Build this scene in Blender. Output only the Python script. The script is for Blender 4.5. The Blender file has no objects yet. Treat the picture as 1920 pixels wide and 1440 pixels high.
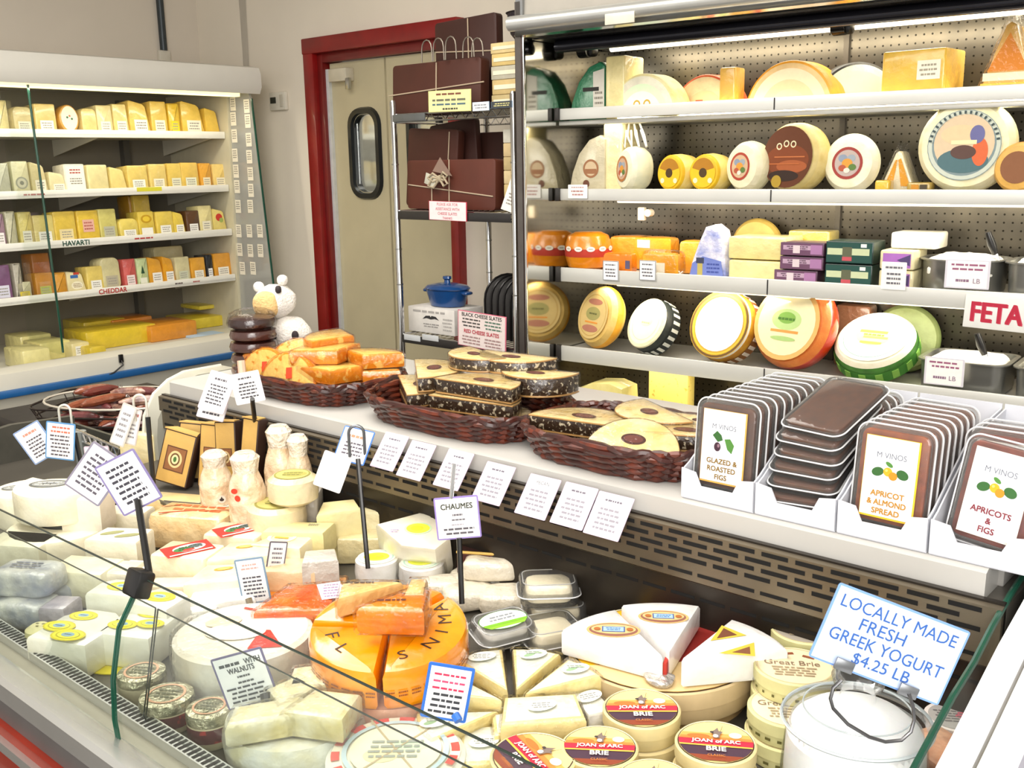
import bpy, bmesh, math, random
from math import radians, sin, cos, pi, tan, atan2, sqrt
from mathutils import Matrix, Vector, noise as mnoise

random.seed(11)
SC = bpy.context.scene
COL = SC.collection

# ---------------------------------------------------------------- camera
EYE = Vector((0, 0, 1.55))
FPX, YAW, PITCH, ROLL = 1902.5, radians(-41.109), radians(12.2685), radians(.9446)
_f = Vector((sin(YAW)*cos(PITCH), cos(YAW)*cos(PITCH), -sin(PITCH)))
_r = Vector((cos(YAW), -sin(YAW), 0))
_d = _f.cross(_r)
CR = _r*cos(ROLL) + _d*sin(ROLL)
CD = -_r*sin(ROLL) + _d*cos(ROLL)
cam_data = bpy.data.cameras.new('camera')
cam_data.sensor_width = 36
cam_data.lens = 36*FPX/1920
cam_data.clip_start = .05
cam = bpy.data.objects.new('camera', cam_data)
COL.objects.link(cam)
m3 = Matrix((CR, -CD, -_f)).transposed()
cam.matrix_world = Matrix.Translation(EYE) @ m3.to_4x4()
SC.camera = cam

# ---------------------------------------------------------------- exposure, world, ceiling light
SC.view_settings.view_transform = 'Standard'
SC.view_settings.look = 'None'
SC.view_settings.exposure = 0.36
SC.view_settings.gamma = 1
SC.cycles.transparent_max_bounces = 32
SC.view_settings.use_curve_mapping = False
W = bpy.data.worlds.new('shop_world'); SC.world = W
W.use_nodes = True
W.node_tree.nodes['Background'].inputs[0].default_value = (1, .96, .9, 1)
W.node_tree.nodes['Background'].inputs[1].default_value = .62

def area(name, loc, size, energy, color=(1, .95, .88), target=None, rot=None):
    l = bpy.data.lights.new(name, 'AREA'); l.shape = 'RECTANGLE'
    l.size, l.size_y = size; l.energy = energy; l.color = color
    o = bpy.data.objects.new(name, l); COL.objects.link(o); o.location = loc
    if target is not None:
        o.rotation_euler = (Vector(target)-Vector(loc)).to_track_quat('-Z', 'Y').to_euler()
    elif rot: o.rotation_euler = rot
    return o
area('ceiling_panel_light', (-1.3, .6, 2.95), (2.4, 1.2), 42)
area('ceiling_panel_light', (-2.7, 1.3, 2.95), (1.8, 1.2), 50)
area('ceiling_panel_light', (.6, -.8, 2.9), (1.6, 1.6), 45, target=(-1.8, 2.2, .9))
area('front_fill_light', (.9, -1.5, 1.9), (2.6, 1.8), 75, (1, .97, .94), target=(-1.6, 1.4, .9))  # unseen soft fill, added behind the camera to brighten front faces

# ---------------------------------------------------------------- measuring on the photograph
def ray(px, py): return _f + CR*((px-960)/FPX) + CD*((py-720)/FPX)
def PZ(px, py, z):
    v = ray(px, py); return EYE + v*((z-EYE.z)/v.z)
def PY(px, py, y):
    v = ray(px, py); return EYE + v*(y/v.y)
def PX(px, py, x):
    v = ray(px, py); return EYE + v*(x/v.x)
def PD(px, py, d): return EYE + ray(px, py)*d
RZ0 = radians(41.109)          # turn about z that faces a thing to the viewer's side of the counter

# ---------------------------------------------------------------- materials
def lin(c):
    c = c/255
    return c/12.92 if c <= .04045 else ((c+.055)/1.055)**2.4
def rgb(h):
    if isinstance(h, str): h = tuple(int(h[i:i+2], 16) for i in (0, 2, 4))
    return (lin(h[0]), lin(h[1]), lin(h[2]), 1)
_mc = {}
def mat(color, rough=.5, metal=0, coat=0, bump=None, var=.12, scale=18, emit=0, c2=None, sss=0, vw=None):
    """procedural surface: base colour broken up by noise, optional bump (scale, strength)"""
    key = (color, rough, metal, coat, bump, var, scale, emit, c2, sss, vw)
    if key in _mc: return _mc[key]
    m = bpy.data.materials.new('surface'); m.use_nodes = True
    nt = m.node_tree; n = nt.nodes; L = nt.links; b = n['Principled BSDF']
    c = rgb(color)
    b.inputs['Roughness'].default_value = rough
    b.inputs['Metallic'].default_value = metal
    b.inputs['Coat Weight'].default_value = coat
    b.inputs['Coat Roughness'].default_value = .12
    b.inputs['Base Color'].default_value = c
    if sss: b.inputs['Subsurface Weight'].default_value = sss; b.inputs['Subsurface Scale'].default_value = .02
    if emit:
        b.inputs['Emission Color'].default_value = c; b.inputs['Emission Strength'].default_value = emit
    tc = n.new('ShaderNodeTexCoord')
    if var or c2:
        t = n.new('ShaderNodeTexNoise'); t.inputs['Scale'].default_value = scale; t.inputs['Detail'].default_value = 5
        L.new(tc.outputs['Object'], t.inputs['Vector'])
        mx = n.new('ShaderNodeMix'); mx.data_type = 'RGBA'
        cr = n.new('ShaderNodeValToRGB'); cr.color_ramp.elements[0].position = .35 if vw is None else vw
        cr.color_ramp.elements[1].position = .68 if vw is None else vw+.06
        L.new(t.outputs['Fac'], cr.inputs[0]); L.new(cr.outputs[0], mx.inputs['Factor'])
        mx.inputs['A'].default_value = c
        mx.inputs['B'].default_value = rgb(c2) if c2 else tuple(x*(1-var) for x in c[:3])+(1,)
        L.new(mx.outputs['Result'], b.inputs['Base Color'])
    if bump:
        t2 = n.new('ShaderNodeTexNoise'); t2.inputs['Scale'].default_value = bump[0]; t2.inputs['Detail'].default_value = 4
        L.new(tc.outputs['Object'], t2.inputs['Vector'])
        bp = n.new('ShaderNodeBump'); bp.inputs['Strength'].default_value = bump[1]; bp.inputs['Distance'].default_value = .01
        L.new(t2.outputs['Fac'], bp.inputs['Height']); L.new(bp.outputs['Normal'], b.inputs['Normal'])
    _mc[key] = m; return m
def paper(c): return mat(c, .6, var=.04, scale=30)
def ink(c): return mat(c, .7, var=.05, scale=60)
def rind(c, c2=None, rough=.5): return mat(c, rough, c2=c2, var=.18, scale=26, bump=(60, .25))
def wrap(c, c2=None, s=.6): return mat(c, .28, coat=.7, c2=c2, var=.14, scale=22, bump=(34, s))
def cut(c): return mat(c, .45, coat=.25, var=.1, scale=40, bump=(90, .15))
STEEL = mat('b8b8b4', .28, 1, var=.08, scale=8)
MIRROR = mat('d0cfc8', .09, 1, var=.05, scale=3)
CHROME = mat('d8d8d8', .12, 1, var=.03)
WHITE = mat('eeeeea', .4, coat=.2, var=.03, scale=6)
BLACK = mat('141313', .35, coat=.2, var=.2)
DARK = mat('2a2624', .5, var=.25)

def glassy(name, tint=(1, 1, 1), refl=.5, density=.0, edge=None, bump=None):
    """thin clear sheet or shell: mostly see-through, reflects more at grazing angles"""
    if name in _mc: return _mc[name]
    m = bpy.data.materials.new(name); m.use_nodes = True
    nt = m.node_tree; n = nt.nodes; L = nt.links; n.remove(n['Principled BSDF'])
    out = n['Material Output']
    tr = n.new('ShaderNodeBsdfTransparent'); tr.inputs[0].default_value = (*tint, 1)
    gl = n.new('ShaderNodeBsdfGlossy'); gl.inputs['Roughness'].default_value = .06
    df = n.new('ShaderNodeBsdfDiffuse'); df.inputs[0].default_value = (.85, .85, .83, 1)
    lw = n.new('ShaderNodeLayerWeight'); lw.inputs[0].default_value = .35
    mu = n.new('ShaderNodeMath'); mu.operation = 'MULTIPLY'; mu.inputs[1].default_value = refl
    L.new(lw.outputs['Fresnel'], mu.inputs[0])
    m1 = n.new('ShaderNodeMixShader'); m1.inputs[0].default_value = density
    L.new(tr.outputs[0], m1.inputs[1]); L.new(df.outputs[0], m1.inputs[2])
    m2 = n.new('ShaderNodeMixShader'); L.new(mu.outputs[0], m2.inputs[0])
    L.new(m1.outputs[0], m2.inputs[1]); L.new(gl.outputs[0], m2.inputs[2])
    if bump:
        tc = n.new('ShaderNodeTexCoord'); t2 = n.new('ShaderNodeTexNoise'); t2.inputs['Scale'].default_value = bump[0]
        L.new(tc.outputs['Object'], t2.inputs['Vector'])
        bp = n.new('ShaderNodeBump'); bp.inputs['Strength'].default_value = bump[1]; bp.inputs['Distance'].default_value = .01
        L.new(t2.outputs['Fac'], bp.inputs['Height']); L.new(bp.outputs['Normal'], gl.inputs['Normal']); L.new(bp.outputs['Normal'], lw.inputs['Normal'])
    L.new(m2.outputs[0], out.inputs[0])
    _mc[name] = m; return m
GLASS = glassy('clear_glass', (.97, .99, .975), .5, .0)
PANE = glassy('pane_glass', (.965, .98, .965), .16, .0)
FILM = glassy('clear_film', (.99, .99, .99), .55, .0, bump=(50, .8))
SHELL = glassy('clear_plastic', (.95, .95, .94), .8, .05, bump=(30, .15))
GEDGE = mat('124a38', .15, coat=.6, var=.2)

# ---------------------------------------------------------------- mesh builder
def T(x=0, y=0, z=0): return Matrix.Translation((x, y, z))
def R(a, ax='Z'): return Matrix.Rotation(a, 4, ax)
def S(x, y, z): return Matrix.Diagonal((x, y, z, 1))
def frame(o, x, y):
    x = Vector(x).normalized(); z = x.cross(Vector(y)).normalized(); y = z.cross(x)
    m = Matrix((x, y, z)).transposed().to_4x4(); m.translation = Vector(o); return m
def inset(p, d):
    n = len(p); o = []
    for i in range(n):
        a = Vector(p[i-1]); b = Vector(p[i]); c = Vector(p[(i+1) % n])
        e1 = (b-a); e2 = (c-b)
        if e1.length < 1e-7 or e2.length < 1e-7: o.append(tuple(b)); continue
        e1.normalize(); e2.normalize()
        n1 = Vector((-e1.y, e1.x)); n2 = Vector((-e2.y, e2.x))
        k = n1+n2
        q = k.dot(n1)
        o.append(tuple(b + k*(d/max(q, .45))) if q else tuple(b))
    return o
def rrect(w, h, r=0, n=4, cx=0, cy=0):
    if r <= 0: return [(cx-w/2, cy-h/2), (cx+w/2, cy-h/2), (cx+w/2, cy+h/2), (cx-w/2, cy+h/2)]
    r = min(r, w/2-1e-5, h/2-1e-5); o = []
    for (sx, sy, a0) in ((1, -1, -90), (1, 1, 0), (-1, 1, 90), (-1, -1, 180)):
        for i in range(n+1):
            a = radians(a0+90*i/n)
            o.append((cx+sx*(w/2-r)+r*cos(a), cy+sy*(h/2-r)+r*sin(a)))
    return o
def circ(r, n=40, a0=0, ry=None):
    return [(r*cos(a0+2*pi*i/n), (ry or r)*sin(a0+2*pi*i/n)) for i in range(n)]
def sector(r, a0, a1, n=None, tip=.0):
    """wedge outline: point at the origin, arc from a0 to a1 (degrees)"""
    n = n or max(4, int((a1-a0)/6))
    o = [(0, 0)] if a1-a0 < 359 else []
    return o+[(r*cos(radians(a0+(a1-a0)*i/n)), r*sin(radians(a0+(a1-a0)*i/n))) for i in range(n+1)]

class MB:
    def __init__(s): s.v = []; s.f = []; s.mi = []; s.mats = []
    def mid(s, m):
        if m not in s.mats: s.mats.append(m)
        return s.mats.index(m)
    def add(s, vs, fs, m, M=None):
        b = len(s.v)
        s.v += [tuple(M @ Vector(p)) if M else tuple(p) for p in vs]
        for i, f in enumerate(fs):
            s.f.append([b+k for k in f]); s.mi.append(s.mid(m[i] if isinstance(m, list) else m))
        return s
    def prism(s, out, z0, z1, m, top=None, bot=None, bev=0, M=None):
        n = len(out); bev = min(bev, (z1-z0)*.49)
        if bev > 0:
            i1 = inset(out, bev); mi2 = inset(out, bev*.3)
            rings = [(i1, z0), (mi2, z0+bev*.3), (out, z0+bev), (out, z1-bev), (mi2, z1-bev*.3), (i1, z1)]
        else: rings = [(out, z0), (out, z1)]
        vs = [(x, y, z) for (r, z) in rings for (x, y) in r]; fs = []; ms = []
        for k in range(len(rings)-1):
            for i in range(n):
                j = (i+1) % n
                fs.append((k*n+i, k*n+j, (k+1)*n+j, (k+1)*n+i)); ms.append(m)
        fs.append(tuple(range(n-1, -1, -1))); ms.append(bot or m)
        t = (len(rings)-1)*n
        fs.append(tuple(range(t, t+n))); ms.append(top or m)
        return s.add(vs, fs, ms, M)
    def box(s, c, d, m, bev=0, M=None, top=None):
        M2 = T(c[0], c[1], c[2]-d[2]/2)
        return s.prism(rrect(d[0], d[1], bev, 2), 0, d[2], m, top=top, bev=bev, M=(M @ M2) if M else M2)
    def lathe(s, prof, m, seg=40, M=None, cap0=True, cap1=True):
        """m: one material or one per profile segment (+bottom,+top caps use first/last)"""
        vs = []; fs = []; ms = []; k = len(prof)
        for (r, z) in prof:
            vs += [(r*cos(2*pi*i/seg), r*sin(2*pi*i/seg), z) for i in range(seg)]
        for a in range(k-1):
            for i in range(seg):
                j = (i+1) % seg
                fs.append((a*seg+i, a*seg+j, (a+1)*seg+j, (a+1)*seg+i)); ms.append(m[a] if isinstance(m, list) else m)
        if cap0: fs.append(tuple(range(seg-1, -1, -1))); ms.append(m[0] if isinstance(m, list) else m)
        if cap1: fs.append(tuple(range((k-1)*seg, k*seg))); ms.append(m[-1] if isinstance(m, list) else m)
        return s.add(vs, fs, ms, M)
    def tube(s, pts, r, m, seg=8, closed=False, M=None):
        pts = [Vector(p) for p in pts]; n = len(pts); vs = []; fs = []
        up = Vector((0, 0, 1)); prev = None
        for i in range(n):
            if closed: t = pts[(i+1) % n]-pts[i-1]
            else: t = pts[min(i+1, n-1)]-pts[max(i-1, 0)]
            t.normalize()
            if prev is None:
                a = t.cross(up)
                if a.length < .1: a = t.cross(Vector((1, 0, 0)))
            else: a = prev-t*prev.dot(t)
            if a.length < 1e-6: a = t.orthogonal()
            a.normalize(); prev = a; b = t.cross(a)
            rr = r[i] if isinstance(r, (list, tuple)) else r
            vs += [tuple(pts[i]+a*(rr*cos(2*pi*k/seg))+b*(rr*sin(2*pi*k/seg))) for k in range(seg)]
        for i in range(n if closed else n-1):
            j = (i+1) % n
            for k in range(seg):
                l = (k+1) % seg
                fs.append((i*seg+k, i*seg+l, j*seg+l, j*seg+k))
        if not closed:
            fs.append(tuple(range(seg-1, -1, -1))); fs.append(tuple(range((n-1)*seg, n*seg)))
        return s.add(vs, fs, m, M)
    def blob(s, d, m, e=.5, e2=None, nz=.0, ns=18, seg=28, M=None, seed=0, flat=False):
        """soft package: superellipsoid with noise; base rests on z=0 when flat"""
        vs = []; fs = []; rows = seg//2; e2 = e2 or e
        pw = lambda c, k: (abs(c)**k)*(1 if c >= 0 else -1)
        for i in range(rows+1):
            ph = -pi/2+pi*i/rows
            for j in range(seg):
                th = 2*pi*j/seg
                p = Vector((pw(cos(ph), e2)*pw(cos(th), e)*d[0]/2, pw(cos(ph), e2)*pw(sin(th), e)*d[1]/2, pw(sin(ph), e2)*d[2]/2))
                if nz:
                    q = mnoise.noise(p*ns+Vector((seed*3.7, seed, 1.3*seed))); p += p.normalized()*q*nz
                if flat: p.z = max(p.z, -d[2]/2)+d[2]/2
                vs.append(tuple(p))
        for i in range(rows):
            for j in range(seg):
                k = (j+1) % seg
                fs.append((i*seg+j, i*seg+k, (i+1)*seg+k, (i+1)*seg+j))
        return s.add(vs, fs, m, M)
    def build(s, name, parent=None, M=None, smooth=35):
        me = bpy.data.meshes.new(name)
        me.from_pydata(s.v, [], s.f)
        for m in s.mats: me.materials.append(m)
        me.polygons.foreach_set('material_index', s.mi)
        me.polygons.foreach_set('use_smooth', [True]*len(s.f))
        me.update()
        if smooth: me.set_sharp_from_angle(angle=radians(smooth))
        o = bpy.data.objects.new(name, me); COL.objects.link(o)
        if parent: o.parent = parent
        if M: o.matrix_local = M
        return o

# ---------------------------------------------------------------- lettering and printed artwork
_tc = {}
def textmesh(t):
    if t in _tc: return _tc[t]
    c = bpy.data.curves.new('lettering', 'FONT'); c.body = t.lstrip('*'); c.size = 1; c.align_x = 'CENTER'; c.align_y = 'CENTER'; c.resolution_u = 3
    o = bpy.data.objects.new('lettering', c); COL.objects.link(o)
    me = o.to_mesh()
    vs = [tuple(v.co) for v in me.vertices]; fs = [tuple(p.vertices) for p in me.polygons]
    o.to_mesh_clear(); bpy.data.objects.remove(o); bpy.data.curves.remove(c)
    if vs:
        x0 = min(v[0] for v in vs); x1 = max(v[0] for v in vs); y0 = min(v[1] for v in vs); y1 = max(v[1] for v in vs)
        vs = [(v[0]-(x0+x1)/2, v[1]-(y0+y1)/2, 0) for v in vs]; wd, ht = x1-x0, y1-y0
    else: wd = ht = 1
    _tc[t] = (vs, fs, wd, ht); return _tc[t]
def art(layers, mb=None, M=None, step=.00025):
    """print layers on the local xy plane, one above the other"""
    mb = mb or MB(); z = step
    for l in layers:
        k = l[0]; N = M or Matrix()
        def fill(p, c, zz): mb.add([(x, y, zz) for x, y in p], [tuple(range(len(p)))], ink(c), N)
        if k == 'c': fill([(l[1]+x, l[2]+y) for x, y in circ(l[3], 32)], l[4], z)
        elif k == 'e':
            a = radians(l[6]) if len(l) > 6 else 0
            fill([(l[1]+x*cos(a)-y*sin(a), l[2]+x*sin(a)+y*cos(a)) for x, y in circ(l[3], 26, 0, l[4])], l[5], z)
        elif k == 'ring':
            n = 36; vs = []
            for r in (l[3], l[4]): vs += [(l[1]+x, l[2]+y, z) for x, y in circ(r, n)]
            mb.add(vs, [(i, (i+1) % n, n+(i+1) % n, n+i)[::-1] for i in range(n)], ink(l[5]), N)
        elif k == 'r':
            a = radians(l[6]) if len(l) > 6 else 0
            fill([(l[1]+x*cos(a)-y*sin(a), l[2]+x*sin(a)+y*cos(a)) for x, y in rrect(l[3], l[4])], l[5], z)
        elif k == 'p': fill(l[1], l[2], z)
        elif k == 'band':      # stripe across a disc: x centre 0, y0..y1, radius
            _, r, y0, y1, c = l; p = []
            for i in range(9):
                y = y0+(y1-y0)*i/8; p.append((sqrt(max(r*r-y*y, 1e-8)), y))
            for i in range(8, -1, -1):
                y = y0+(y1-y0)*i/8; p.append((-sqrt(max(r*r-y*y, 1e-8)), y))
            fill(p, c, z)
        elif k == 't':
            _, x, y, h, t, c = l[:6]; a = radians(l[6]) if len(l) > 6 else 0; maxw = l[7] if len(l) > 7 else None
            vs, fs, wd, ht = textmesh(t); sc = h/.72; sx = sc
            if maxw and wd*sx > maxw: sx = maxw/wd
            for bx, by in (((-1, -1), (1, -1), (-1, 1), (1, 1)) if t[0] == '*' else ((0, 0),)):     # heavier strokes
                mb.add(vs, fs, ink(c), N @ T(x, y, z+.00002*(bx+2*by)) @ R(a) @ T(bx*.022*sc, by*.022*sc, 0) @ S(sx, sc, 1))
        elif k == 'lines':     # print too small to read: rows of short dashes
            _, x, y, w, h, n, c = l[:7]; rs = random.Random(int(abs(w*1e5))+n)
            for i in range(n):
                yy = y+h/2-h*(i+.5)/n; x0 = -w/2+rs.random()*w*.12; e = w/2-rs.random()*w*.12
                while x0 < e-.02*w:
                    ww = w*(.08+.16*rs.random()); ww = min(ww, e-x0)
                    mb.add([(x+a, yy+b, z) for a, b in ((x0, -h/n*.22), (x0+ww, -h/n*.22), (x0+ww, h/n*.22), (x0, h/n*.22))], [(0, 1, 2, 3)], ink(c), N)
                    x0 += ww+w*.035
        elif k == 'arc':       # letters round a circle, reading clockwise, tops outward
            _, r, h, t, c, a0, da = l[:7]
            for i, ch in enumerate(t):
                if ch == ' ': continue
                a = radians(a0-da*i); vs, fs, wd, ht = textmesh(ch)
                mb.add(vs, fs, ink(c), N @ R(a-pi/2) @ T(0, r, z) @ S(h/.72, h/.72, 1))
        z += step
    return mb

# ---------------------------------------------------------------- objects and their descriptions
def tag(o, label, cat, group=None, kind=None):
    if label: o['label'] = label
    if cat: o['category'] = cat
    if group: o['group'] = group
    if kind: o['kind'] = kind
    return o
def thing(name, label, cat, M, group=None):
    o = bpy.data.objects.new(name, None); COL.objects.link(o); o.empty_display_size = .05
    o.matrix_world = M; return tag(o, label, cat, group)
def place(loc, rz=0): return T(*loc) @ R(rz)
def struct(name, mb, M=None, smooth=35):
    o = mb.build(name, None, M, smooth); o['kind'] = 'structure'; return o
def clone(src, M, label=None, group=None):
    c = src.copy(); COL.objects.link(c); c.matrix_world = M
    if label: c['label'] = label
    if group: c['group'] = group
    for ch in list(src.children):
        d = ch.copy(); COL.objects.link(d); d.parent = c
        for g in list(ch.children):
            e = g.copy(); COL.objects.link(e); e.parent = d
    return c
# ================================================================ ROOM
YB, XL = 3.8, -5.9
wallm = mat('eee5d5', .85, var=.04, scale=3)
DX0, DX1, DZ = -4.72, -3.66, 2.16            # door opening
m = MB()
m.box(((XL+DX0)/2-.05, YB+.06, 1.5), (DX0-XL+.1, .12, 3.0), wallm)
m.box(((DX1+3.2)/2, YB+.06, 1.5), (3.2-DX1, .12, 3.0), wallm)
m.box(((DX0+DX1)/2, YB+.06, (DZ+3)/2), (DX1-DX0, .12, 3-DZ), wallm)
struct('wall_back', m)
m = MB(); m.box((XL-.06, 1.0, 1.5), (.12, 5.7, 3.0), mat('dcd3c5', .85, var=.04, scale=3)); struct('wall_left', m)
m = MB(); m.box((-1.35, .9, -.05), (9.3, 6.2, .1), mat('4a423c', .6, var=.25, scale=5)); struct('floor', m)
m = MB(); m.box((-1.35, .9, 3.05), (9.3, 6.2, .1), mat('e6e4de', .9, var=.03)); struct('ceiling', m)
# red door frame with swing door and porthole windows
red = mat('8e0d0c', .42, coat=.3, var=.25, scale=9)
redd = mat('74100e', .45, coat=.3, var=.25, scale=9)
m = MB()
for x, w in ((DX0, .085), (DX1, .055)):
    m.box((x-(.03 if x < -4 else -.02), YB-.02, DZ/2+.03), (w, .07, DZ+.06), red, .006)
    m.box((x+(.03 if x < -4 else -.005), YB+.05, DZ/2), (.05, .14, DZ), redd, .003)
m.box(((DX0+DX1)/2, YB-.024, DZ+.047), (DX1-DX0+.15, .07, .085), red, .006)
m.box(((DX0+DX1)/2, YB+.046, DZ-.02), (DX1-DX0-.05, .13, .05), redd, .003)
struct('trim_1', m)
doorm = mat('c2b898', .5, var=.08, scale=5)
gask = mat('11161a', .4, coat=.3, var=.1)
door = MB(); LX = ((DX0+.07, -4.20), (-4.185, DX1-.05))
def leaf(x0, x1, wx, mb):
    """door leaf with a rounded porthole cut through"""
    cx, cz, w, h = wx, 1.615, .19, .42
    outer = [(x0, .02), (x1, .02), (x1, DZ-.05), (x0, DZ-.05)]
    hole = rrect(w, h, .07, 5, cx, cz); n = len(hole)
    for yy, flip in ((YB+.02, 0), (YB+.06, 1)):
        vs = [(x, yy, z) for x, z in outer+hole]; q = n//4; fs = []
        # corner groups of the hole: BR, TR, TL, BL  -> outer index 1,2,3,0
        for g, oi in enumerate((1, 2, 3, 0)):
            for i in range(q-1): fs.append((oi, 4+g*q+i+1, 4+g*q+i))
            g2 = (g+1) % 4; fs.append((oi, (1, 2, 3, 0)[g2], 4+g2*q, 4+g*q+q-1))
        mb.add(vs, [f if flip else f[::-1] for f in fs], doorm)
    vs = [(x, YB+.02, z) for x, z in hole]+[(x, YB+.06, z) for x, z in hole]
    mb.add(vs, [(i, (i+1) % n, n+(i+1) % n, n+i)[::-1] for i in range(n)], gask)
    vs = [(x, YB+.02, z) for x, z in outer]+[(x, YB+.06, z) for x, z in outer]
    mb.add(vs, [(i, (i+1) % 4, 4+(i+1) % 4, 4+i) for i in range(4)], doorm)
leaf(LX[0][0], LX[0][1], -4.375, door); leaf(LX[1][0], LX[1][1], -3.905, door)
door_o = struct('door_1', door)
for wx in (-4.375, -3.905):
    m = MB(); a, b = rrect(.265, .50, .10, 6), rrect(.19, .425, .07, 6); n = len(a)
    vs = [(x, y, z) for z, o in ((0, a), (.02, inset(a, .008)), (.02, inset(b, -.004)), (0, b)) for x, y in o]
    fs = [(k*n+i, k*n+(i+1) % n, ((k+1) % 4)*n+(i+1) % n, ((k+1) % 4)*n+i) for k in range(4) for i in range(n)]
    m.add(vs, fs, gask, frame((wx, YB+.02, 1.615), (1, 0, 0), (0, 0, 1)))
    m.build('window_gasket', door_o)
    m = MB(); m.box((wx, YB+.04, 1.615), (.18, .004, .41), GLASS); m.build('window_glass', door_o)
m = MB(); m.box((DX0+.065, YB+.01, 1.05), (.03, .02, DZ-.1), mat('dfe3e6', .35, .3)); m.build('edge_strip', door_o)
m = MB(); m.box((DX0+.2, YB-.01, DZ-.12), (.15, .06, .07), mat('cfc7b2', .5), .006); m.box((DX0+.28, YB-.03, DZ-.17), (.03, .02, .06), STEEL, .003)
m.build('door_closer', door_o, None)
# what shows through the portholes: a storeroom with a steel cabinet
m = MB(); m.box((-4.2, YB+2.0, 1.4), (2.6, .08, 2.8), mat('dedcd2', .8)); struct('wall_storeroom_back', m)
m = MB(); m.box((-5.4, YB+1.0, 1.4), (.08, 2, 2.8), mat('dedcd2', .8)); struct('wall_storeroom_left', m)
m = MB(); m.box((-2.9, YB+1.0, 1.4), (.08, 2, 2.8), mat('dedcd2', .8)); struct('wall_storeroom_right', m)
m = MB(); m.box((-4.2, YB+1, 2.85), (2.6, 2, .08), mat('dedcd2', .8)); struct('ceiling_storeroom', m)
m = MB(); m.box((-4.2, YB+1.06, -.05), (2.6, 1.9, .1), mat('77706a', .8)); struct('floor_storeroom', m)
area('storeroom_lamp', (-4.2, YB+.9, 2.75), (.8, .8), 14)
sc_ = thing('storage_cabinet', 'grey steel cabinet seen through the door porthole', 'cabinet', T(-4.75, YB+1.3, 0))
MB().box((0, 0, .78), (1.5, .5, 1.56), mat('8d9294', .35, .5, var=.2, scale=6), .01).build('body', sc_)
for z in (.95, 1.2, 1.42): MB().box((0, -.26, z), (1.3, .02, .19), mat('a9adab', .35, .4, var=.1), .006).build('drawer', sc_)
MB().box((0, 0, 1.575), (1.56, .54, .03), mat('33373a', .4), .004).build('top', sc_)
# thermostat on the back wall, conduit on the left wall
t = thing('thermostat', 'white wall thermostat with small dark display between cheese case and red door frame', 'thermostat', T(*PY(526, 190, YB)))
MB().box((0, -.013, 0), (.155, .026, .105), mat('e3ded0', .5), .008).build('body', t)
MB().box((-.035, -.028, .006), (.05, .004, .035), mat('353830', .3)).build('display', t)
MB().box((.045, -.028, 0), (.03, .004, .07), mat('cfc9ba', .5), .001).build('cover', t)
c = thing('wall_conduit', 'dark grey conduit running up the left wall above the low cheese case', 'conduit', T(*PX(304, 95, XL)))
MB().lathe([(.022, 0), (.022, .64)], mat('3c4347', .4, .4), 16, T(.02, 0, 0)).build('pipe', c)
MB().box((.015, 0, -.05), (.03, .075, .1), mat('d7d2c4', .6), .004).build('box_cover', c)

# ================================================================ WALL CASE (left)
YE = 3.517
SHX = -5.25
LZ = [1.757, 1.455, 1.199, .930]          # rail tops
LY0 = 1.55
case = thing('wall_cheese_case', 'white open refrigerated wall case stacked with packed cheese, by the left wall', 'refrigerated case', T(-5.3, 2.5, 0))
Mi = T(5.3, -2.5, 0)
def cpart(mb, name, parent=None):
    o = mb.build(name, parent or case, None if parent else Mi); return o
cw = mat('e6e4da', .4, coat=.25, var=.04, scale=5)
cwin = mat('d9d4c3', .5, var=.06, scale=5)
cin = mat('8b8474', .6, var=.1, scale=4)
yc, yl = (YE+LY0)/2, YE-LY0
cpart(MB().box((XL+.03, yc, 1.15), (.04, yl, 1.9), cin), 'back_panel')
prof = [(-5.02, 1.975), (-4.965, 1.955), (-4.945, 1.99), (-4.945, 2.06), (-4.96, 2.095), (-5.0, 2.105), (-5.88, 2.105), (-5.88, 1.985), (-5.06, 1.985)]
def extr(mb, pr, y0, y1, mt):
    n = len(pr); vs = [(x, y, z) for y in (y0, y1) for x, z in pr]
    fs = [(i, (i+1) % n, n+(i+1) % n, n+i) for i in range(n)]+[tuple(range(n-1, -1, -1)), tuple(range(n, 2*n))]
    a = sum(pr[i][0]*pr[(i+1) % n][1]-pr[(i+1) % n][0]*pr[i][1] for i in range(n))
    if a > 0: fs = [f[::-1] for f in fs]
    mb.add(vs, fs, mt); return mb
cpart(extr(MB(), prof, LY0, YE+.05, cw), 'canopy')
cpart(MB().box((-5.04, yc, 1.955), (.05, yl-.1, .03), mat('f3e3a8', .4, emit=1.2)), 'light_tube')
l_ = area('canopy_lamp', (-5.0, 2.55, 1.94), (1.7, .08), 6, (1, .93, .75), target=(-5.25, 2.55, .9))
endp = [(-5.88, .45), (-4.95, .45), (-4.87, .62), (-4.895, .87), (-4.987, 1.93), (-5.02, 1.98), (-5.88, 1.98)]
endin = [(-5.88, .45), (-5.24, .45), (-5.2, 1.98), (-5.88, 1.98)]
cpart(extr(MB(), endin, YE-.012, YE+.025, mat('cfc8ae', .5, var=.06)), 'side_wall')
gl = cpart(extr(MB(), [(-5.235, .45), (-4.95, .45), (-4.87, .62), (-4.895, .87), (-4.987, 1.93), (-5.02, 1.98), (-5.195, 1.98)], YE, YE+.012, glassy('end_panel_glass', (.80, .82, .80), .35, .30)), 'side_glass')
cpart(MB().tube([(-4.87, YE+.006, .62), (-4.895, YE+.006, .87), (-4.987, YE+.006, 1.93)], .007, GEDGE), 'glass_edge')
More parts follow.
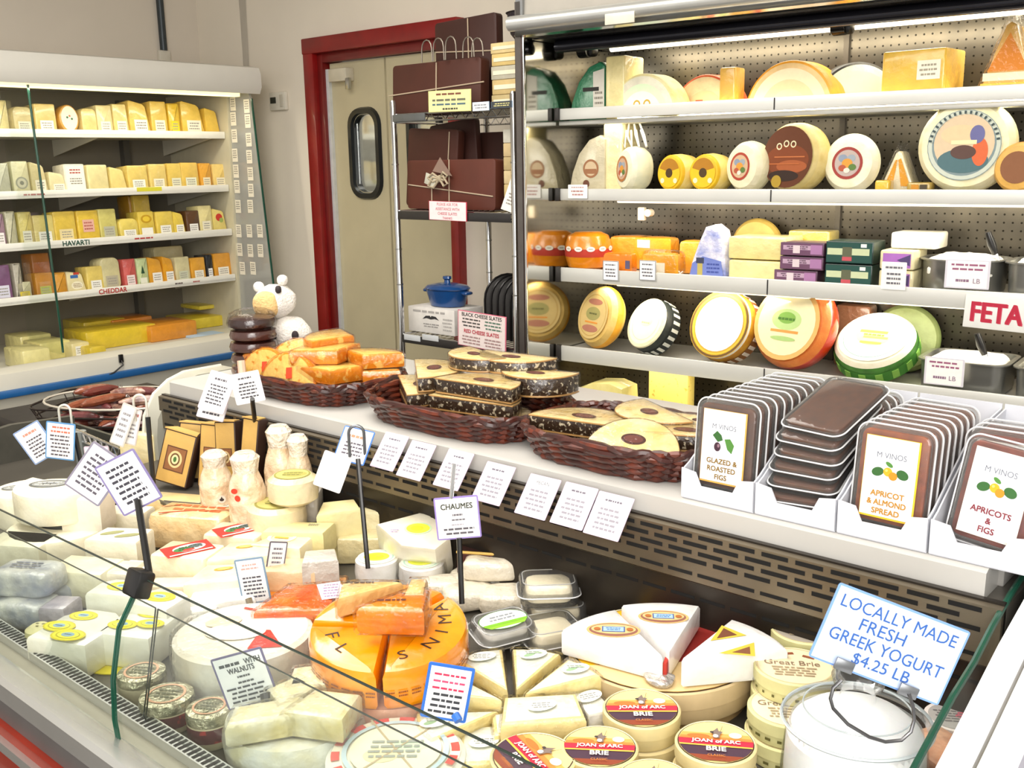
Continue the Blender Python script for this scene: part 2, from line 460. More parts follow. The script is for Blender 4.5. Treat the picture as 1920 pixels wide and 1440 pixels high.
# upstream glass divider
YD = PX(16, 247, SHX).y
dv = [(-5.3, .66), (-4.93, .66), (-4.93, .80), (-4.985, 1.93), (-5.3, 1.93)]
cpart(extr(MB(), dv, YD-.004, YD+.004, PANE), 'glass_divider')
cpart(MB().tube([(-4.93, YD, .67), (-4.93, YD, .80), (-4.985, YD, 1.95)], .006, GEDGE), 'glass_edge')
# shelves with price rails
for i, z in enumerate(LZ):
    sh = cpart(MB().box((-5.55, yc, z-.028), (.62, yl-.03, .016), cwin, .002), 'shelf')
    rail = MB().box((SHX+.004, yc, z-.02), (.012, yl-.03, .04), mat('efeee6', .35, coat=.3, var=.03), .003)
    o = rail.build('price_rail', sh)
    for yy in (YE-.06, YE-.75, YE-1.5):
        b = MB(); b.add([(-5.86, yy, z-.035), (-5.30, yy, z-.035), (-5.86, yy, z-.13), (-5.86, yy+.006, z-.035), (-5.30, yy+.006, z-.035), (-5.86, yy+.006, z-.13)], [(0, 1, 2), (3, 5, 4), (0, 3, 4, 1), (1, 4, 5, 2), (2, 5, 3, 0)], cwin)
        b.build('bracket', sh)
cpart(MB().box((-5.82, YE-.33, 1.1), (.05, .04, 1.7), mat('5d5a52', .5)), 'upright')
# deck and bumper
dk = [(-5.88, .02), (-4.92, .02), (-4.78, .40), (-4.72, .53), (-4.715, .585), (-4.735, .645), (-4.78, .665), (-4.87, .655), (-4.93, .60), (-5.88, .60)]
cpart(extr(MB(), dk, LY0, YE+.03, mat('d9d6c8', .4, coat=.2, var=.06, scale=4)), 'deck')
cpart(MB().box((-4.708, yc, .557), (.03, yl, .035), mat('1d5f9e', .4, coat=.3), .008), 'bumper_strip')
F = lambda x, y, z: frame((x, y, z), (0, 1, 0), (0, 0, 1))
lt = MB()
def railtext(px, py, i, h, t, c, w=None):
    p = PX(px, py, SHX+.011); art([('t', 0, 0, h, t, c, 0, w)], lt, F(SHX+.0105, p.y, LZ[i]-.02))
railtext(143, 455, 2, .026, '*HAVARTI', '1d4a3a', .165); railtext(212, 543, 3, .026, '*CHEDDAR', 'b02a22', .16)
for px_, py_, i_, w_, c_ in ((270, 444, 2, .13, 'b8403c'), (62, 361, 1, .12, 'a8504a'), (335, 527, 3, .06, '5b4b48'), (368, 522, 3, .05, 'a8504a')):
    p = PX(px_, py_, SHX+.011); art([('lines', 0, 0, w_, .018, 1, c_)], lt, F(SHX+.0105, p.y, LZ[i_]-.02))
p = PX(280, 351, SHX+.011); art([('r', 0, 0, .15, .022, 'd9d23a')], lt, F(SHX+.0102, p.y, LZ[1]-.012))
cpart(lt, 'shelf_lettering')
# white price labels stuck on the glass end panel
lab = [(437, 195), (463, 199), (438, 223), (465, 227), (440, 255), (467, 262), (441, 291), (468, 294), (443, 321), (470, 326), (445, 350), (471, 357), (447, 387), (470, 387), (448, 433), (468, 433), (488, 433), (450, 468), (470, 470), (489, 470), (455, 503), (475, 503)]
for i, (px, py) in enumerate(lab):
    p = PY(px, py, YE)
    row = ('top', 'second', 'third', 'fourth', 'fifth', 'sixth', 'seventh', 'eighth', 'eighth', 'ninth', 'ninth', 'tenth')
    mb = MB().box((0, 0, 0), (.052, .0015, .075), paper('ece6d6'))
    art([('lines', 0, .006, .04, .05, 4, '8f8a80')], mb, frame((0, -.001, 0), (1, 0, 0), (0, 0, 1)))
    o = mb.build('price_label', None, T(p.x, p.y-.002, p.z))
    tag(o, 'small white price label stuck on the glass end panel of the wall cheese case', 'price label', 'price labels on the end panel')

# packed cheeses: (photo x0, x1, y top, y bottom, colour, label colour or None, shape, what)
E1 = [(-6, 19, 470, 650, 'e8d9a0', None, 'b', 'pale cheese slab at the far left end'),
 (27, 66, 513, 660, 'e9d7a2', 'f3efe0', 'r', 'rounded cream cheese pack with a large white label'),
 (68, 109, 495, 660, 'e8cf86', 'f4f2ea', 'b', 'yellow slab with a square white label'),
 (113, 152, 500, 660, 'd9a24a', 'flower', 'd', 'round amber cheese with a flowery white face'),
 (155, 185, 525, 665, 'e9d68f', None, 'r', 'plain rounded pale piece next to the flowery round cheese'),
 (184, 214, 505, 665, 'ecdca0', 'f2eee0', 'b', 'pale yellow slab with white label corner'),
 (215, 244, 497, 668, 'ecd88f', 'f5f2e6', 'w', 'plain yellow wedge pack with a low white label'),
 (245, 285, 472, 672, 'f0cf6c', 'f6f3ea', 's', 'tall golden wedge with a bright white patch'),
 (286, 317, 478, 680, 'eecb62', 'f2ecdc', 'b', 'tall golden slab right of the bright wedge'),
 (319, 341, 492, 680, 'e8c23a', 'f0d72c', 'b', 'narrow pack with a bright yellow label'),
 (343, 386, 478, 685, 'efca58', 'f4eddc', 's', 'wide golden wedge with two small labels'),
 (387, 414, 525, 680, 'edc64f', None, 's', 'small slanted golden wedge at the right end')]
E2 = [(-8, 22, 905, 1070, 'b9bba4', None, 'b', 'greyish green pack at the left end'),
 (26, 59, 892, 1075, 'e3dcb4', 'ring', 'b', 'cream slab with a round grey seal'),
 (61, 93, 897, 1080, 'dccf9c', 'efe9d6', 's', 'leaning cream wedge beside the grey seal slab'),
 (94, 128, 965, 1078, 'e9dfae', 'f3efdf', 's', 'low pale wedge'),
 (123, 164, 912, 1065, 'efe9d2', 'redtext', 'b', 'white pack with red print'),
 (166, 206, 917, 1062, 'ecdfa4', None, 'b', 'plain pale block right of the red printed pack'),
 (208, 240, 932, 1050, 'ecd88a', None, 's', 'short yellow wedge in the middle of its row'),
 (241, 280, 922, 1045, 'ead074', 'eeeee6', 'b', 'yellow block with a white corner label'),
 (282, 315, 912, 1042, 'ead07a', 'ece6cf', 'b', 'yellow block above the yellow rail sticker'),
 (317, 345, 907, 1038, 'e6c864', 'e3e2c8', 'w', 'golden pack with pale green label'),
 (342, 375, 902, 1035, 'ecc760', 'e6e8d0', 'b', 'golden block with pale label, third from the right end'),
 (377, 399, 906, 1032, 'e8a93c', 'efe3c0', 'b', 'orange pack with cream label'),
 (401, 427, 912, 1030, 'eed07c', 'f0e6c8', 'b', 'pale golden block at the right end')]
E3 = [(-8, 15, 150, 370, 'a98a9a', 'f0eaea', 'b', 'purple and white pack at the left end'),
 (16, 36, 132, 340, 'c2c0a0', None, 'b', 'greyish pack beside the purple pack'),
 (39, 66, 136, 330, 'e8d57a', 'eceade', 'b', 'pale yellow block by the glass divider'),
 (66, 106, 157, 330, 'e6d582', 'f0f0ea', 'b', 'pale yellow block with a low white label'),
 (104, 147, 132, 320, 'e7c854', 'e9d9a4', 'b', 'tall yellow block with cream label above the HAVARTI rail'),
 (148, 190, 126, 310, 'eac848', 'pink', 'b', 'tall yellow block with a pink label'),
 (189, 223, 115, 296, 'd8cf78', 'b9b9a2', 'b', 'tall olive yellow block with a grey label'),
 (225, 263, 182, 292, 'ead56c', 'f2f1ea', 'r', 'low rounded yellow piece'),
 (262, 293, 132, 288, 'e7cb52', 'sun', 'b', 'yellow pack with a golden sun label'),
 (295, 328, 132, 272, 'ebd05c', 'f2f1ea', 'b', 'yellow block with a low white label, right of the sun pack'),
 (327, 350, 132, 266, 'e9cd52', 'f4f2e8', 's', 'narrow yellow wedge'),
 (351, 377, 127, 246, '5a3a20', 'f4f2ee', 'b', 'dark brown pack with a white label'),
 (375, 401, 92, 240, 'e9dc9c', 'f0ead2', 'b', 'cream upright pack'),
 (401, 427, 112, 240, 'e6d37c', 'redblob', 's', 'cream wedge with a red mark at the right end')]
E4 = [(-10, 27, 505, 735, '80587e', 'd9d8e8', 'b', 'purple pack with a pale label at the left end'),
 (28, 44, 492, 610, 'b9b3a0', None, 'b', 'grey pack behind the divider'),
 (32, 62, 622, 712, 'd9d3b0', 'd9c33a', 'b', 'small box with a yellow label'),
 (69, 104, 556, 696, 'e09a2c', 'b9c23c', 'b', 'orange block with a green label'),
 (103, 128, 556, 682, 'e2a236', None, 'b', 'plain orange block'),
 (127, 164, 545, 662, 'efe3b0', 'bluered', 's', 'cream wedge with blue and red print'),
 (165, 198, 512, 666, 'ecd472', 'f1f0ea', 'b', 'yellow block with a white label in the middle'),
 (192, 230, 452, 640, 'dad2a0', 'b8b098', 'r', 'pale round-bottomed pack standing tall'),
 (234, 259, 462, 622, 'd2605a', 'f0dede', 'b', 'pink red pack'),
 (259, 281, 457, 606, 'c9d9a0', 'tree', 'b', 'pale green pack with a dark tree mark'),
 (281, 310, 447, 594, 'e6a636', 'f2f0ea', 's', 'orange wedge next to the green pack'),
 (308, 331, 442, 590, 'e8a52c', 'eeece6', 's', 'bright orange wedge'),
 (331, 359, 447, 586, 'dcd3a4', 'ccd0b8', 'b', 'pale block between orange packs'),
 (360, 388, 452, 580, 'e8a836', 'f0ecdc', 'b', 'orange block with a pale label'),
 (389, 402, 432, 562, '2a2c30', 'f2f2f2', 'b', 'narrow black and white pack'),
 (403, 436, 422, 562, 'e4a032', 'f4f0e4', 'b', 'orange block at the right end')]
def pack(x0, x1, yt, yb, c, lab, shape, xf, what, shelfname, zb, upper=None, depth=.13):
    a, b2 = PX(x0, yb, xf), PX(x1, yb, xf); w = (b2.y-a.y)*.97
    h = PX((x0+x1)/2, yt, xf).z-zb
    if h < .03: h = .03
    M = frame((xf, (a.y+b2.y)/2, zb), (0, 1, 0), (0, 0, 1))    # local x right, y up, z to the shopper
    M = M @ R(radians(-4), 'X')
    kind = {'d': 'cheese_round', 'w': 'cheese_wedge', 's': 'cheese_wedge'}.get(shape, 'cheese_block')
    o = thing(kind, what+', '+shelfname, 'cheese', M, 'cheeses on the '+shelfname)
    mb = MB(); bm_ = wrap(c)
    if shape == 'r': mb.prism(rrect(w, h, min(w, h)*.3, 5, 0, h/2), -depth, 0, bm_, bev=.012)
    elif shape == 'd': mb.prism([(x, y+h/2) for x, y in circ(w/2, 28, 0, h/2)], -.09, 0, bm_, bev=.012)
    elif shape == 's': mb.prism([(-w/2, 0), (w/2, 0), (w*.32, h*.82), (w*.2, h*.9), (-w*.42, h), (-w/2, h*.97)], -depth, 0, bm_, bev=.008)
    elif shape == 'w': mb.prism([(-w/2, 0), (w/2, 0), (w*.42, h*.96), (w*.36, h), (-w*.46, h), (-w/2, h*.95)], -depth, 0, bm_, bev=.008)
    else: mb.prism(rrect(w, h, min(w, h)*.07, 2, 0, h/2), -depth, 0, bm_, bev=.008)
    mb.build('wrapped_cheese', o)
    L = None
    if lab == 'flower': L = [('e', 0, h*.52, w*.40, h*.42, 'f3ecd8'), ('c', -w*.1, h*.55, w*.05, '3a6a48'), ('c', w*.12, h*.5, w*.05, '3a6a48'), ('c', w*.02, h*.6, w*.05, 'c87a5a')]
    elif lab == 'ring': L = [('c', 0, h*.34, w*.36, '9a9a8c'), ('c', 0, h*.34, w*.27, 'c9c5b0'), ('c', 0, h*.34, w*.12, '77776c')]
    elif lab == 'redtext': L = [('r', 0, h*.5, w*.86, h*.85, 'f6f2e6'), ('lines', 0, h*.74, w*.6, h*.2, 2, 'a8322a'), ('lines', 0, h*.4, w*.6, h*.25, 3, '8f8a7c')]
    elif lab == 'pink': L = [('r', 0, h*.5, w*.52, h*.4, 'e2b0a0'), ('lines', 0, h*.5, w*.45, h*.3, 3, 'b05a50')]
    elif lab == 'sun': L = [('e', 0, h*.7, w*.34, h*.16, 'c59a1e'), ('e', 0, h*.7, w*.22, h*.10, 'e8c83a'), ('r', 0, h*.22, w*.7, h*.28, 'f1f0ea')]
    elif lab == 'redblob': L = [('c', -w*.05, h*.62, w*.24, 'c8382c'), ('c', w*.1, h*.5, w*.15, '9cae5a')]
    elif lab == 'tree': L = [('p', [(-w*.16, h*.45), (w*.16, h*.45), (0, h*.75)], '234a30'), ('r', 0, h*.2, w*.6, h*.2, 'e8ead8')]
    elif lab == 'bluered': L = [('r', -w*.1, h*.75, w*.4, h*.14, '3a6ab0'), ('r', w*.02, h*.88, w*.3, h*.1, 'c8402c'), ('e', 0, h*.35, w*.3, h*.18, 'f3ecd0'), ('lines', 0, h*.35, w*.45, h*.2, 3, '8a6a3a')]
    elif lab: L = [('r', w*.02, h*.26, w*.62, h*.34, lab), ('lines', w*.02, h*.26, w*.5, h*.24, 3, '9b978e')]
    if L: art(L, M=T(0, 0, .0006)).build('paper_label', o)
    return o
for lst, i, nm, s, oy in ((E1, 0, 'wall case top shelf', 3.692, 60), (E2, 1, 'wall case second shelf', 3.692, 60),
                          (E3, 2, 'wall case third shelf', 3.692, 360), (E4, 3, 'wall case fourth shelf', 3.692, 360)):
    for (x0, x1, yt, yb, c, lab_, shp, what) in lst:
        pack(x0, x1, oy+yt/s, oy+yb/s, c, lab_, shp, SHX-.03, what, nm, LZ[i]-.018)
pack(63, 98, 360+422/3.692, 360+560/3.692, 'd9852a', 'd9d2c2', 'b', SHX-.17, 'tall orange block behind the green label block', 'wall case fourth shelf', LZ[3]-.018)
pack(253, 285, 360+20/3.692, 360+135/3.692, 'e2c450', 'd8d0bc', 'b', SHX-.17, 'tall yellow block standing behind the sun pack', 'wall case third shelf', LZ[2]-.018)
pack(245, 256, 360+24/3.692, 360+160/3.692, 'b98a2a', None, 'b', SHX-.19, 'narrow amber pack behind the sun pack', 'wall case third shelf', LZ[2]-.018)
pack(290, 347, 360+375/3.692, 360+450/3.692, 'cfc496', None, 'b', SHX-.19, 'long pale block lying behind the orange wedges', 'wall case fourth shelf', LZ[3]-.018)

# deck: stacks of block cheese
def deckblock(px0, px1, pyt, pyb, x, d, zb, c, what, lab=None):
    a, b2 = PX(px0, pyb, x), PX(px1, pyb, x); h = PX((px0+px1)/2, pyt, x).z-zb
    o = thing('cheese_block', what+', on the deck of the wall case', 'cheese', place((x-d/2, (a.y+b2.y)/2, zb)), 'block cheeses on the wall case deck')
    w = b2.y-a.y
    MB().prism(rrect(d, w, .012, 2), 0, max(h, .025), wrap(c), bev=.008).build('wrapped_cheese', o)
    if lab: art([('r', 0, 0, w*.6, h*.6, lab), ('lines', 0, 0, w*.5, h*.4, 3, '98958c')], M=frame((d/2+.0008, 0, h*.5), (0, 1, 0), (0, 0, 1))).build('paper_label', o)
    return h
DZ0 = .60
deckblock(45, 98, 655, 690, -4.99, .22, DZ0, 'e6dd9a', 'low pale slab nearest the glass divider')
deckblock(78, 137, 640, 680, -5.16, .2, DZ0+.0, 'eadf92', 'pale yellow brick left of the white label brick')
deckblock(40, 100, 628, 655, -5.38, .2, DZ0+.0, 'e2d890', 'pale yellow brick at the back left')
deckblock(137, 172, 642, 678, -5.08, .17, DZ0, 'e9dca0', 'small brick with a white end label', 'eeeee8')
deckblock(170, 202, 650, 672, -4.98, .16, DZ0, 'dfc43c', 'small deep yellow brick')
deckblock(163, 297, 615, 655, -5.24, .26, DZ0, 'e3c632', 'long yellow brick in the middle')
deckblock(160, 240, 600, 640, -5.52, .26, DZ0, 'd8be34', 'dull yellow brick at the back')
deckblock(285, 373, 606, 650, -5.2, .28, DZ0, 'e0932a', 'big orange brick')
deckblock(214, 290, 596, 640, -5.5, .2, DZ0, 'dd8a2a', 'orange brick lying behind the long yellow brick')
deckblock(362, 424, 594, 640, -5.42, .3, DZ0, 'e6cf3a', 'yellow brick at the right end')
deckblock(375, 424, 575, 594, -5.5, .22, DZ0+.1, 'e8d54a', 'top yellow brick of the right end stack')
o = thing('paper_sheet', 'pale blue wrapping paper sheet beside the orange brick on the wall case deck', 'paper', place((-5.12, PX(395, 625, -5.1).y, DZ0)))
MB().prism(rrect(.24, .2, .01), 0, .012, paper('b9d3ec'), bev=.002).build('sheet', o)
o = thing('price_holder', 'black clip and wire price holder on the white front of the wall case', 'clip', T(*PX(226, 672, -4.715)))
MB().tube([(.0, 0, 0), (.02, .0, -.03), (.02, -.05, -.06), (.015, -.1, -.075)], .004, BLACK).build('wire', o)
MB().box((0.004, 0, .0), (.012, .022, .04), BLACK, .002).build('clip', o)
# ================================================================ TALL CASE (right, behind the counter)
A0 = Vector((-2.415, 2.852, 0)); TA = radians(4)
U = Vector((cos(TA), sin(TA), 0)); V = Vector((-sin(TA), cos(TA), 0))
TM = T(*A0) @ R(TA)
def PT(px, py, t):
    v = ray(px, py); s = ((A0-EYE).dot(V)+t)/v.dot(V); p = EYE+v*s; return ((p-A0).dot(U), p.z)
UE = 2.45
tall = thing('multideck_cheese_case', 'tall stainless open refrigerated case with four lit shelves of cheese wheels', 'refrigerated case', TM)
m = MB(); m.box((-.012, .29, 1.05), (.024, .6, 2.1), mat('77716c', .3, .8, var=.15)); m.build('end_panel', tall)
m = MB(); m.box((.002, .29, 1.05), (.003, .56, 1.9), MIRROR); m.build('end_mirror', tall)
m = MB(); m.box((-.012, -.004, 1.02), (.03, .01, 1.96), mat('3a2a28', .3, .6, var=.2), .002); m.box((.008, -.003, 1.02), (.008, .012, 1.96), CHROME, .002); m.build('end_trim', tall)
# perforated back panel
pm = bpy.data.materials.new('perforated_steel'); pm.use_nodes = True
nt = pm.node_tree; n = nt.nodes; L = nt.links; b = n['Principled BSDF']
b.inputs['Metallic'].default_value = .92; b.inputs['Roughness'].default_value = .3
tc = n.new('ShaderNodeTexCoord'); mp = n.new('ShaderNodeMapping'); mp.inputs['Scale'].default_value = (1/.026,)*3
L.new(tc.outputs['Object'], mp.inputs[0])
fr = n.new('ShaderNodeVectorMath'); fr.operation = 'FRACTION'; L.new(mp.outputs[0], fr.inputs[0])
sx = n.new('ShaderNodeSeparateXYZ'); L.new(fr.outputs[0], sx.inputs[0])
cb = n.new('ShaderNodeCombineXYZ'); L.new(sx.outputs['X'], cb.inputs['X']); L.new(sx.outputs['Z'], cb.inputs['Y'])
ds = n.new('ShaderNodeVectorMath'); ds.operation = 'DISTANCE'; L.new(cb.outputs[0], ds.inputs[0]); ds.inputs[1].default_value = (.5, .5, 0)
lt_ = n.new('ShaderNodeMath'); lt_.operation = 'LESS_THAN'; lt_.inputs[1].default_value = .125; L.new(ds.outputs['Value'], lt_.inputs[0])
nz = n.new('ShaderNodeTexNoise'); nz.inputs['Scale'].default_value = 9; L.new(tc.outputs['Object'], nz.inputs['Vector'])
cr = n.new('ShaderNodeValToRGB'); cr.color_ramp.elements[0].color = rgb('4a4741'); cr.color_ramp.elements[1].color = rgb('716a5c'); L.new(nz.outputs['Fac'], cr.inputs[0])
mx = n.new('ShaderNodeMix'); mx.data_type = 'RGBA'; L.new(lt_.outputs[0], mx.inputs['Factor']); L.new(cr.outputs[0], mx.inputs['A']); mx.inputs['B'].default_value = rgb('2a2721')
L.new(mx.outputs['Result'], b.inputs['Base Color'])
TB = .555
m = MB(); m.box((UE/2, TB+.012, 1.05), (UE, .024, 1.95), pm); m.build('back_panel', tall)
for u in (.96, 1.9): MB().box((u, TB-.006, 1.2), (.018, .014, 1.6), mat('5c564c', .4, .6)).build('back_upright', tall)
# canopy
def extru(mb, pr, u0, u1, mt):
    n_ = len(pr); vs = [(u, t, z) for u in (u0, u1) for t, z in pr]
    a = sum(pr[i][0]*pr[(i+1) % n_][1]-pr[(i+1) % n_][0]*pr[i][1] for i in range(n_))
    fs = [(i, n_+i, n_+(i+1) % n_, (i+1) % n_) for i in range(n_)]+[tuple(range(n_)), tuple(range(2*n_-1, n_-1, -1))]
    if a < 0: fs = [f[::-1] for f in fs]
    mb.add(vs, fs, mt); return mb
bar = [(-.03+.026*cos(radians(a)), 2.025+.026*sin(radians(a))) for a in range(0, 360, 30)]
extru(MB(), bar, -.03, UE, mat('c9cac6', .3, .6, var=.06)).build('front_bar', tall)
extru(MB(), [(-.02, 1.985), (.0, 1.98), (.012, 2.0), (-.005, 2.02)], -.02, UE, CHROME).build('lower_trim', tall)
extru(MB(), [(0, 2.04), (.02, 2.45), (.6, 2.45), (.6, 2.0), (.05, 1.985), (.02, 1.99)], -.03, UE, mat('b7b2a8', .5, .3, var=.05)).build('canopy', tall)
MB().box((UE/2, .29, 1.977), (UE-.03, .50, .006), mat('2c2a28', .22, .8, var=.15)).build('inner_ceiling', tall)
m = MB(); m.box((-.005, -.0, 2.25), (.03, .02, .4), mat('8d8f90', .35, .5)); m.build('corner_trim', tall)
m = MB(); m.box((.43, -.055, 2.0), (.11, .006, .035), mat('d9d6c6', .3, coat=.5), .002); m.build('badge_holder', tall)
m = MB(); m.lathe([(.022, 0), (.022, UE-.2)], mat('2a2a30', .2, .6), 14, T(.06, .13, 1.955) @ R(pi/2, 'Y')); m.build('lamp_rail', tall)
for u in (.03, .98):
    m = MB(); m.box((u+.05, .30, 1.955), (.07, .05, .05), mat('20201f', .3, .4), .012); m.lathe([(.03, 0), (.03, .04)], mat('20201f', .2, .5), 14, T(u+.03, .28, 1.955) @ R(pi/2, 'Y')); m.build('lamp_socket', tall)
def tube_lamp(z, t, e, w, nm):
    m = MB(); m.lathe([(.013, 0), (.013, UE-.3)], mat('fff4d8', .4, emit=e, var=0), 14, T(.12, t, z) @ R(pi/2, 'Y')); m.build('light_tube', tall)
    l = area(nm, A0+U*1.3+V*(t-.02)+Vector((0, 0, z-.02)), (2.2, .05), w, (1, .90, .72)); l.rotation_euler = (radians(18), 0, TA)
tube_lamp(1.965, .40, 3.0, 6, 'canopy_tube_light')
# shelves
TZ = [(1.70, 1.744), (1.44, 1.454), (1.145, 1.160), (.838, .858)]      # plate, rail top
TL = [1.703, 1.411, 1.106, .798]
TF = .20
railm = mat('dcdcd6', .32, .25, coat=.2, var=.05, scale=7)
for i, ((zp, zt), zb) in enumerate(zip(TZ, TL)):
    sh = MB().box((UE/2, TF+.18, zp-.008), (UE-.02, .34, .016), mat('c9c8c2', .35, .5, var=.06), .002).build('shelf', tall)
    rl = MB()
    rl.box((UE/2+.005, TF-.004, (zt+zb)/2), (UE-.03, .010, zt-zb), railm, .003)
    rl.build('price_rail', sh)
    jn = MB()
    for u in (.86, 1.75): jn.box((u, TF-.0095, (zt+zb)/2), (.004, .002, zt-zb-.004), DARK)
    jn.box((.018, TF-.01, (zt+zb)/2), (.02, .018, zt-zb+.006), DARK, .003)
    jn.build('rail_joint', sh)
    MB().box((UE/2+.1, TF+.05, zb+.0), (UE-.3, .04, .018), mat('fff6e0', .4, emit=(6 if i == 0 else .9 if i < 3 else .4), var=0), .004).build('light_strip', sh)
    l = area('shelf_light', A0+U*1.25+V*(TF+.07)+Vector((0, 0, zb-.012)), (2.2, .06), (8, 5, 5, 3)[i], (1, .91, .74)); l.rotation_euler = (radians(22), 0, TA)
# hook and cable details under the shelves
m = MB(); m.box((.26, TF+.2, 1.355), (.03, .02, .05), mat('e8e2cc', .5), .004); m.lathe([(.014, 0), (.014, .03)], mat('e8e2cc', .5), 12, T(.30, TF+.2, 1.36) @ R(pi/2, 'X')); m.build('shelf_clip', tall)
m = MB()
for k in range(5):
    m.tube([(.22+.02*k, .3, 1.69), (.20+.035*k, .27, 1.64), (.235+.03*k, .26, 1.60), (.24+.02*k, .28, 1.66)], .004, mat('efe8d2', .5), 6)
m.build('lamp_cable', tall)
# deck and base
extru(MB(), [(-.12, .05), (-.16, .40), (-.15, .56), (-.11, .575), (-.09, .48), (.55, .48), (.55, .05)], 0, UE, mat('d8d5c6', .4, .1, var=.06)).build('deck', tall)

# ---- wheels and packs standing on the shelves -------------------------------------------------
def facing(px, yaw, elev, zt, t, r):
    """frame whose z is the label direction; origin at back centre, lowest rim point on height zt"""
    n_ = (-V*cos(yaw)+U*sin(yaw))*cos(elev)+Vector((0, 0, sin(elev)))
    x = Vector((0, 0, 1)).cross(n_).normalized(); y = n_.cross(x)
    return n_, x, y
def stand(px, py, t, i, r, yaw=0, elev=0, sink=0):
    u, z = PT(px, py, t)
    n_, x, y = facing(px, radians(yaw), radians(elev), 0, t, r)
    o = A0+U*u+V*t; o.z = TZ[i][0]+r*cos(radians(elev))*(1-sink)+.001
    return Matrix((x, y, n_)).transposed().to_4x4(), o
def shelf_wheel(px, py, i, r, h, yaw, elev, t, side, top, label, layers, wrapc=None, band=None, bev=.018, rot=0, sidem=None, half=None):
    Rm, o = stand(px, py, t, i, r, yaw, elev)
    if half: o.z = TZ[i][0]+.001
    M = T(*o) @ Rm @ R(radians(rot))
    w = thing('round_cheese', label, 'cheese', M, None)
    sm = sidem or rind(*side) if isinstance(side, tuple) else rind(side)
    tm = rind(*top) if isinstance(top, tuple) else rind(top)
    if half:
        a0, a1 = half; M2 = w.matrix_world
        MB().prism(sector(r, a0, a1, 28), 0, h, sm, tm, bev=bev*.5).build('rind', w)
    else:
        k = [(r-bev*1.6, 0), (r-bev*.5, bev*.3), (r, bev), (r+.004, h/2), (r, h-bev), (r-bev*.5, h-bev*.3), (r-bev*1.6, h)]
        MB().lathe(k, [tm, tm, sm, sm, tm, tm, tm], 44).build('rind', w)
    if band:
        mb = MB(); bc, z0, z1, teeth, tc_ = band
        mb.lathe([(r+.0045, z0), (r+.0052, (z0+z1)/2), (r+.0045, z1)], ink(bc), 44, None, False, False)
        for k in range(teeth):
            a = 2*pi*k/teeth
            mb.box((r+.0056, 0, (z0+z1)/2), (.002, 2*pi*r/teeth*.45, (z1-z0)*.75), ink(tc_), 0, R(a))
        mb.build('printed_band', w)
    if layers: art(layers, M=T(0, 0, h+.0004) @ R(radians(-rot))).build('label', w)
    return w
# top shelf (seen from below, cut by the rail)
shelf_wheel(1235, 180, 0, .150, .10, -8, 0, .33, ('e9dfa8', 'dccd84'), 'efe9cf', 'half wheel with pale green label on the top shelf of the tall case', [('p', [(x, y) for x, y in sector(.115, 5, 175)], 'dff0c8'), ('p', [(x, y) for x, y in sector(.09, 8, 172)], 'f2f6e4'), ('ring', -.02, .045, .010, .016, 'c9a43a'), ('ring', .025, .045, .010, .016, 'c9a43a'), ('r', 0, .03, .07, .012, '4aa03a')], half=(0, 180))
shelf_wheel(1345, 170, 0, .14, .08, -8, 0, .40, ('d8673a', 'c4502e'), 'e6cfa0', 'small orange red half wheel behind an orange block on the top shelf', [('p', sector(.085, 10, 170), 'd9b98a'), ('r', -.02, .035, .03, .04, 'c2542e'), ('r', .03, .035, .03, .03, '6a9a3a')], half=(0, 180))
shelf_wheel(1506, 170, 0, .160, .10, -6, 0, .36, ('f0a92c', 'e3951f'), 'efc98a', 'large orange half wheel on the top shelf of the tall case', [('p', sector(.135, 6, 174), 'efd9b4'), ('p', sector(.10, 6, 174), 'e9c79a'), ('p', sector(.07, 8, 172), 'e0c5a2'), ('r', 0, .03, .05, .02, '8aa05a')], half=(0, 180))
shelf_wheel(1596, 165, 0, .150, .06, 44, 0, .42, ('2a2a28', '4a4a46'), 'c9d0bc', 'black-rinded half wheel with a pale greenish cut face, top shelf', [('p', sector(.12, 10, 170), 'bfcab8')], half=(0, 180))
def shelf_block(px0, px1, pyt, i, t, d, c, name, label, cat='cheese', M2=None, mt=None, yaw=0, layers=None, zb=None, zt=None, bev=.006, r=.008, off=(0, 0)):
    z0 = TZ[i][0] if zb is None else zb
    z0 += .0008
    u0, zz = PT(px0, pyt, t); u1, _ = PT(px1, pyt, t); h = max((zz if zt is None else zt)-z0, .02)
    w = abs(u1-u0); o = A0+U*((u0+u1)/2)+V*(t+d/2); o.z = z0
    b_ = thing(name, label, cat, T(*o) @ R(TA+radians(yaw)))
    mb = MB(); mb.prism(rrect(w, d, r, 3), 0, h, mt or wrap(c), bev=bev); mb.build('body' if name.endswith('box') else 'wrapped_cheese', b_)
    if layers:
        art(layers(w, h), M=frame((0, -d/2-.0008, h/2), (1, 0, 0), (0, 0, 1))).build('label', b_)
    return b_
def block_free(o, Mx, w, d, h, c): pass
shelf_block(1135, 1171, 106, 0, .24, .14, 'ecdc9c', 'cheese_block', 'tall pale yellow slab standing on the top shelf beside the green wrapped wedge')
shelf_block(1349, 1379, 127, 0, .25, .08, 'e6b24c', 'cheese_block', 'orange slab standing in front of the small red half wheel, top shelf')
shelf_block(1658, 1782, 97, 0, .24, .16, 'edc04a', 'cheese_block', 'big yellow block with a white label on the top shelf', yaw=-6, layers=lambda w, h: [('r', .25*w, .02, w*.36, .055, 'f3eed8'), ('lines', .25*w, .02, w*.3, .04, 3, 'a29a86')])
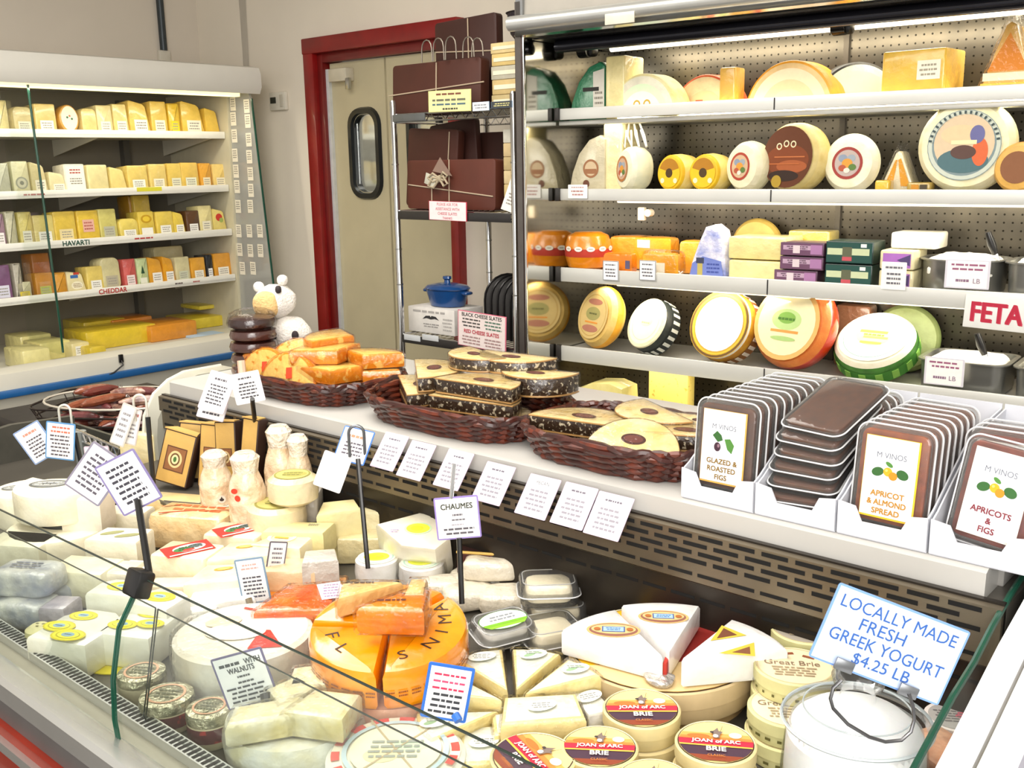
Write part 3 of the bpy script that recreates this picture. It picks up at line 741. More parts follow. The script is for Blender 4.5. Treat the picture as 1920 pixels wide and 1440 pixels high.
# green wrapped wedge at the mirror end, and its pouch neighbour one shelf down
def wedge_pack(px, i, t, c, c2, label, r=.17, h=.10, lay=None):
    u, _ = PT(px, 200, t); o = A0+U*u+V*t; o.z = TZ[i][0]+.001
    w = thing('cheese_wedge', label, 'cheese', T(*o) @ R(TA))
    mb = MB(); mb.prism([(-.1, 0), (.06, 0), (.06, .19), (.035, .205), (-.01, .19), (-.055, .14), (-.085, .07)], 0, h, wrap(c), wrap(c), bev=.008, M=frame((0, h, 0), (1, 0, 0), (0, 0, 1)))
    mb.build('wrapped_cheese', w)
    if lay: art(lay, M=frame((0, -.001, 0), (1, 0, 0), (0, 0, 1))).build('label', w)
    return w
wedge_pack(1108, 0, .26, '2f7a55', None, 'dark green wrapped wedge with a white side label, top shelf by the mirrored end', lay=[('p', [(.01, .005), (.058, .005), (.058, .18), (.01, .17)], 'd8d3c6'), ('r', .0, .11, .07, .014, '2c2a26'), ('lines', .034, .06, .04, .09, 5, '8a8478')])
wedge_pack(1108, 1, .25, 'c9bfa0', None, 'greyish wedge in clear wrap with a brown printed crest, second shelf by the mirrored end', lay=[('c', .0, .085, .034, '9a6a48'), ('c', .0, .085, .026, 'cdb592'), ('r', 0, .075, .05, .018, '9a6a48'), ('c', -.02, .03, .014, '6a4230')])
shelf_block(1131, 1166, 232, 1, .26, .13, 'efe0a8', 'cheese_block', 'tall pale slab with twisted clear wrap on the second shelf of the tall case')
def bull(r, ring, mid, blobs): return [('c', 0, 0, r, ring), ('c', 0, 0, r*.82, mid)]+[('e', bx*r, by*r, br*r, br*r*.8, bc) for bx, by, br, bc in blobs]
B1 = [(-.3, .3, .3, '8a96a8'), (.25, .3, .28, '9aa3ac'), (.0, .0, .35, 'd8963a'), (-.3, -.3, .25, 'b0543a'), (.35, -.25, .25, '5a7a3a'), (0, -.45, .2, 'e0d8c8')]
shelf_wheel(1213, 320, 1, .078, .10, -34, 3, .31, ('e4e0bc', 'd6d6b8'), ('ece8cc', 'dfdcbc'), 'small cream wheel facing left with an orange ringed picture label, second shelf', bull(.046, 'b0703a', 'c9a68a', B1), bev=.024)
for px, lb in ((1294, 'yellow ended short log, left of the two on the second shelf'), (1352, 'yellow ended short log, right of the two on the second shelf')):
    shelf_wheel(px, 320, 1, .063, .11, -14 if px < 1320 else -8, 2, .33, ('efd88a', 'e6c860'), ('e3b818', 'd9a812'), lb, [('c', 0, .0, .05, 'e2bc1e'), ('p', [(x, y+.004) for x, y in sector(.046, 15, 165)], 'b07818'), ('c', 0, .0, .016, '4a3414'), ('c', -.03, -.026, .009, 'efe2b8'), ('c', .03, -.026, .009, 'efe2b8')], bev=.012)
shelf_wheel(1424, 317, 1, .082, .09, -22, 3, .30, ('e6dfb8', 'd9d2aa'), ('ece4c4', 'e0d8b4'), 'small cream wheel with red ringed label between yellow logs and brown wheel', bull(.046, 'a8402e', 'cdb08c', B1), bev=.024)
shelf_wheel(1512, 302, 1, .108, .10, -16, 4, .31, ('e3cf8c', 'd2b868'), ('dcc88a', 'cdb872'), 'wheel with a large dark brown picture label on the second shelf', [('c', 0, 0, .098, '5d2f12'), ('e', 0, -.01, .085, .05, '7a3a16'), ('e', .02, -.03, .06, .02, 'a0542a'), ('e', -.01, -.06, .06, .018, '2e1a10'), ('ring', -.034, .034, .007, .011, 'e6d8b0'), ('ring', -.006, .042, .007, .011, 'e6d8b0'), ('ring', .022, .040, .007, .011, 'e6d8b0'), ('r', .01, .0, .12, .004, 'b86a3a'), ('r', -.01, -.022, .12, .004, 'b06030'), ('c', -.035, -.078, .02, 'a88a2a')])
shelf_wheel(1605, 316, 1, .089, .07, -4, 3, .30, ('e9e4c4', 'dcd8b4'), ('efead0', 'e2dcbc'), 'cream wheel with a small red ringed picture label, right of the brown label wheel', bull(.05, '9a3a34', 'b9a8a0', B1), bev=.026)
shelf_wheel(1820, 298, 1, .134, .11, 2, 3, .32, ('efe6b8', 'e3d89c'), ('f2ebc8', 'e8dfb0'), 'large white wheel with a crowded blue and orange picture label, second shelf', [('c', 0, 0, .101, '7f9192'), ('ring', 0, 0, .088, .099, 'c9cfbf'), ('c', 0, .005, .083, 'd9c2a0'), ('e', 0, -.045, .07, .035, '4f6f74'), ('e', -.01, .03, .055, .028, 'e3c79c'), ('e', .045, -.02, .022, .04, 'd8683a'), ('e', .035, .03, .02, .026, '6a6a9a'), ('e', 0, -.02, .035, .02, '5a4038'), ('r', .0, .008, .07, .012, 'efe0b0'), *[('r', .093*cos(radians(a)), .093*sin(radians(a)), .006, .009, '3a4a4c', a-90) for a in range(10, 175, 9)]], bev=.03)
shelf_wheel(1922, 340, 1, .07, .07, -10, 4, .26, ('d8963a', 'c9822a'), 'e8b45a', 'orange wheel cut off by the right edge of the photo, second shelf', [('c', 0, 0, .045, '8a5a3a')])
def tri_pack(px, py0, i, t, w, h, d, c, label, cols):
    u, _ = PT(px, py0, t); o = A0+U*u+V*(t+d/2); o.z = TZ[i][0]+.001
    th = thing('cheese_wedge', label, 'cheese', T(*o) @ R(TA))
    MB().prism([(-w/2, 0), (w/2, 0), (w*.08, h*.9), (0, h*.94), (-w*.08, h*.9)], 0, d, wrap(c), bev=.006, M=frame((0, d/2, 0), (1, 0, 0), (0, 0, 1))).build('wrapped_cheese', th)
    MB().prism([(-w*.56, -.0), (w*.56, -.0), (w*.05, h*1.02), (0, h*1.12), (-w*.05, h*1.02)], -.004, d+.004, FILM, M=frame((0, d/2, .001), (1, 0, 0), (0, 0, 1))).build('clear_wrap', th)
    art(cols, M=frame((0, -d/2-.0008, 0), (1, 0, 0), (0, 0, 1))).build('label', th)
    return th
tri_pack(1885, 180, 0, .26, .165, .235, .10, 'e3b25a', 'tall triangular orange wedge in clear wrap at the right of the top shelf', [('p', [(-.055, .085), (.055, .085), (0, .19)], 'd8861e'), ('r', 0, .07, .13, .022, 'e8e2c4'), ('r', 0, .035, .14, .035, 'e8bc4a')])
tri_pack(1682, 340, 1, .27, .115, .135, .08, 'ece2c0', 'small pointed wedge with two amber stripes on the second shelf', [('p', [(-.035, .03), (-.012, .03), (-.002, .10), (-.008, .10)], 'e0a02a'), ('p', [(.012, .02), (.04, .02), (.008, .105), (.0, .10)], 'e0a02a')])
shelf_block(1640, 1668, 338, 1, .215, .05, 'e6bc3c', 'cheese_block', 'small yellow piece lying in front of the pointed wedge, second shelf')
shelf_block(1700, 1746, 342, 1, .215, .05, 'b89a4a', 'cheese_block', 'small brown and yellow pack lying left of the large white wheel', layers=lambda w, h: [('r', -.15*w, 0, w*.3, h*.6, 'c98a2a'), ('r', .2*w, 0, w*.3, h*.6, '4a3f2e')])

# third shelf
u, _ = PT(1103, 480, .30); o = A0+U*u+V*.30; o.z = TZ[2][0]+.001
w = thing('round_cheese', 'round orange cheese with a red band of white ovals by the mirrored end, third shelf', 'cheese', T(*o) @ R(TA))
om = wrap('df8a14', 'cf7a10', .3)
MB().lathe([(.05, 0), (.078, .012), (.088, .045), (.09, .07), (.088, .10), (.078, .130), (.05, .143)], om, 40).build('rind', w)
mb = MB(); mb.lathe([(.0895, .052), (.0905, .062), (.0905, .075), (.0895, .082)], ink('b3301c'), 40, None, False, False)
for k in range(12):
    a = 2*pi*k/12+.15; art([('e', 0, 0, .016, .0095, 'f2ece0'), ('r', 0, 0, .016, .003, '9a958c')], mb, frame((.092*cos(a), .092*sin(a), .083), (-sin(a), cos(a), 0), (0, 0, 1)))
mb.build('printed_band', w)
def chunk(px, py, t, i, w, d, h, yaw, c, label, lay=None, zb=None, name='cheese_wedge', film=False, tri=True):
    u, _ = PT(px, py, t); o = A0+U*u+V*t; o.z = (TZ[i][0] if zb is None else zb)+.001
    th = thing(name, label, 'cheese', T(*o) @ R(TA+radians(yaw)))
    out = [(-w/2, -d*.5), (w/2, -d*.5), (w*.42, d*.2), (-w*.1, d*.5), (-w*.5, d*.1)] if tri else rrect(w, d, .01)
    MB().prism(out, 0, h, wrap(c), bev=.012).build('wrapped_cheese', th)
    if film: MB().blob((w*1.12, d*1.1, h*1.15), FILM, .4, nz=.006, seed=int(px), flat=True).build('clear_wrap', th)
    if lay: art(lay, M=frame((0, -d*.5-.0008, 0), (1, 0, 0), (0, 0, 1))).build('label', th)
    return th
chunk(1192, 470, .42, 2, .16, .12, .125, 6, 'e2901c', 'orange wedge at the back of the third shelf behind the front orange pieces')
chunk(1168, 490, .245, 2, .125, .07, .075, -4, 'e07c10', 'deep orange wedge at the front of the third shelf with a dark small sticker', [('r', .045, .035, .02, .03, '5a5470')])
chunk(1245, 490, .25, 2, .135, .075, .08, 8, 'f0a418', 'bright yellow orange wedge at the front with a white sticker, third shelf', [('r', -.005, .03, .045, .035, 'f0e6cf')], film=True)
chunk(1238, 460, .40, 2, .17, .1, .125, -8, 'e89a1a', 'orange wedge with a white top label at the back of the third shelf', [('r', -.04, .10, .06, .03, 'f0e6d4')])
chunk(1300, 480, .36, 2, .08, .09, .12, 14, 'eaa02a', 'narrow orange wedge left of the blue and white wrapped piece')
u, _ = PT(1335, 470, .27); o = A0+U*u+V*.285; o.z = TZ[2][0]+.001
th = thing('wrapped_cheese', 'cheese in blue and white crinkled wrapper on the third shelf', 'cheese', T(*o) @ R(TA))
MB().prism([(-.078, 0), (.072, 0), (.065, .1), (.045, .165), (.015, .185), (-.02, .175), (-.045, .12), (-.07, .05)], 0, .09, wrap('e9e6ee', '8a94cc', .9), bev=.02, M=frame((0, .045, 0), (1, 0, 0), (0, 0, 1))).build('wrapper', th)
art([('p', [(-.07, .006), (.06, .006), (.05, .06), (-.02, .075), (-.06, .05)], '6f7fc4'), ('r', -.03, .03, .02, .05, 'b8a85a'), ('r', -.03, .06, .03, .02, '3a3f58'), ('lines', .02, .035, .06, .04, 3, '3f4f9a')], M=frame((0, -.0455, .0), (1, 0, 0), (0, 0, 1))).build('print', th)
shelf_block(1366, 1470, 487, 2, .24, .17, 'efe0a0', 'cheese_block', 'lower pale yellow block of the stack right of the blue wrapped piece', layers=None)
zb2 = TZ[2][0]+.071
shelf_block(1366, 1474, 440, 2, .25, .16, 'efdf98', 'cheese_block', 'upper pale yellow block of the stack right of the blue wrapped piece', zb=zb2, zt=1.292)
shelf_block(1478, 1556, 432, 2, .42, .1, 'c9b45a', 'cheese_block', 'olive yellow block at the back of the third shelf behind the purple boxes')
shelf_wheel(1425, 450, 2, .095, .05, 0, 2, .52, ('b79a4a', 'a88a3a'), 'c9ad5a', 'brown rinded wheel at the back of the third shelf behind the pale blocks', None)
def choc(w, h, c, d, l2):
    return [('r', 0, 0, w*.97, h*.9, c), ('r', -w*.08, h*.12, w*.7, h*.34, l2), ('r', .33*w, 0, w*.26, h*.7, d), ('lines', -w*.1, h*.12, w*.5, h*.3, 2, '4a3040'), ('r', -.12*w, 0, w*.16, h*.6, 'd9c8cc')]
for k, (pt_, zb_) in enumerate(((0, 0), (1, .046), (2, .092))):
    shelf_block(1463 if k else 1453, 1545 if k else 1535, 470, 2, .235-.005*k, .10, '5a3a52', 'cheese_box', 'purple striped flat box, %s of the stack of three on the third shelf' % ('bottom', 'middle', 'topmost')[k], 'box', zb=TZ[2][0]+zb_, zt=TZ[2][0]+zb_+.044, mt=mat('4a2d40', .4, coat=.3), layers=lambda w, h: choc(w, h, '6a4560', 'a878a4', 'b89ab0'), bev=.002, r=.003)
for k in range(2):
    shelf_block(1548, 1638, 470, 2, .235-.004*k, .12, '1c3a34', 'cheese_box', 'dark green box with a cream band, %s of two on the third shelf' % ('lower', 'upper')[k], 'box', zb=TZ[2][0]+.073*k, zt=TZ[2][0]+.073*k+.071, mt=mat('15302c', .3, coat=.5), layers=lambda w, h: [('r', 0, 0, w*.95, h*.9, '1d4a42'), ('r', -w*.02, h*.04, w*.88, h*.3, 'c6cfa6'), ('r', -.04*w, 0, w*.2, h*.5, '5d6048'), ('r', -.04*w, -h*.28, w*.2, h*.18, 'c4505a'), ('r', .3*w, h*.33, w*.12, h*.16, 'e8ece6')], bev=.003, r=.004)
for k in range(2):
    shelf_block(1650, 1716, 470, 2, .225, .14, 'ece2b4', 'cheese_block', 'cream block with a purple label, %s of two left of the steel pan' % ('lower', 'upper')[k], zb=TZ[2][0]+.062*k, zt=TZ[2][0]+.062*k+.06, layers=lambda w, h: [('r', 0, -.002, w*.8, h*.75, 'a468b8'), ('p', [(0, 0), (w*.38, h*.3), (w*.38, -h*.3)], '4a3a6a')])
shelf_block(1668, 1758, 447, 2, .28, .14, 'f4efdc', 'cheese_block', 'white block lying on the purple labelled cream blocks', zb=TZ[2][0]+.123, zt=TZ[2][0]+.173, r=.02)
def tagcard(u, t, z, w, h, label, lines=3, col='6a6870', border=None, lean=0, head=None, txt=None, yaw=0):
    o = A0+U*u+V*t; o.z = z
    th = thing('price_card', label, 'price card', T(*o) @ R(TA+radians(yaw)) @ R(radians(lean), 'X'))
    MB().prism(rrect(w, h, .003), -.0012, 0, paper('f1efec'), M=frame((0, 0, h/2), (1, 0, 0), (0, 0, 1))).build('card', th)
    la = []
    if border: la += [('r', 0, 0, w*.99, h*.99, border), ('r', 0, 0, w*.9, h*.92, 'f4f3f0')]
    if txt: la += txt(w, h)
    else:
        la += [('lines', 0, h*.3, w*.75, h*.16, 1, head or col), ('lines', 0, -h*.1, w*.7, h*.5, lines, col)]
    art(la, M=frame((0, -.0004, h/2), (1, 0, 0), (0, 0, 1))).build('lettering', th)
    return th
for px, lb in ((1145, 'grey edged price card below the orange wedges, left of two on the rail'), (1214, 'grey edged price card below the orange wedges, right of two on the rail')):
    u, z = PT(px, 526, TF-.014); tagcard(u, TF-.014, z, .068, .072, lb, border='8d8f92')
u, z = PT(1674, 540, TF-.014); tagcard(u, TF-.014, z-.005, .075, .085, 'small price card in front of the purple labelled cream blocks')
u, z = PT(1083, 372, TF-.014); tagcard(u, TF-.014, z, .085, .05, 'white label on the second shelf rail below the brown crest wedge', 2, 'b88a84')
# steel pans of feta with scoops
def pan(u, t, i, w, d, h, label, hole, cards, scoop, ztop=None, r=.05):
    o = A0+U*u+V*(t+d/2); o.z = TZ[i][0]+.0008
    th = thing('steel_pan', label, 'pan', T(*o) @ R(TA))
    mb = MB(); n_ = 6; a, b2 = rrect(w, d, r, n_), rrect(w*.94, d*.92, r*.9, n_); k = len(a)
    ri = rrect(w+.02, d+.02, r+.01, n_)
    rings = [(b2, 0), (inset(a, .004), h*.06), (a, h), (ri, h), (ri, h+.004), (inset(a, .004), h+.004), (inset(b2, .004), .006)]
    vs = [(x, y, z) for q, z in rings for x, y in q]
    fs = [(s_*k+j, s_*k+(j+1) % k, (s_+1)*k+(j+1) % k, (s_+1)*k+j) for s_ in range(len(rings)-1) for j in range(k)]
    fs += [tuple(range(k-1, -1, -1)), tuple(range((len(rings)-1)*k, len(rings)*k))]
    mb.add(vs, fs, mat('a3a39e', .3, .85, var=.1, scale=6)); mb.build('pan_body', th)
    c_ = thing('crumbled_cheese', hole, 'cheese', T(*(o+Vector((0, 0, h*.30)))) @ R(TA))
    MB().blob((w*.86, d*.84, h*.86), mat('f6f3ea', .6, var=.05, bump=(40, .6)), .35, .55, nz=.008, ns=30, seg=40, seed=i, flat=True).build('cheese_mass', c_)
    if scoop:
        su, sz, hd = scoop; so = A0+U*(u+su)+V*(t+d*.35); so.z = o.z+h
        s_ = thing('serving_scoop', hd, 'scoop', T(*so) @ R(TA))
        MB().tube([(.0, 0, .02), (-.012, -.005, .05), (-.024, -.01, .085)], [.009, .013, .009], BLACK, 12).build('handle', s_)
        MB().tube([(-.0, 0, .03), (.012, 0, 0), (.02, 0, -.01)], .004, CHROME, 8).build('shaft', s_)
    return th
u0, _ = PT(1704, 520, .21); u1, _ = PT(1880, 520, .21)
p1_ = pan((u0+u1)/2, .22, 2, u1-u0-.03, .22, .095, 'oval stainless pan of white feta on the third shelf above the FETA sign', 'white crumbled feta heaped in the third shelf pan', None, (.09, 0, 'black handled scoop stuck in the third shelf feta pan'), r=.09)
pan((u0+u1)/2+.235, .22, 2, .2, .22, .095, 'second stainless pan cut by the right edge of the photo, third shelf', 'white cheese in the pan at the right end of the third shelf', None, None)
u0, _ = PT(1712, 700, .21); u1, _ = PT(1888, 700, .21)
pan((u0+u1)/2, .22, 3, u1-u0-.02, .22, .095, 'stainless pan of white feta on the bottom shelf below the FETA sign', 'white crumbled feta in the bottom shelf pan', None, (.05, 0, 'black handled scoop leaning in the bottom shelf feta pan'), r=.04)
pan((u0+u1)/2+.25, .22, 3, .2, .22, .095, 'stainless pan cut by the right edge of the photo, bottom shelf', 'white cheese in the pan at the right end of the bottom shelf', None, None, r=.04)
ftx = lambda w, h: [('r', 0, h*.28, w*.8, h*.16, 'f1efec'), ('lines', 0, h*.25, w*.8, h*.3, 2, '9a5a78'), ('lines', -w*.1, -h*.22, w*.34, h*.2, 1, '8a6a84'), ('t', w*.22, -h*.22, h*.17, 'LB', '8a6a84', 0, w*.3)]
u, z = PT(1812, 541, .19); tagcard(u, .185, z+.0, .125, .085, 'white price card hung on the third shelf feta pan', txt=ftx, border='d8d4de')
u, z = PT(1769, 722, .19); tagcard(u, .185, z, .115, .085, 'white price card hung on the bottom shelf feta pan', txt=ftx, border='d8d4de')
# FETA sign
u0, z0 = PT(1814, 618, TF-.02); u1, z1 = PT(1930, 562, TF-.02)
o = A0+U*((u0+u1)/2+.01)+V*(TF-.02); o.z = (z0+z1)/2+.004
sg = thing('shelf_sign', 'white sign with red letters FETA hanging from the third shelf rail', 'sign', T(*o) @ R(TA) @ R(radians(2), 'Y'))
MB().box((0, 0, 0), (.205, .003, .098), paper('e6e6e2'), .001).build('card', sg)
art([('t', -.014, 0, .058, '*FETA', 'b81f3c', 0, .138)], M=frame((0, -.0018, 0), (1, 0, 0), (0, 0, 1))).build('lettering', sg)
art([('t', -.0112, -.0012, .058, '*FETA', 'c8405a', 0, .138)], M=frame((0, -.0017, 0), (1, 0, 0), (0, 0, 1))).build('lettering_shade', sg)

# bottom shelf wheels leaning back
shelf_wheel(1144, 600, 3, .118, .085, -22, 16, .33, ('e9a92a', 'd9941e'), ('e3c070', 'd6b05a'), 'yellow orange wheel leaning back at the left of the bottom shelf', [('c', 0, 0, .092, 'ddc07c'), ('ring', 0, 0, .078, .082, 'c9a45a'), ('e', 0, .006, .045, .026, 'a8a060'), ('e', 0, .052, .045, .012, 'b87a62'), ('e', 0, -.052, .05, .014, 'b87a62'), ('r', 0, -.028, .08, .006, 'e8963a'), ('lines', 0, .006, .06, .014, 1, '6a6a3a')], bev=.028)
shelf_wheel(1240, 610, 3, .098, .085, -20, 26, .33, ('1d2320', '2a302c'), ('e9e3c0', 'dfd8b0'), 'white faced wheel with a black and silver striped side, bottom shelf', [('c', 0, 0, .083, 'eeeacb'), ('ring', 0, 0, .066, .069, 'd6d0a6'), ('e', 0, .008, .035, .022, 'dde0b4'), ('lines', 0, 0, .05, .014, 1, 'b9b482')], band=('1b211e', .008, .050, 22, 'cfd0c4'), bev=.006)
shelf_wheel(1374, 615, 3, .122, .09, -10, 20, .33, ('b9791f', 'd9a62a'), ('f3efe0', 'ece8d4'), 'wheel with its face painted glare white and golden patterned rim on the bottom shelf', [('c', 0, 0, .122, 'd2a62e'), ('ring', 0, 0, .112, .120, '6a4a1a'), ('ring', 0, 0, .104, .109, 'e6c23a'), ('c', 0, 0, .098, 'fbfbf4')], band=('8a5a2a', .006, .05, 26, 'e0d8c4'), bev=.012)  # near-white disc puts the overexposed glare into the face colour
shelf_wheel(1510, 620, 3, .148, .115, -14, 17, .33, ('b8240c', 'cf3a10'), ('e0863a', 'd8702a'), 'big red wax wheel with a cream label, centre of the bottom shelf', [('c', 0, 0, .128, 'e9b468'), ('c', 0, 0, .112, 'f3e6b8'), ('e', .0, .01, .058, .036, 'b9d48a'), ('e', 0, .016, .034, .02, '7fae4a'), ('r', 0, -.03, .11, .009, 'e39a4a'), ('e', 0, -.055, .05, .008, 'a9c87a'), ('lines', 0, .012, .07, .018, 1, '4a7a2a')], sidem=wrap('b8240c', 'cf3a10', .25), bev=.034)
shelf_wheel(1648, 650, 3, .128, .085, -4, 54, .33, ('3f7a2a', '2f5f22'), ('efe9d2', 'e6dfc2'), 'white and green wheel tipped far back on the bottom shelf', [('c', 0, 0, .112, 'f6f3e2'), ('ring', 0, 0, .094, .097, '7fa89a'), ('e', 0, .008, .058, .05, 'd8e08a'), ('r', -.005, .02, .09, .012, '8fc23a'), ('r', .008, -.005, .08, .010, 'a9cf4a'), ('r', 0, -.03, .07, .010, '9ac83f'), ('lines', 0, .006, .07, .016, 1, '6a9a2a')], band=('3c7a28', .004, .045, 16, '7fb04a'), bev=.02)
chunk(1605, 600, .50, 3, .12, .08, .215, 0, '9a6a4e', 'brownish brick standing at the back of the bottom shelf behind the red wheel', None, tri=False, name='cheese_block')
shelf_wheel(1700, 620, 3, .11, .06, 8, 10, .50, ('8a9a5a', '76884a'), ('93a066', '86925a'), 'dull green wheel at the back of the bottom shelf behind the white and green wheel', None)
# deck piece under the bottom shelf
u, z = PT(1115, 752, .10); o = A0+U*u+V*.12; o.z = .481
th = thing('cheese_wedge', 'large pale yellow wedge standing low in the tall case behind the right hand basket', 'cheese', T(*o) @ R(TA))
MB().prism([(-.13, 0), (.125, 0), (.105, .255), (.05, .27), (-.03, .262), (-.09, .235), (-.125, .18)], 0, .12, wrap('e3d68c', 'd9ca78', .25), bev=.012, M=frame((0, .12, 0), (1, 0, 0), (0, 0, 1))).build('wrapped_cheese', th)
u, z = PT(1240, 730, .30); o = A0+U*u+V*.38; o.z = .481
th = thing('cheese_block', 'yellow block coloured like the lit perforated back panel, low in the tall case', 'cheese', T(*o) @ R(TA))
MB().box((0, 0, .16), (.17, .06, .32), mat('e0c868', .5, var=.3, scale=60, c2='b89a3a', vw=.62), .008).build('wrapped_cheese', th)  # added box; its speckled yellow stands for light on the back panel

# ================================================================ CHROME WIRE RACK
RX0, RX1, RY0, RY1 = -3.20, -2.545, 2.95, 3.52
rack = thing('wire_rack', 'chrome wire shelving rack between the swing door and the tall cheese case', 'rack', T((RX0+RX1)/2, RY0, 0))
Ri = T(-(RX0+RX1)/2, -RY0, 0)
for x in (RX0, RX1):
    for y in (RY0, RY1):
        m = MB(); m.lathe([(.0135, 0), (.0135, 1.80), (.01, 1.81)], CHROME, 14, T(x, y, 0))
        for z in (.3, .62, 1.05, 1.2, 1.55): m.lathe([(.0148, z), (.0148, z+.006)], STEEL, 14, T(x, y, 0))
        m.build('post', rack, Ri)
RZ = [1.752, 1.362, .838]
for zi, z in enumerate(RZ):
    m = MB()
    for y in (RY0, RY1):
        m.tube([(RX0, y, z), (RX1, y, z)], .004, CHROME, 6); m.tube([(RX0, y, z-.03), (RX1, y, z-.03)], .004, CHROME, 6)
        k = 12; m.tube([(RX0+(RX1-RX0)*i/(2*k), y, z-.03*(i % 2)) for i in range(2*k+1)], .0025, CHROME, 5)
    for x in (RX0, RX1):
        m.tube([(x, RY0, z), (x, RY1, z)], .004, CHROME, 6); m.tube([(x, RY0, z-.03), (x, RY1, z-.03)], .004, CHROME, 6)
    for i in range(1, 22):
        x = RX0+(RX1-RX0)*i/22; m.tube([(x, RY0, z+.002), (x, RY1, z+.002)], .002, CHROME, 5)
    m.build('wire_shelf', rack, Ri)
    if zi > 0:
        MB().box(((RX0+RX1)/2, RY0-.008, z-.016), (RX1-RX0-.03, .006, .034), mat('2b2827', .4), .002).build('label_strip', rack, Ri)
    else: MB().box((RX0+.10, RY0-.008, z-.014), (.19, .006, .03), mat('6a6d6c', .3, .4), .002).build('label_strip', rack, Ri)
brown = mat('4a2216', .55, var=.2, scale=7); brown2 = mat('3b1a12', .55, var=.2, scale=7)
def slate(label, cx, cy, z, w, h, d, lean=0, roll=0, yaw=0, c=None, strings=()):
    o = thing('slate_board', label, 'cheese slate', T(cx, cy, z) @ R(radians(yaw)) @ R(radians(-lean), 'X') @ R(radians(roll), 'Y'))
    MB().prism(rrect(w, h, .015, 3, 0, h/2), -d/2, d/2, c or brown, bev=.003, M=frame((0, 0, 0), (1, 0, 0), (0, 0, 1))).build('board', o)
    if strings:
        m = MB()
        for (x0, z0, x1, z1) in strings: m.tube([(x0, -d/2-.003, z0), (x1, -d/2-.003, z1)], .0028, mat('b9a68c', .8), 6)
        m.build('string', o)
    return o
y0 = RY0+.06
p = PY(737, 190, y0); q = PY(902, 190, y0)
slate('wide brown slate tied with string standing on the top of the wire rack', (p.x+q.x)/2, y0+.02, RZ[0]+.006, q.x-p.x, .195, .05, 3, 0, 0, None, [(-.27, .075, .27, .10), (.01, 0, .01, .19)])
slate('brown slate tied with string standing behind the wide slate, tallest on the rack', PY(872, 70, y0+.1).x, y0+.12, RZ[0]+.006, .34, PY(872, 34, y0+.12).z-RZ[0]-.006, .04, 2, -2, 0, brown2, [(.02, .0, .02, .36), (-.165, .25, .165, .22)])
# wire hangers on top
for k, (px, py) in enumerate(((800, 92), (822, 88), (845, 85), (878, 88), (895, 92))):
    c_ = PY(px, py, y0-.015)
    h_ = thing('wire_hook', 'thin grey wire display hook standing among the slates, %s from the left' % ('first', 'second', 'third', 'fourth', 'fifth')[k], 'wire hook', T(c_.x, y0-.015, RZ[0]+.201))
    zt = c_.z-RZ[0]-.201+.02
    MB().tube([(-.03, 0, 0), (-.028, 0, zt*.7)]+[(.0-.028*cos(a*pi/6), 0, zt*.7+.035*sin(a*pi/6)) for a in range(1, 6)]+[(.028, 0, zt*.7), (.03, 0, 0)], .0028, mat('8d8478', .4, .6), 6).build('wire', h_)
p = PY(950, 100, y0)
b_ = thing('round_basket', 'dark woven bowl on top of the stack at the right of the wire rack top', 'basket', T(RX1-.015, y0+.1, RZ[0]+.245))
MB().lathe([(.075, 0), (.10, .03), (.112, .1), (.118, .105), (.11, .105), (.09, .02), (.0, .015)], mat('241a24', .6, var=.4, scale=60, bump=(80, .8)), 30).build('bowl', b_)
zz = RZ[0]+.005
for k, (h, c, lb) in enumerate(((.05, 'bba878', 'bottom'), (.055, 'cbb27a', 'second'), (.05, 'b9b4a0', 'third'), (.045, 'd6bb78', 'fourth'), (.04, 'dcc68e', 'topmost'))):
    o = thing('cracker_box', '%s tan box of the stack at the right of the wire rack top' % lb, 'box', T(RX1-.075+.004*(k % 2), y0+.10, zz), 'boxes on the rack top')
    MB().box((0, 0, h/2), (.175, .2, h-.001), mat(c, .6, var=.15, scale=30), .003).build('carton', o)
    MB().box((0, -.1015, h*.5), (.15, .002, h*.3), ink('e6dcc0')).build('printed_strip', o); zz += h
zz = RZ[1]+.005
for k in range(6):
    h = .052
    o = thing('cracker_box', 'tan box in the stack at the right of the middle rack shelf, %s from below' % ('first', 'second', 'third', 'fourth', 'fifth', 'sixth')[k], 'box', T(RX1-.065, y0+.12, zz), 'boxes on the middle rack shelf')
    MB().box((0, 0, h/2), (.12, .2, h-.001), mat(('cbb88a', 'c4ad78', 'd2bd90', 'b9a577', 'cbb487', 'd3cfc0')[k], .6, var=.15, scale=30), .003).build('carton', o); zz += h
slate('large brown slate with string bow standing on the middle rack shelf', PY(842, 350, y0).x, y0+.03, RZ[1]+.006, .50, .20, .06, 2, 0, 0, mat('5a2a1c', .55, var=.2, scale=7), [(-.24, .10, .24, .055), (-.10, 0, -.10, .11), (.0, .0, .0, .2)])
slate('brown slate leaning behind the bow slate on the left of the middle rack shelf', PY(800, 300, y0+.09).x, y0+.12, RZ[1]+.006, .30, .33, .04, 3, 3, 0, None, [(.1, .05, .1, .32)])
slate('brown slate tilted to the right behind the bow slate, middle rack shelf', PY(850, 300, y0+.14).x, y0+.17, RZ[1]+.006, .27, .36, .03, 3, -6, 0, brown2)
slate('dark brown slate at the right of the middle rack shelf', PY(905, 330, y0+.2).x, y0+.22, RZ[1]+.006, .26, .31, .03, 3, 0, 0, mat('3a1c14', .55, var=.2))
c_ = PY(826, 335, y0-.02)
bw = thing('twine_bow', 'twine bow with a small paper tag on the front of the large brown slate', 'bow', T(c_.x, y0-.025, c_.z))
tw = mat('b7a88c', .8, var=.2)
m = MB()
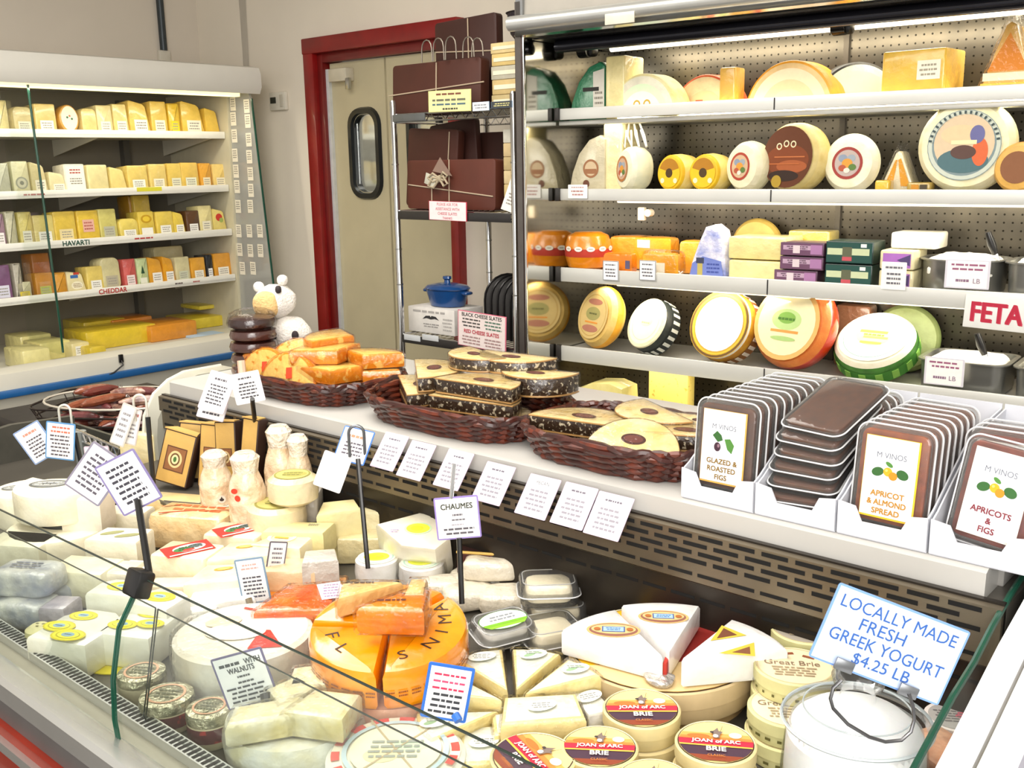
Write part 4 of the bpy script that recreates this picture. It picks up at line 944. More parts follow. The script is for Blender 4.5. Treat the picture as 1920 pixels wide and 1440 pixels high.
for s_, a in ((1, .3), (-1, .1), (1, -.5), (-1, -.7)):
    m.tube([(0, 0, 0), (s_*.03, -.01, .02+a*.02), (s_*.055, -.012, a*.04), (s_*.03, -.008, -.015+a*.03), (0, 0, 0)], .005, tw, 6)
m.blob((.03, .02, .03), tw, 1, seg=12); m.build('bow', bw)
MB().box((-.045, -.006, -.02), (.06, .002, .045), paper('c2bfae'), .001, R(radians(18), 'Y')).build('paper_tag', bw)
MB().prism([(-.05, .02), (.06, .0), (-.005, .075)], 0, .002, mat('8d7466', .6), M=frame((0, .012, .01), (1, 0, 0), (0, 0, 1))).build('paper_peak', bw)
def rsign(px0, py0, px1, py1, y, label, bg, border, layers, name='paper_sign', rot=0):
    a, b2 = PY(px0, py0, y), PY(px1, py1, y); w, h = b2.x-a.x, a.z-b2.z
    o = thing(name, label, 'sign', T((a.x+b2.x)/2, y, (a.z+b2.z)/2) @ R(radians(rot), 'Y'))
    MB().box((0, 0, 0), (w, .003, h), paper(border), .0008).build('card', o)
    art([('r', 0, 0, w*.965, h*.955, bg)]+layers(w, h), M=frame((0, -.0018, 0), (1, 0, 0), (0, 0, 1))).build('lettering', o)
    return o
rsign(804, 377, 876, 415, RY0-.016, 'white sign with red letters asking for assistance on the middle shelf of the wire rack', 'f1dfdf', 'c03a50',
      lambda w, h: [('t', 0, h*.34, h*.15, 'PLEASE ASK FOR', 'b02040', 0, w*.88), ('t', 0, h*.10, h*.15, 'ASSISTANCE WITH', 'b02040', 0, w*.92), ('t', 0, -h*.14, h*.15, 'CHEESE SLATES', 'b02040', 0, w*.85), ('t', 0, -h*.37, h*.13, 'THANKS', 'b02040', 0, w*.4)], rot=1)
rsign(858, 582, 950, 661, RY0-.03, 'pink bordered price sign for black and red cheese slates low on the wire rack', 'eadcd8', 'd06a80',
      lambda w, h: [('t', 0, h*.40, h*.105, '*BLACK CHEESE SLATES', '26241f', 0, w*.9), ('lines', -w*.2, h*.18, w*.45, h*.28, 3, '4f4a48'), ('lines', w*.24, h*.18, w*.36, h*.28, 3, '5a7a68'), ('t', 0, -h*.06, h*.105, '*RED CHEESE SLATES', 'b8283c', 0, w*.88), ('lines', -w*.2, -h*.3, w*.45, h*.26, 3, 'a88a88'), ('lines', w*.24, -h*.3, w*.36, h*.26, 3, 'a88a88')], rot=2)
rsign(803, 172, 884, 207, RY0-.014, 'pale yellow sign with dark print on the top shelf of the wire rack', 'e6e2a2', 'd8d48a',
      lambda w, h: [('lines', 0, h*.32, w*.7, h*.2, 1, '7a4a3a'), ('lines', 0, h*.05, w*.85, h*.22, 1, '6a6a58'), ('lines', 0, -h*.15, w*.85, h*.18, 1, '4f6a78'), ('lines', 0, -h*.36, w*.4, h*.18, 1, '4a4a40')], rot=1)
for px0, px1, py0, py1, lb in ((886, 918, 192, 207, 'small white shelf label right of the yellow sign on the rack top'), (921, 961, 191, 201, 'small blue edged shelf label at the right of the rack top')):
    rsign(px0, py0, px1, py1, RY0-.013, lb, 'dfe3e4' if px0 < 900 else '3a3f44', '7f9ab8', lambda w, h: [('lines', 0, 0, w*.8, h*.6, 2, '8d9096' if w < .095 else 'd9d08a')])
c_ = PY(944, 380, RY0+.005)
cd = thing('white_card', 'white printed card leaning on the right of the middle rack shelf', 'card', T(c_.x+.01, RY0+.03, RZ[1]+.005) @ R(radians(-14), 'X') @ R(radians(14), 'Y'))
MB().box((0, 0, .062), (.10, .003, .125), paper('ece8e0'), .001).build('card', cd)
art([('lines', .01, .03, .045, .022, 1, '55504c'), ('lines', 0, -.015, .07, .05, 4, '8d8880')], M=frame((0, -.0018, .062), (1, 0, 0), (0, 0, 1))).build('lettering', cd)
# lower shelf
c_ = PY(812, 600, y0)
bx = thing('storage_box', 'white box with a dark moustache drawing on the low rack shelf, under the blue baker', 'box', T(PY(808, 605, y0).x, y0+.09, RZ[2]+.005))
MB().box((0, 0, .055), (.28, .18, .11), mat('dedad4', .6, var=.1, scale=30), .004).build('carton', bx)
art([('p', [(-.05, .005), (-.03, .02), (-.005, .022), (0, .016), (.005, .022), (.03, .02), (.05, .005), (.025, .01), (0, .006), (-.025, .01)], '2b2a2c'), ('lines', 0, .038, .22, .02, 1, 'a8a4a0'), ('lines', .0, -.02, .1, .02, 2, '8f8b88'), ('lines', .10, -.01, .06, .06, 4, 'b0aca8')], M=frame((0, -.0905, .055), (1, 0, 0), (0, 0, 1))).build('print', bx)
bk = thing('ceramic_baker', 'blue oval ceramic baker with lid on the moustache box', 'baker', T(PY(812, 580, y0).x, y0+.09, RZ[2]+.116))
blue = mat('16457f', .25, coat=.6, var=.15)
MB().lathe([(.075, 0), (.085, .004), (.105, .065), (.107, .072), (.10, .072), (.08, .01), (0, .008)], blue, 36, S(1, .72, 1)).build('dish', bk)
MB().lathe([(.108, .073), (.112, .078), (.10, .088), (.05, .098), (.016, .100), (.014, .112), (.022, .118), (.020, .128), (.0, .13)], blue, 36, S(1, .74, 1)).build('lid', bk)
m = MB()
for s_ in (-1, 1): m.blob((.04, .05, .016), blue, .7, seg=16, M=T(s_*.115, 0, .062))
m.build('handle', bk)
for k in range(2):
    a = PY(757+34*k, 626, RY0-.013); b2 = PY(789+34*k, 641, RY0-.013)
    o = tag(MB().box((0, 0, 0), (b2.x-a.x-.004, .002, a.z-b2.z), paper('c9ccce'), .0005).build('shelf_label', None, T((a.x+b2.x)/2, RY0-.013, (a.z+b2.z)/2)), 'pale shelf label under the moustache box, %s of two' % ('left', 'right')[k], 'shelf label')
for k in range(6):
    px = 890+13*k; c_ = PY(px, 600, y0+.03)
    o = thing('slate_board', 'dark arched slate board in the row behind the pink price sign, %s from the left' % ('first', 'second', 'third', 'fourth', 'fifth', 'sixth')[k], 'cheese slate', T(RX1-.22+.035*k, y0+.14, RZ[2]+.005) @ R(radians(62)), 'dark slates on the low rack shelf')
    m = MB(); out = [(-.1, 0), (.1, 0), (.1, .16)]+[(.1*cos(radians(a)), .16+.10*sin(radians(a))) for a in range(15, 180, 15)]+[(-.1, .16)]
    m.prism(out, -.004, .004, mat('3a3836', .5, .2, var=.3), bev=.001, M=frame((0, 0, 0), (1, 0, 0), (0, 0, 1))); m.build('board', o)
    MB().tube([(-.1, 0, .0), (-.1, 0, .16)]+[(.1*cos(radians(180-a)), 0, .16+.10*sin(radians(a))) for a in range(15, 180, 15)]+[(.1, 0, .16), (.1, 0, 0)], .0055, mat('1d1b1b', .3, .4), 7).build('rim', o)
# ================================================================ SERVICE CASE (low glass counter in front)
XA, XB = -2.98, -.335
XS = -1.27
DKZ = .72
sc = thing('service_counter', 'long low glass fronted cheese counter with steel rails and white rear ledge', 'display case', T(-1.6, 1.0, 0))
Si = T(1.6, -1.0, 0)
def xtr(mb, pr, x0, x1, mt):
    n = len(pr); a = sum(pr[i][0]*pr[(i+1) % n][1]-pr[(i+1) % n][0]*pr[i][1] for i in range(n))
    vs = [(x, y, z) for x in (x0, x1) for y, z in pr]
    fs = [(i, n+i, n+(i+1) % n, (i+1) % n) for i in range(n)]+[tuple(range(n)), tuple(range(2*n-1, n-1, -1))]
    if a > 0: fs = [f[::-1] for f in fs]
    mb.add(vs, fs, mt); return mb
def sp(mb, nm, parent=None, smooth=35): return mb.build(nm, parent or sc, None if parent else Si, smooth)
greyp = mat('8d8a84', .4, .3, var=.12, scale=6)
rail = mat('c9c9c4', .25, .7, var=.05, scale=8)
sp(xtr(MB(), [(.585, .02), (1.36, .02), (1.36, .70), (.60, .70), (.585, .66)], XA, XB, DARK), 'base')
sp(xtr(MB(), [(.60, .70), (1.385, .70), (1.385, DKZ), (.60, DKZ)], XA, XB, mat('5a564e', .4, .4, var=.2, scale=5)), 'deck')
# front: rails and red stripe
sp(xtr(MB(), [(.565, .735), (.61, .735), (.61, .765), (.60, .772), (.572, .772), (.565, .765)], XA, XB, rail), 'front_rail')
sp(xtr(MB(), [(.572, .69), (.60, .69), (.60, .735), (.572, .735)], XA, XB, mat('6f6e6c', .35, .3, var=.1)), 'grey_band')
sp(xtr(MB(), [(.562, .60), (.60, .60), (.60, .69), (.562, .69)], XA, XB, mat('9a2a14', .4, coat=.4, var=.2, scale=9)), 'red_band')
sp(xtr(MB(), [(.552, .655), (.565, .655), (.565, .672), (.552, .672)], XA, XB, rail), 'trim_strip')
sp(xtr(MB(), [(.552, .555), (.60, .555), (.60, .60), (.552, .60)], XA, XB, rail), 'lower_rail')
# flat between the two glasses and the slotted inner rail
sp(xtr(MB(), [(.60, .72), (.68, .72), (.68, .738), (.60, .738)], XA, XB, mat('a09c8c', .35, .3, var=.12, scale=5)), 'sill')
ir = sp(xtr(MB(), [(.652, .738), (.678, .738), (.678, .754), (.652, .754)], XA, XB, mat('d5d6d2', .3, .5, var=.04)), 'slotted_rail')
m = MB(); n_ = int((XB-XA)/.0115)
for k in range(n_):
    x = XA+.0115*(k+.5); m.add([(x-.0035, .6545, .7546), (x+.0035, .6545, .7546), (x+.0035, .6755, .7546), (x-.0035, .6755, .7546)], [(0, 1, 2, 3)], BLACK)
sp(m, 'slots', ir, 0)
def sheet(pr, x0, x1, th=.006):
    out = pr+[(y+th, z) for y, z in reversed(pr)]
    return xtr(MB(), out, x0, x1, PANE)
og = [(.600, .755), (.597, .80), (.601, .86), (.617, .93), (.657, .99)]
for nm, x0, x1 in (('front_glass', XA+.01, XS-.003), ('front_glass', XS+.003, XB-.01)):
    g = sp(sheet(og, x0, x1), nm, None, 60)
    m = MB(); m.tube([(x0, .660, .992), (x1, .660, .992)], .0016, mat('1d2a22', .2, .0, coat=.6, var=.1), 6)
    xe = x1 if x0 < -2 else x0
    m.tube([(xe, y+.003, z) for y, z in og], .0026, GEDGE, 6); sp(m, 'glass_edge', g)
ig = [(.664, .754), (.700, .916)]
for x0, x1 in ((XA+.01, -1.318), (-1.312, XB-.01)):
    g = sp(sheet(ig, x0, x1, .004), 'inner_glass')
    m = MB(); m.tube([(x0, .702, .917), (x1, .702, .917)], .0012, mat('262c24', .2, coat=.6, var=.1), 6)
    m.tube([(x1 if x0 < -2 else x0, y+.002, z) for y, z in ig], .0012, mat('262c24', .2, coat=.6, var=.1), 6); sp(m, 'glass_edge', g)
m = MB(); m.box((XS, .655, .985), (.036, .026, .038), BLACK, .004, T(XS, .655, .985) @ R(radians(-22), 'X') @ T(-XS, -.655, -.985)); sp(m, 'glass_clamp')
# rear wall with air grille
SLOT = mat('080706', .95, var=0)
gm = mat('7c7261', .35, .7, var=.2, scale=7)
sp(xtr(MB(), [(1.375, DKZ), (1.385, DKZ), (1.385, .965), (1.375, .965)], -2.44, XB, mat('3b352f', .3, .6, var=.3, scale=6)), 'rear_wall')
gr = sp(xtr(MB(), [(1.365, .875), (1.3752, .868), (1.3752, .962), (1.365, .96)], -2.44, XB, gm), 'air_grille')
m = MB()
for r_, z in enumerate((.953, .939, .925, .911)):
    k = 0; x = -2.42+(.028 if r_ % 2 else 0)
    while x < XB-.05:
        m.add([(x, 1.3644, z-.0035), (x+.044, 1.3644, z-.0035), (x+.044, 1.3644, z+.0035), (x, 1.3644, z+.0035)], [(0, 1, 2, 3)], SLOT); x += .056
for z in (.888, .842):
    x = -2.42
    while x < XB-.05:
        m.add([(x, 1.3644 if z > .87 else 1.3745, z-.003), (x+.046, 1.3644 if z > .87 else 1.3745, z-.003), (x+.046, 1.3644 if z > .87 else 1.3745, z+.003), (x, 1.3644 if z > .87 else 1.3745, z+.003)], [(0, 1, 2, 3)], SLOT); x += .056
sp(m, 'slots', gr, 0)
# ledge
LX0, LX1 = -2.42, -.365
ledge = mat('b6b4af', .32, coat=.35, var=.05, scale=5)
sp(xtr(MB(), [(1.388, .962), (1.40, .958), (1.98, .958), (1.98, 1.0), (1.40, 1.0), (1.39, .996)], LX0, LX1, ledge), 'ledge')
sp(xtr(MB(), [(1.39, .02), (1.95, .02), (1.95, .958), (1.39, .958)], -2.44, XB, mat('5a564f', .5, var=.15)), 'rear_cabinet')
sp(MB().box((LX1-.002, 1.60, .985), (.02, .30, .055), mat('b9b6b0', .4, .3), .003), 'ledge_end')
# right end: glass with green edge, white panels
eg = [(1.47, .975), (1.41, .966), (1.33, .946), (1.265, .924), (1.187, .91), (1.069, .876), (.95, .84), (.80, .80), (.66, .765), (.66, .72), (1.38, .72), (1.47, .72)]
g = sp(xtr(MB(), eg, XB-.006, XB, PANE), 'end_glass')
sp(MB().tube([(XB-.003, y, z) for y, z in eg[:9]], .0045, GEDGE, 8), 'glass_edge', g)
wp = mat('e4e4e6', .35, coat=.3, var=.04, scale=4)
for x0, x1, dz in ((XB+.022, XB+.055, -.004), (XB+.062, XB+.098, .006)):
    sp(xtr(MB(), [(.58, .02), (1.96, .02), (1.96, 1.02+dz), (1.50, 1.01+dz), (1.27, .958+dz), (1.10, .905+dz), (.85, .835+dz), (.58, .76+dz)], x0, x1, wp), 'end_panel')
sp(xtr(MB(), [(.59, .02), (1.94, .02), (1.94, 1.0), (1.48, .99), (.60, .74)], XB+.056, XB+.061, mat('c9bf8c', .5)), 'end_gasket')
sp(xtr(MB(), [(.58, .02), (1.96, .02), (1.96, .98), (1.3, .93), (.58, .70)], XB+.099, XB+.17, mat('57527a', .5, var=.2)), 'end_bumper')
# left end of the ledge: grey curved cheek
ck = [(1.345, .74), (1.60, .74), (1.60, 1.0), (1.48, 1.0), (1.43, .985), (1.385, .955), (1.352, .90), (1.345, .85)]
sp(xtr(MB(), ck, -2.50, -2.43, mat('aaa99c', .3, coat=.3, var=.06, scale=4)), 'end_cheek')
sp(MB().tube([(-2.50, y, z) for y, z in ck[2:]], .004, mat('d5d3c6', .3), 6), 'cheek_edge')
sp(xtr(MB(), [(1.375, .3), (1.385, .3), (1.385, .80), (1.375, .80)], XA, -2.44, mat('5a5a52', .4, .4, var=.25)), 'rear_wall_low')
sp(xtr(MB(), [(.60, .70), (1.385, .70), (1.385, .82), (1.2, .83), (.66, .76), (.60, .755)], XA-.02, XA, mat('55534c', .4, .3, var=.2)), 'end_panel')
# chrome wire guard at the left of the counter
a, b2 = PY(143, 806, 1.30), PY(224, 841, 1.30)
wg = thing('wire_guard', 'chrome wire ladder strip above the left end of the counter behind the hanging signs', 'wire rail', T(a.x, 1.30, .70))
m = MB(); dx = b2.x-a.x; z0 = a.z-.70; z1 = b2.z-.70
m.tube([(0, 0, z0), (dx, .0, z1)], .004, CHROME, 6); m.tube([(0, 0, z0-.027), (dx, 0, z1-.027)], .004, CHROME, 6)
m.tube([(dx*i/14, 0, z0+(z1-z0)*i/14-.027*(i % 2)) for i in range(15)], .0025, CHROME, 5); m.build('ladder', wg)
MB().tube([(.02, 0, .02), (.02, 0, z0)], .018, mat('aab0b0', .3, .5), 10).build('post', wg)

# ---------------------------------------------------------------- signs and cards
def dashes(w, h, head='5a565c', body='4a484e', n=6, hh=.13):
    return [('lines', 0, h*.33, w*.62, h*hh, 1, head), ('lines', 0, -h*.08, w*.72, h*.56, n, body)]
def card(loc, w, h, label, border, layers, yaw=0, tilt=0, roll=0, name='sign_card', bg='f3f2f2', parent=None, cat='sign', bw=.07):
    M = T(*loc) @ R(RZ0+radians(yaw)) @ R(radians(-tilt), 'X') @ R(radians(roll), 'Y')
    th = thing(name, label, cat, M) if label else None
    mb = MB().prism(rrect(w, h, .003, 2), -.0015, 0, paper(border), M=frame((0, 0, 0), (1, 0, 0), (0, 0, 1)))
    mb.build('card', th)
    art([('r', 0, 0, w-h*bw, h-h*bw, bg)]+layers, M=frame((0, -.0003, 0), (1, 0, 0), (0, 0, 1))).build('lettering', th)
    return th
def stem_to(th, p0, p1, r=.0038, m_=None, nm='stem'):
    inv = th.matrix_world.inverted() if False else (th.matrix_basis.inverted())
    return MB().tube([inv @ Vector(p0), inv @ Vector(p1)], r, m_ or BLACK, 8).build(nm, th)
def hook(th, px, py, d, s=.03, m_=None):
    c_ = PD(px, py, d); inv = th.matrix_basis.inverted(); X = Vector((cos(RZ0), sin(RZ0), 0))
    pts = [c_-X*s*.5-Vector((0, 0, s*1.6))]+[c_+X*(-s*.5*cos(a*pi/8))+Vector((0, 0, s*.5*sin(a*pi/8))) for a in range(9)]+[c_+X*s*.5-Vector((0, 0, s*1.5))]
    MB().tube([inv @ p for p in pts], .0032, m_ or mat('d8d6cc', .35, .3), 8).build('wire_loop', th)
# pair at far left
d_ = 2.62
t = card(PD(68, 830, d_), .072, .098, 'blue edged cheese sign, left of the pair at the far left of the counter', '8fa6d0', [('lines', 0, .03, .04, .014, 1, 'd8907c'), ('lines', 0, -.01, .046, .055, 6, '5c5660')], yaw=10, tilt=0, roll=-28)
t = card(PD(113, 827, d_-.03), .074, .098, 'blue edged sign with red heading, right of the pair at the far left', '5f97cc', [('lines', 0, .03, .05, .022, 2, 'd2705a'), ('lines', 0, -.012, .052, .06, 6, '5c5660')], roll=8)
hook(t, 121, 770, d_-.02); stem_to(t, PD(140, 812, d_), PD(157, 892, d_), .006)
# diamond pair on the clamp stem
dc = (Vector((XS, .655, 1.0))-EYE).dot(_f)
b_ = (Vector((XS, .66, .99)))
t = card(PD(180, 889, dc+.12), .062, .085, 'white sign tilted like a diamond, left of the pair above the black glass clamp', '8d8796', [('lines', 0, 0, .044, .062, 7, '5c5660')], roll=38)
t = card(PD(241, 905, dc+.05), .066, .083, 'white sign with dark dashes tilted beside the diamond sign, on the black clamp stem', '857aa8', [('lines', 0, 0, .046, .062, 7, '3c3a44')], roll=-26)
stem_to(t, PD(258, 938, dc+.05), tuple(b_+Vector((0, .012, 0))), .005)
t = card(PD(183, 865, 2.45), .06, .075, 'small pink edged white card half hidden behind the diamond sign', 'cdbccb', dashes(.05, .06, n=3))
# thin pair at the hooked stem
d3 = (PZ(287, 930, .80)-EYE).dot(_f)
t = card(PD(231, 797, d3), .035, .105, 'narrow sign seen nearly edge on, hanging by the sausage basket', 'c9c6c2', [('lines', 0, 0, .02, .07, 5, '8d8a90')], roll=24, yaw=0)
t = card(PD(247, 800, d3+.02), .035, .09, 'second narrow sign hanging on the hooked black stem by the sausage basket', 'd0c8c6', [('lines', 0, .03, .025, .016, 1, 'b0706a'), ('lines', 0, -.01, .022, .04, 4, '8d8a90')], roll=16)
hook(t, 262, 752, d3); stem_to(t, PD(277, 782, d3), PD(289, 930, d3), .006)
# group by the dark discs
d4 = 2.36
t = card(PD(407, 735, d4), .066, .094, 'pinkish white sign by the dark round packs at the left end of the ledge', 'd6c3cc', dashes(.06, .09), yaw=-6, tilt=26, roll=15)
t = card(PD(398, 769, d4+.02), .066, .045, 'low white sign tucked under the pinkish sign at the left end of the ledge', 'cfc8d4', dashes(.06, .04, n=2), tilt=26, roll=14)
t = card(PD(464, 727, d4-.05), .068, .072, 'white sign on a black stem in front of the basket of orange wedges', 'e6e4ea', dashes(.06, .07, n=5), roll=-10)
stem_to(t, PD(473, 748, d4-.05), PZ(492, 905, DKZ+.05), .0055)
stem_to(t, PD(452, 676, d4-.045), PD(455, 706, d4-.045), .009, mat('e0b9a0', .5), 'clip')
# blue edged sign with blank tag
d5 = 2.02
t = card(PD(664, 835, d5), .068, .072, 'blue edged sign with red heading on the ledge front, with a wire loop over it', '3f76c4', [('lines', 0, .018, .04, .012, 1, 'd88a6a'), ('lines', 0, -.008, .044, .03, 4, '5c5660')], yaw=-14, tilt=34, roll=10)
hook(t, 668, 812, d5-.02, .03, mat('6a6d70', .3, .6)); stem_to(t, PD(671, 860, d5-.02), PZ(690, 1066, DKZ+.06), .005)
t = card(PD(623, 885, d5-.03), .056, .075, 'blank white tag hanging by a wire beside the blue edged sign', 'f0efee', [], roll=22)
# Chaumes
d6 = (PZ(864, 1120, .80)-EYE).dot(_f)
t = card(PD(858, 971, d6), .079, .079, 'purple edged white sign with one bold heading on a black stem above the orange wheel', '9a86cc',
         [('t', 0, .022, .0105, '*CHAUMES', '3d4438', 0, .056), ('lines', 0, .006, .02, .008, 1, '6a6870'), ('lines', 0, -.003, .026, .006, 1, '6a6870'), ('lines', 0, -.012, .024, .006, 1, 'b0aeb8'), ('lines', 0, -.024, .058, .016, 2, '5c5a62')], roll=-4)
stem_to(t, PD(861, 1009, d6+.003), PZ(866, 1132, .79), .005)
stem_to(t, PD(852, 870, d6-.005), PD(846, 935, d6-.005), .004, CHROME, 'clip')
# on the pale wedges
d7 = 1.86
t = card(PD(474, 1089, d7), .054, .088, 'pale blue edged sign with pink heading standing among the cut wedges', '7f9ab4', [('lines', 0, .028, .034, .014, 2, 'd0a8a0'), ('lines', 0, -.012, .04, .045, 6, '5a5862')], roll=-7)
stem_to(t, PD(466, 1122, d7-.004), PD(472, 1145, d7-.01), .006, mat('8a7a5a', .4, .4), 'clip')
t = card(PD(518, 1050, d7+.12), .036, .075, 'narrow dark edged sign behind the pale blue edged sign', '6a6470', [('lines', 0, 0, .022, .055, 6, '7a7882')], roll=12, yaw=25)
# walnut sign behind the glass
d8 = (PY(460, 1272, .76)-EYE).dot(_f)
t = card(PD(459, 1273, d8), .078, .084, 'purple grey edged sign reading WITH WALNUTS low behind the front glass', '6d6690',
         [('lines', -.013, .027, .036, .011, 1, '3a4046'), ('t', .020, .027, .0088, '*WITH', '3a4046', 0, .024), ('t', 0, .017, .0085, '*WALNUTS', '3a4046', 0, .04), ('lines', 0, .006, .022, .007, 1, '4a4e52'), ('lines', 0, -.003, .026, .007, 1, '4a4e52'), ('lines', 0, -.021, .062, .028, 4, '3c4048')], roll=-15, bg='f2f3f8')
stem_to(t, PD(497, 1300, d8-.012), PD(502, 1330, d8-.02), .008, mat('4a4a4c', .3, .6), 'clip')
i8 = t.matrix_basis.inverted(); MB().tube([i8 @ PD(497, 1332, d8-.02), i8 @ PD(515, 1332, d8-.02), i8 @ PD(532, 1306, d8-.02), i8 @ PD(520, 1304, d8-.02)], .0025, mat('4a4a4c', .3, .6), 6).build('wire_loop', t)
# red headed blue framed sign
d9 = 1.37
t = card(PD(839, 1299, d9), .063, .082, 'bright blue framed sign with three red heading lines beside the orange wheel', '2f6fd0',
         [('lines', 0, .026, .05, .007, 1, 'c8305a'), ('lines', 0, .016, .05, .007, 1, 'd0507a'), ('lines', 0, .006, .05, .007, 1, 'c8305a'), ('lines', 0, -.016, .048, .034, 4, '3a3c44')], roll=11, bg='f4f5fa', bw=.10)
stem_to(t, PD(853, 1340, d9-.004), PD(860, 1352, d9-.01), .006, mat('2f6fd0', .5), 'clip')
# tags on the ledge front
for k, (px, py, w) in enumerate(((730, 846, .070), (780, 863, .070), (850, 880, .068), (925, 906, .072), (1008, 931, .072), (1076, 948, .072), (1141, 967, .074))):
    q = PY(px, py, 1.350)
    lb = ('first', 'second', 'third', 'fourth', 'fifth', 'sixth', 'seventh')[k]
    th = thing('ledge_tag', 'white price tag hung on the ledge front, %s of the seven from the left' % lb, 'price tag', frame(q, (1, 0, .0), (0, .62, .78)), 'price tags along the ledge')
    h = .080
    MB().prism(rrect(w, h, .002, 2), -.0012, 0, paper('c9b8cc')).build('card', th)
    hd = {4: ('t', 0, h*.33, .007, 'PECAN', '4a4a50', 0, w*.5)}.get(k, ('lines', 0, h*.33, w*.5, h*.1, 1, '6a6470'))
    art([('r', 0, 0, w-.005, h-.005, 'f4f1f2'), hd, ('lines', 0, -h*.1, w*.68, h*.55, 5, '8f8a94')], M=T(0, 0, .0002)).build('lettering', th)

# ---------------------------------------------------------------- baskets on the ledge
wick = mat('42160c', .4, coat=.35, var=.45, scale=40, c2='2a0e08')
wick2 = mat('66260f', .4, coat=.35, var=.4, scale=40, c2='3a140a')
def basket(x, y, a, b, h, label, rz=0, flare=1.14):
    o = thing('wicker_basket', label, 'basket', T(x, y, 1.0005) @ R(radians(rz)))
    def oval(s, n=84, wob=0, ph=0, z=0):
        pts = []
        for i in range(n):
            t = 2*pi*i/n; c, s_ = cos(t), sin(t); e = .62
            px = (abs(c)**e)*(1 if c >= 0 else -1)*a*s; py = (abs(s_)**e)*(1 if s_ >= 0 else -1)*b*s
            w = wob*cos(i*pi/2+ph); l = sqrt(px*px+py*py) or 1
            pts.append((px+px/l*w, py+py/l*w, z))
        return pts
    m = MB(); rows = 9
    for r_ in range(rows):
        f_ = r_/(rows-1); m.tube(oval(1+(flare-1)*f_, 84, .0045, pi*(r_ % 2), .006+h*f_*.93), .0058, wick if r_ % 2 else wick2, 6, True)
    m.build('woven_side', o)
    m = MB(); n = 42; o1, o2 = oval(1.0, n), oval(flare, n)
    for i in range(0, n): m.tube([(o1[i][0], o1[i][1], .003), (o2[i][0], o2[i][1], h)], .0032, wick, 5)
    m.build('stakes', o)
    MB().prism([(q[0], q[1]) for q in oval(.99, 60)], .001, .006, wick).build('base', o)
    m = MB()
    for k in range(3): m.tube([(p_[0], p_[1], h+.006*sin(i*.75+k*2.1)) for i, p_ in enumerate(oval(flare+.012*cos(k*2.1), 84, .004, k*2.1))], .0062, (wick, wick2, wick)[k], 6, True)
    m.build('braided_rim', o)
    return o
BC = [(-2.0, 1.56), (-1.49, 1.56), (-1.06, 1.555)]
basket(*BC[0], .195, .128, .048, 'dark wicker basket of orange spotted wedges, left on the ledge')
basket(*BC[1], .205, .130, .050, 'dark wicker basket of nut cakes, middle of the three on the ledge')
basket(*BC[2], .175, .128, .052, 'dark wicker basket of nut cakes beside the tray boxes on the ledge')
nut = mat('37271a', .35, coat=.6, c2='d0c2a4', scale=120, vw=.56, bump=(60, .5))
wafer = mat('e2c680', .35, coat=.5, c2='eedcae', scale=30)
waf2 = mat('c99a5c', .4, coat=.5, var=.2)
def cake(bi, dx, dy, zb, r, h, rz, label, tilt=0, lab=True):
    o = thing('nut_cake', label, 'nut cake', T(BC[bi][0]+dx, BC[bi][1]+dy, zb) @ R(radians(rz)) @ R(radians(tilt), 'X'))
    cx = r*.42; out = [(x, y-cx) for x, y in sector(r, 0, 180, 18)[1:]]
    MB().prism(out, .003, h-.003, nut, bev=.003).build('nut_filling', o)
    m = MB(); m.prism(inset(out, -.0012), h-.0035, h, waf2, wafer, bev=.0012); m.prism(inset(out, -.0012), 0, .0035, waf2, waf2, bev=.0012); m.build('wafer', o)
    if lab: art([('e', 0, -cx*.1, r*.27, r*.16, '4a2820', -8), ('e', 0, -cx*.1, r*.21, r*.11, '6b3a30', -8)], M=T(0, 0, h+.0003)).build('label', o)
    MB().prism(inset(out, -.003), -.0008, h+.002, FILM, bev=.003).build('clear_wrap', o)
    return o
om_ = mat('e0861a', .28, coat=.8, c2='f0bf62', scale=42, vw=.58, bump=(40, .5))
ot_ = mat('f0c468', .28, coat=.8, c2='dc8c22', scale=48, vw=.60, bump=(40, .4))
def owedge(dx, dy, zb, r, h, rz, label, up=False, red=False):
    o = thing('orange_wedge', label, 'cheese wedge', T(BC[0][0]+dx, BC[0][1]+dy, zb) @ R(radians(rz)))
    if up: N = frame((0, 0, 0), (1, 0, 0), (0, .30, 1)); out = sector(r, 0, 180, 16)[1:]
    else: N = Matrix(); out = [(x, y-r*.5) for x, y in sector(r, 35, 145, 12)]
    MB().prism(out, 0, h, om_, ot_, bev=.006, M=N).build('cheese', o)
    MB().prism(inset(out, -.003), -.0008, h+.002, FILM, bev=.005, M=N).build('clear_wrap', o)
    if red: art([('r', r*.05, r*.42, r*.2, r*.3, 'e0421c', 8)], M=N @ T(0, 0, h+.003)).build('red_sticker', o)
    return o
owedge(-.135, -.045, 1.012, .085, .04, 10, 'upright orange spotted half with a red sticker, left front of the orange basket', True, True)
owedge(-.01, -.065, 1.012, .09, .04, 12, 'upright orange spotted half with a red sticker, centre front of the orange basket', True, True)
owedge(-.08, .01, 1.03, .09, .036, 40, 'orange wedge standing behind the two stickered halves in the left basket', True)
owedge(.0, .07, 1.012, .12, .038, 150, 'bottom orange wedge at the back left of the orange basket')
owedge(-.02, .07, 1.052, .12, .038, 140, 'orange wedge directly under the topmost one at the back left of the pile')
owedge(-.03, .065, 1.092, .125, .038, 120, 'topmost orange wedge at the back left of the orange basket pile')
owedge(.035, .0, 1.078, .115, .036, 75, 'orange wedge lying point forward over the centre of the orange basket pile')
owedge(.14, .055, 1.070, .10, .036, 20, 'orange wedge lying at the back right of the orange basket pile')
owedge(.095, -.03, 1.042, .11, .036, 40, 'orange wedge at the right of the basket under the centre wedge')
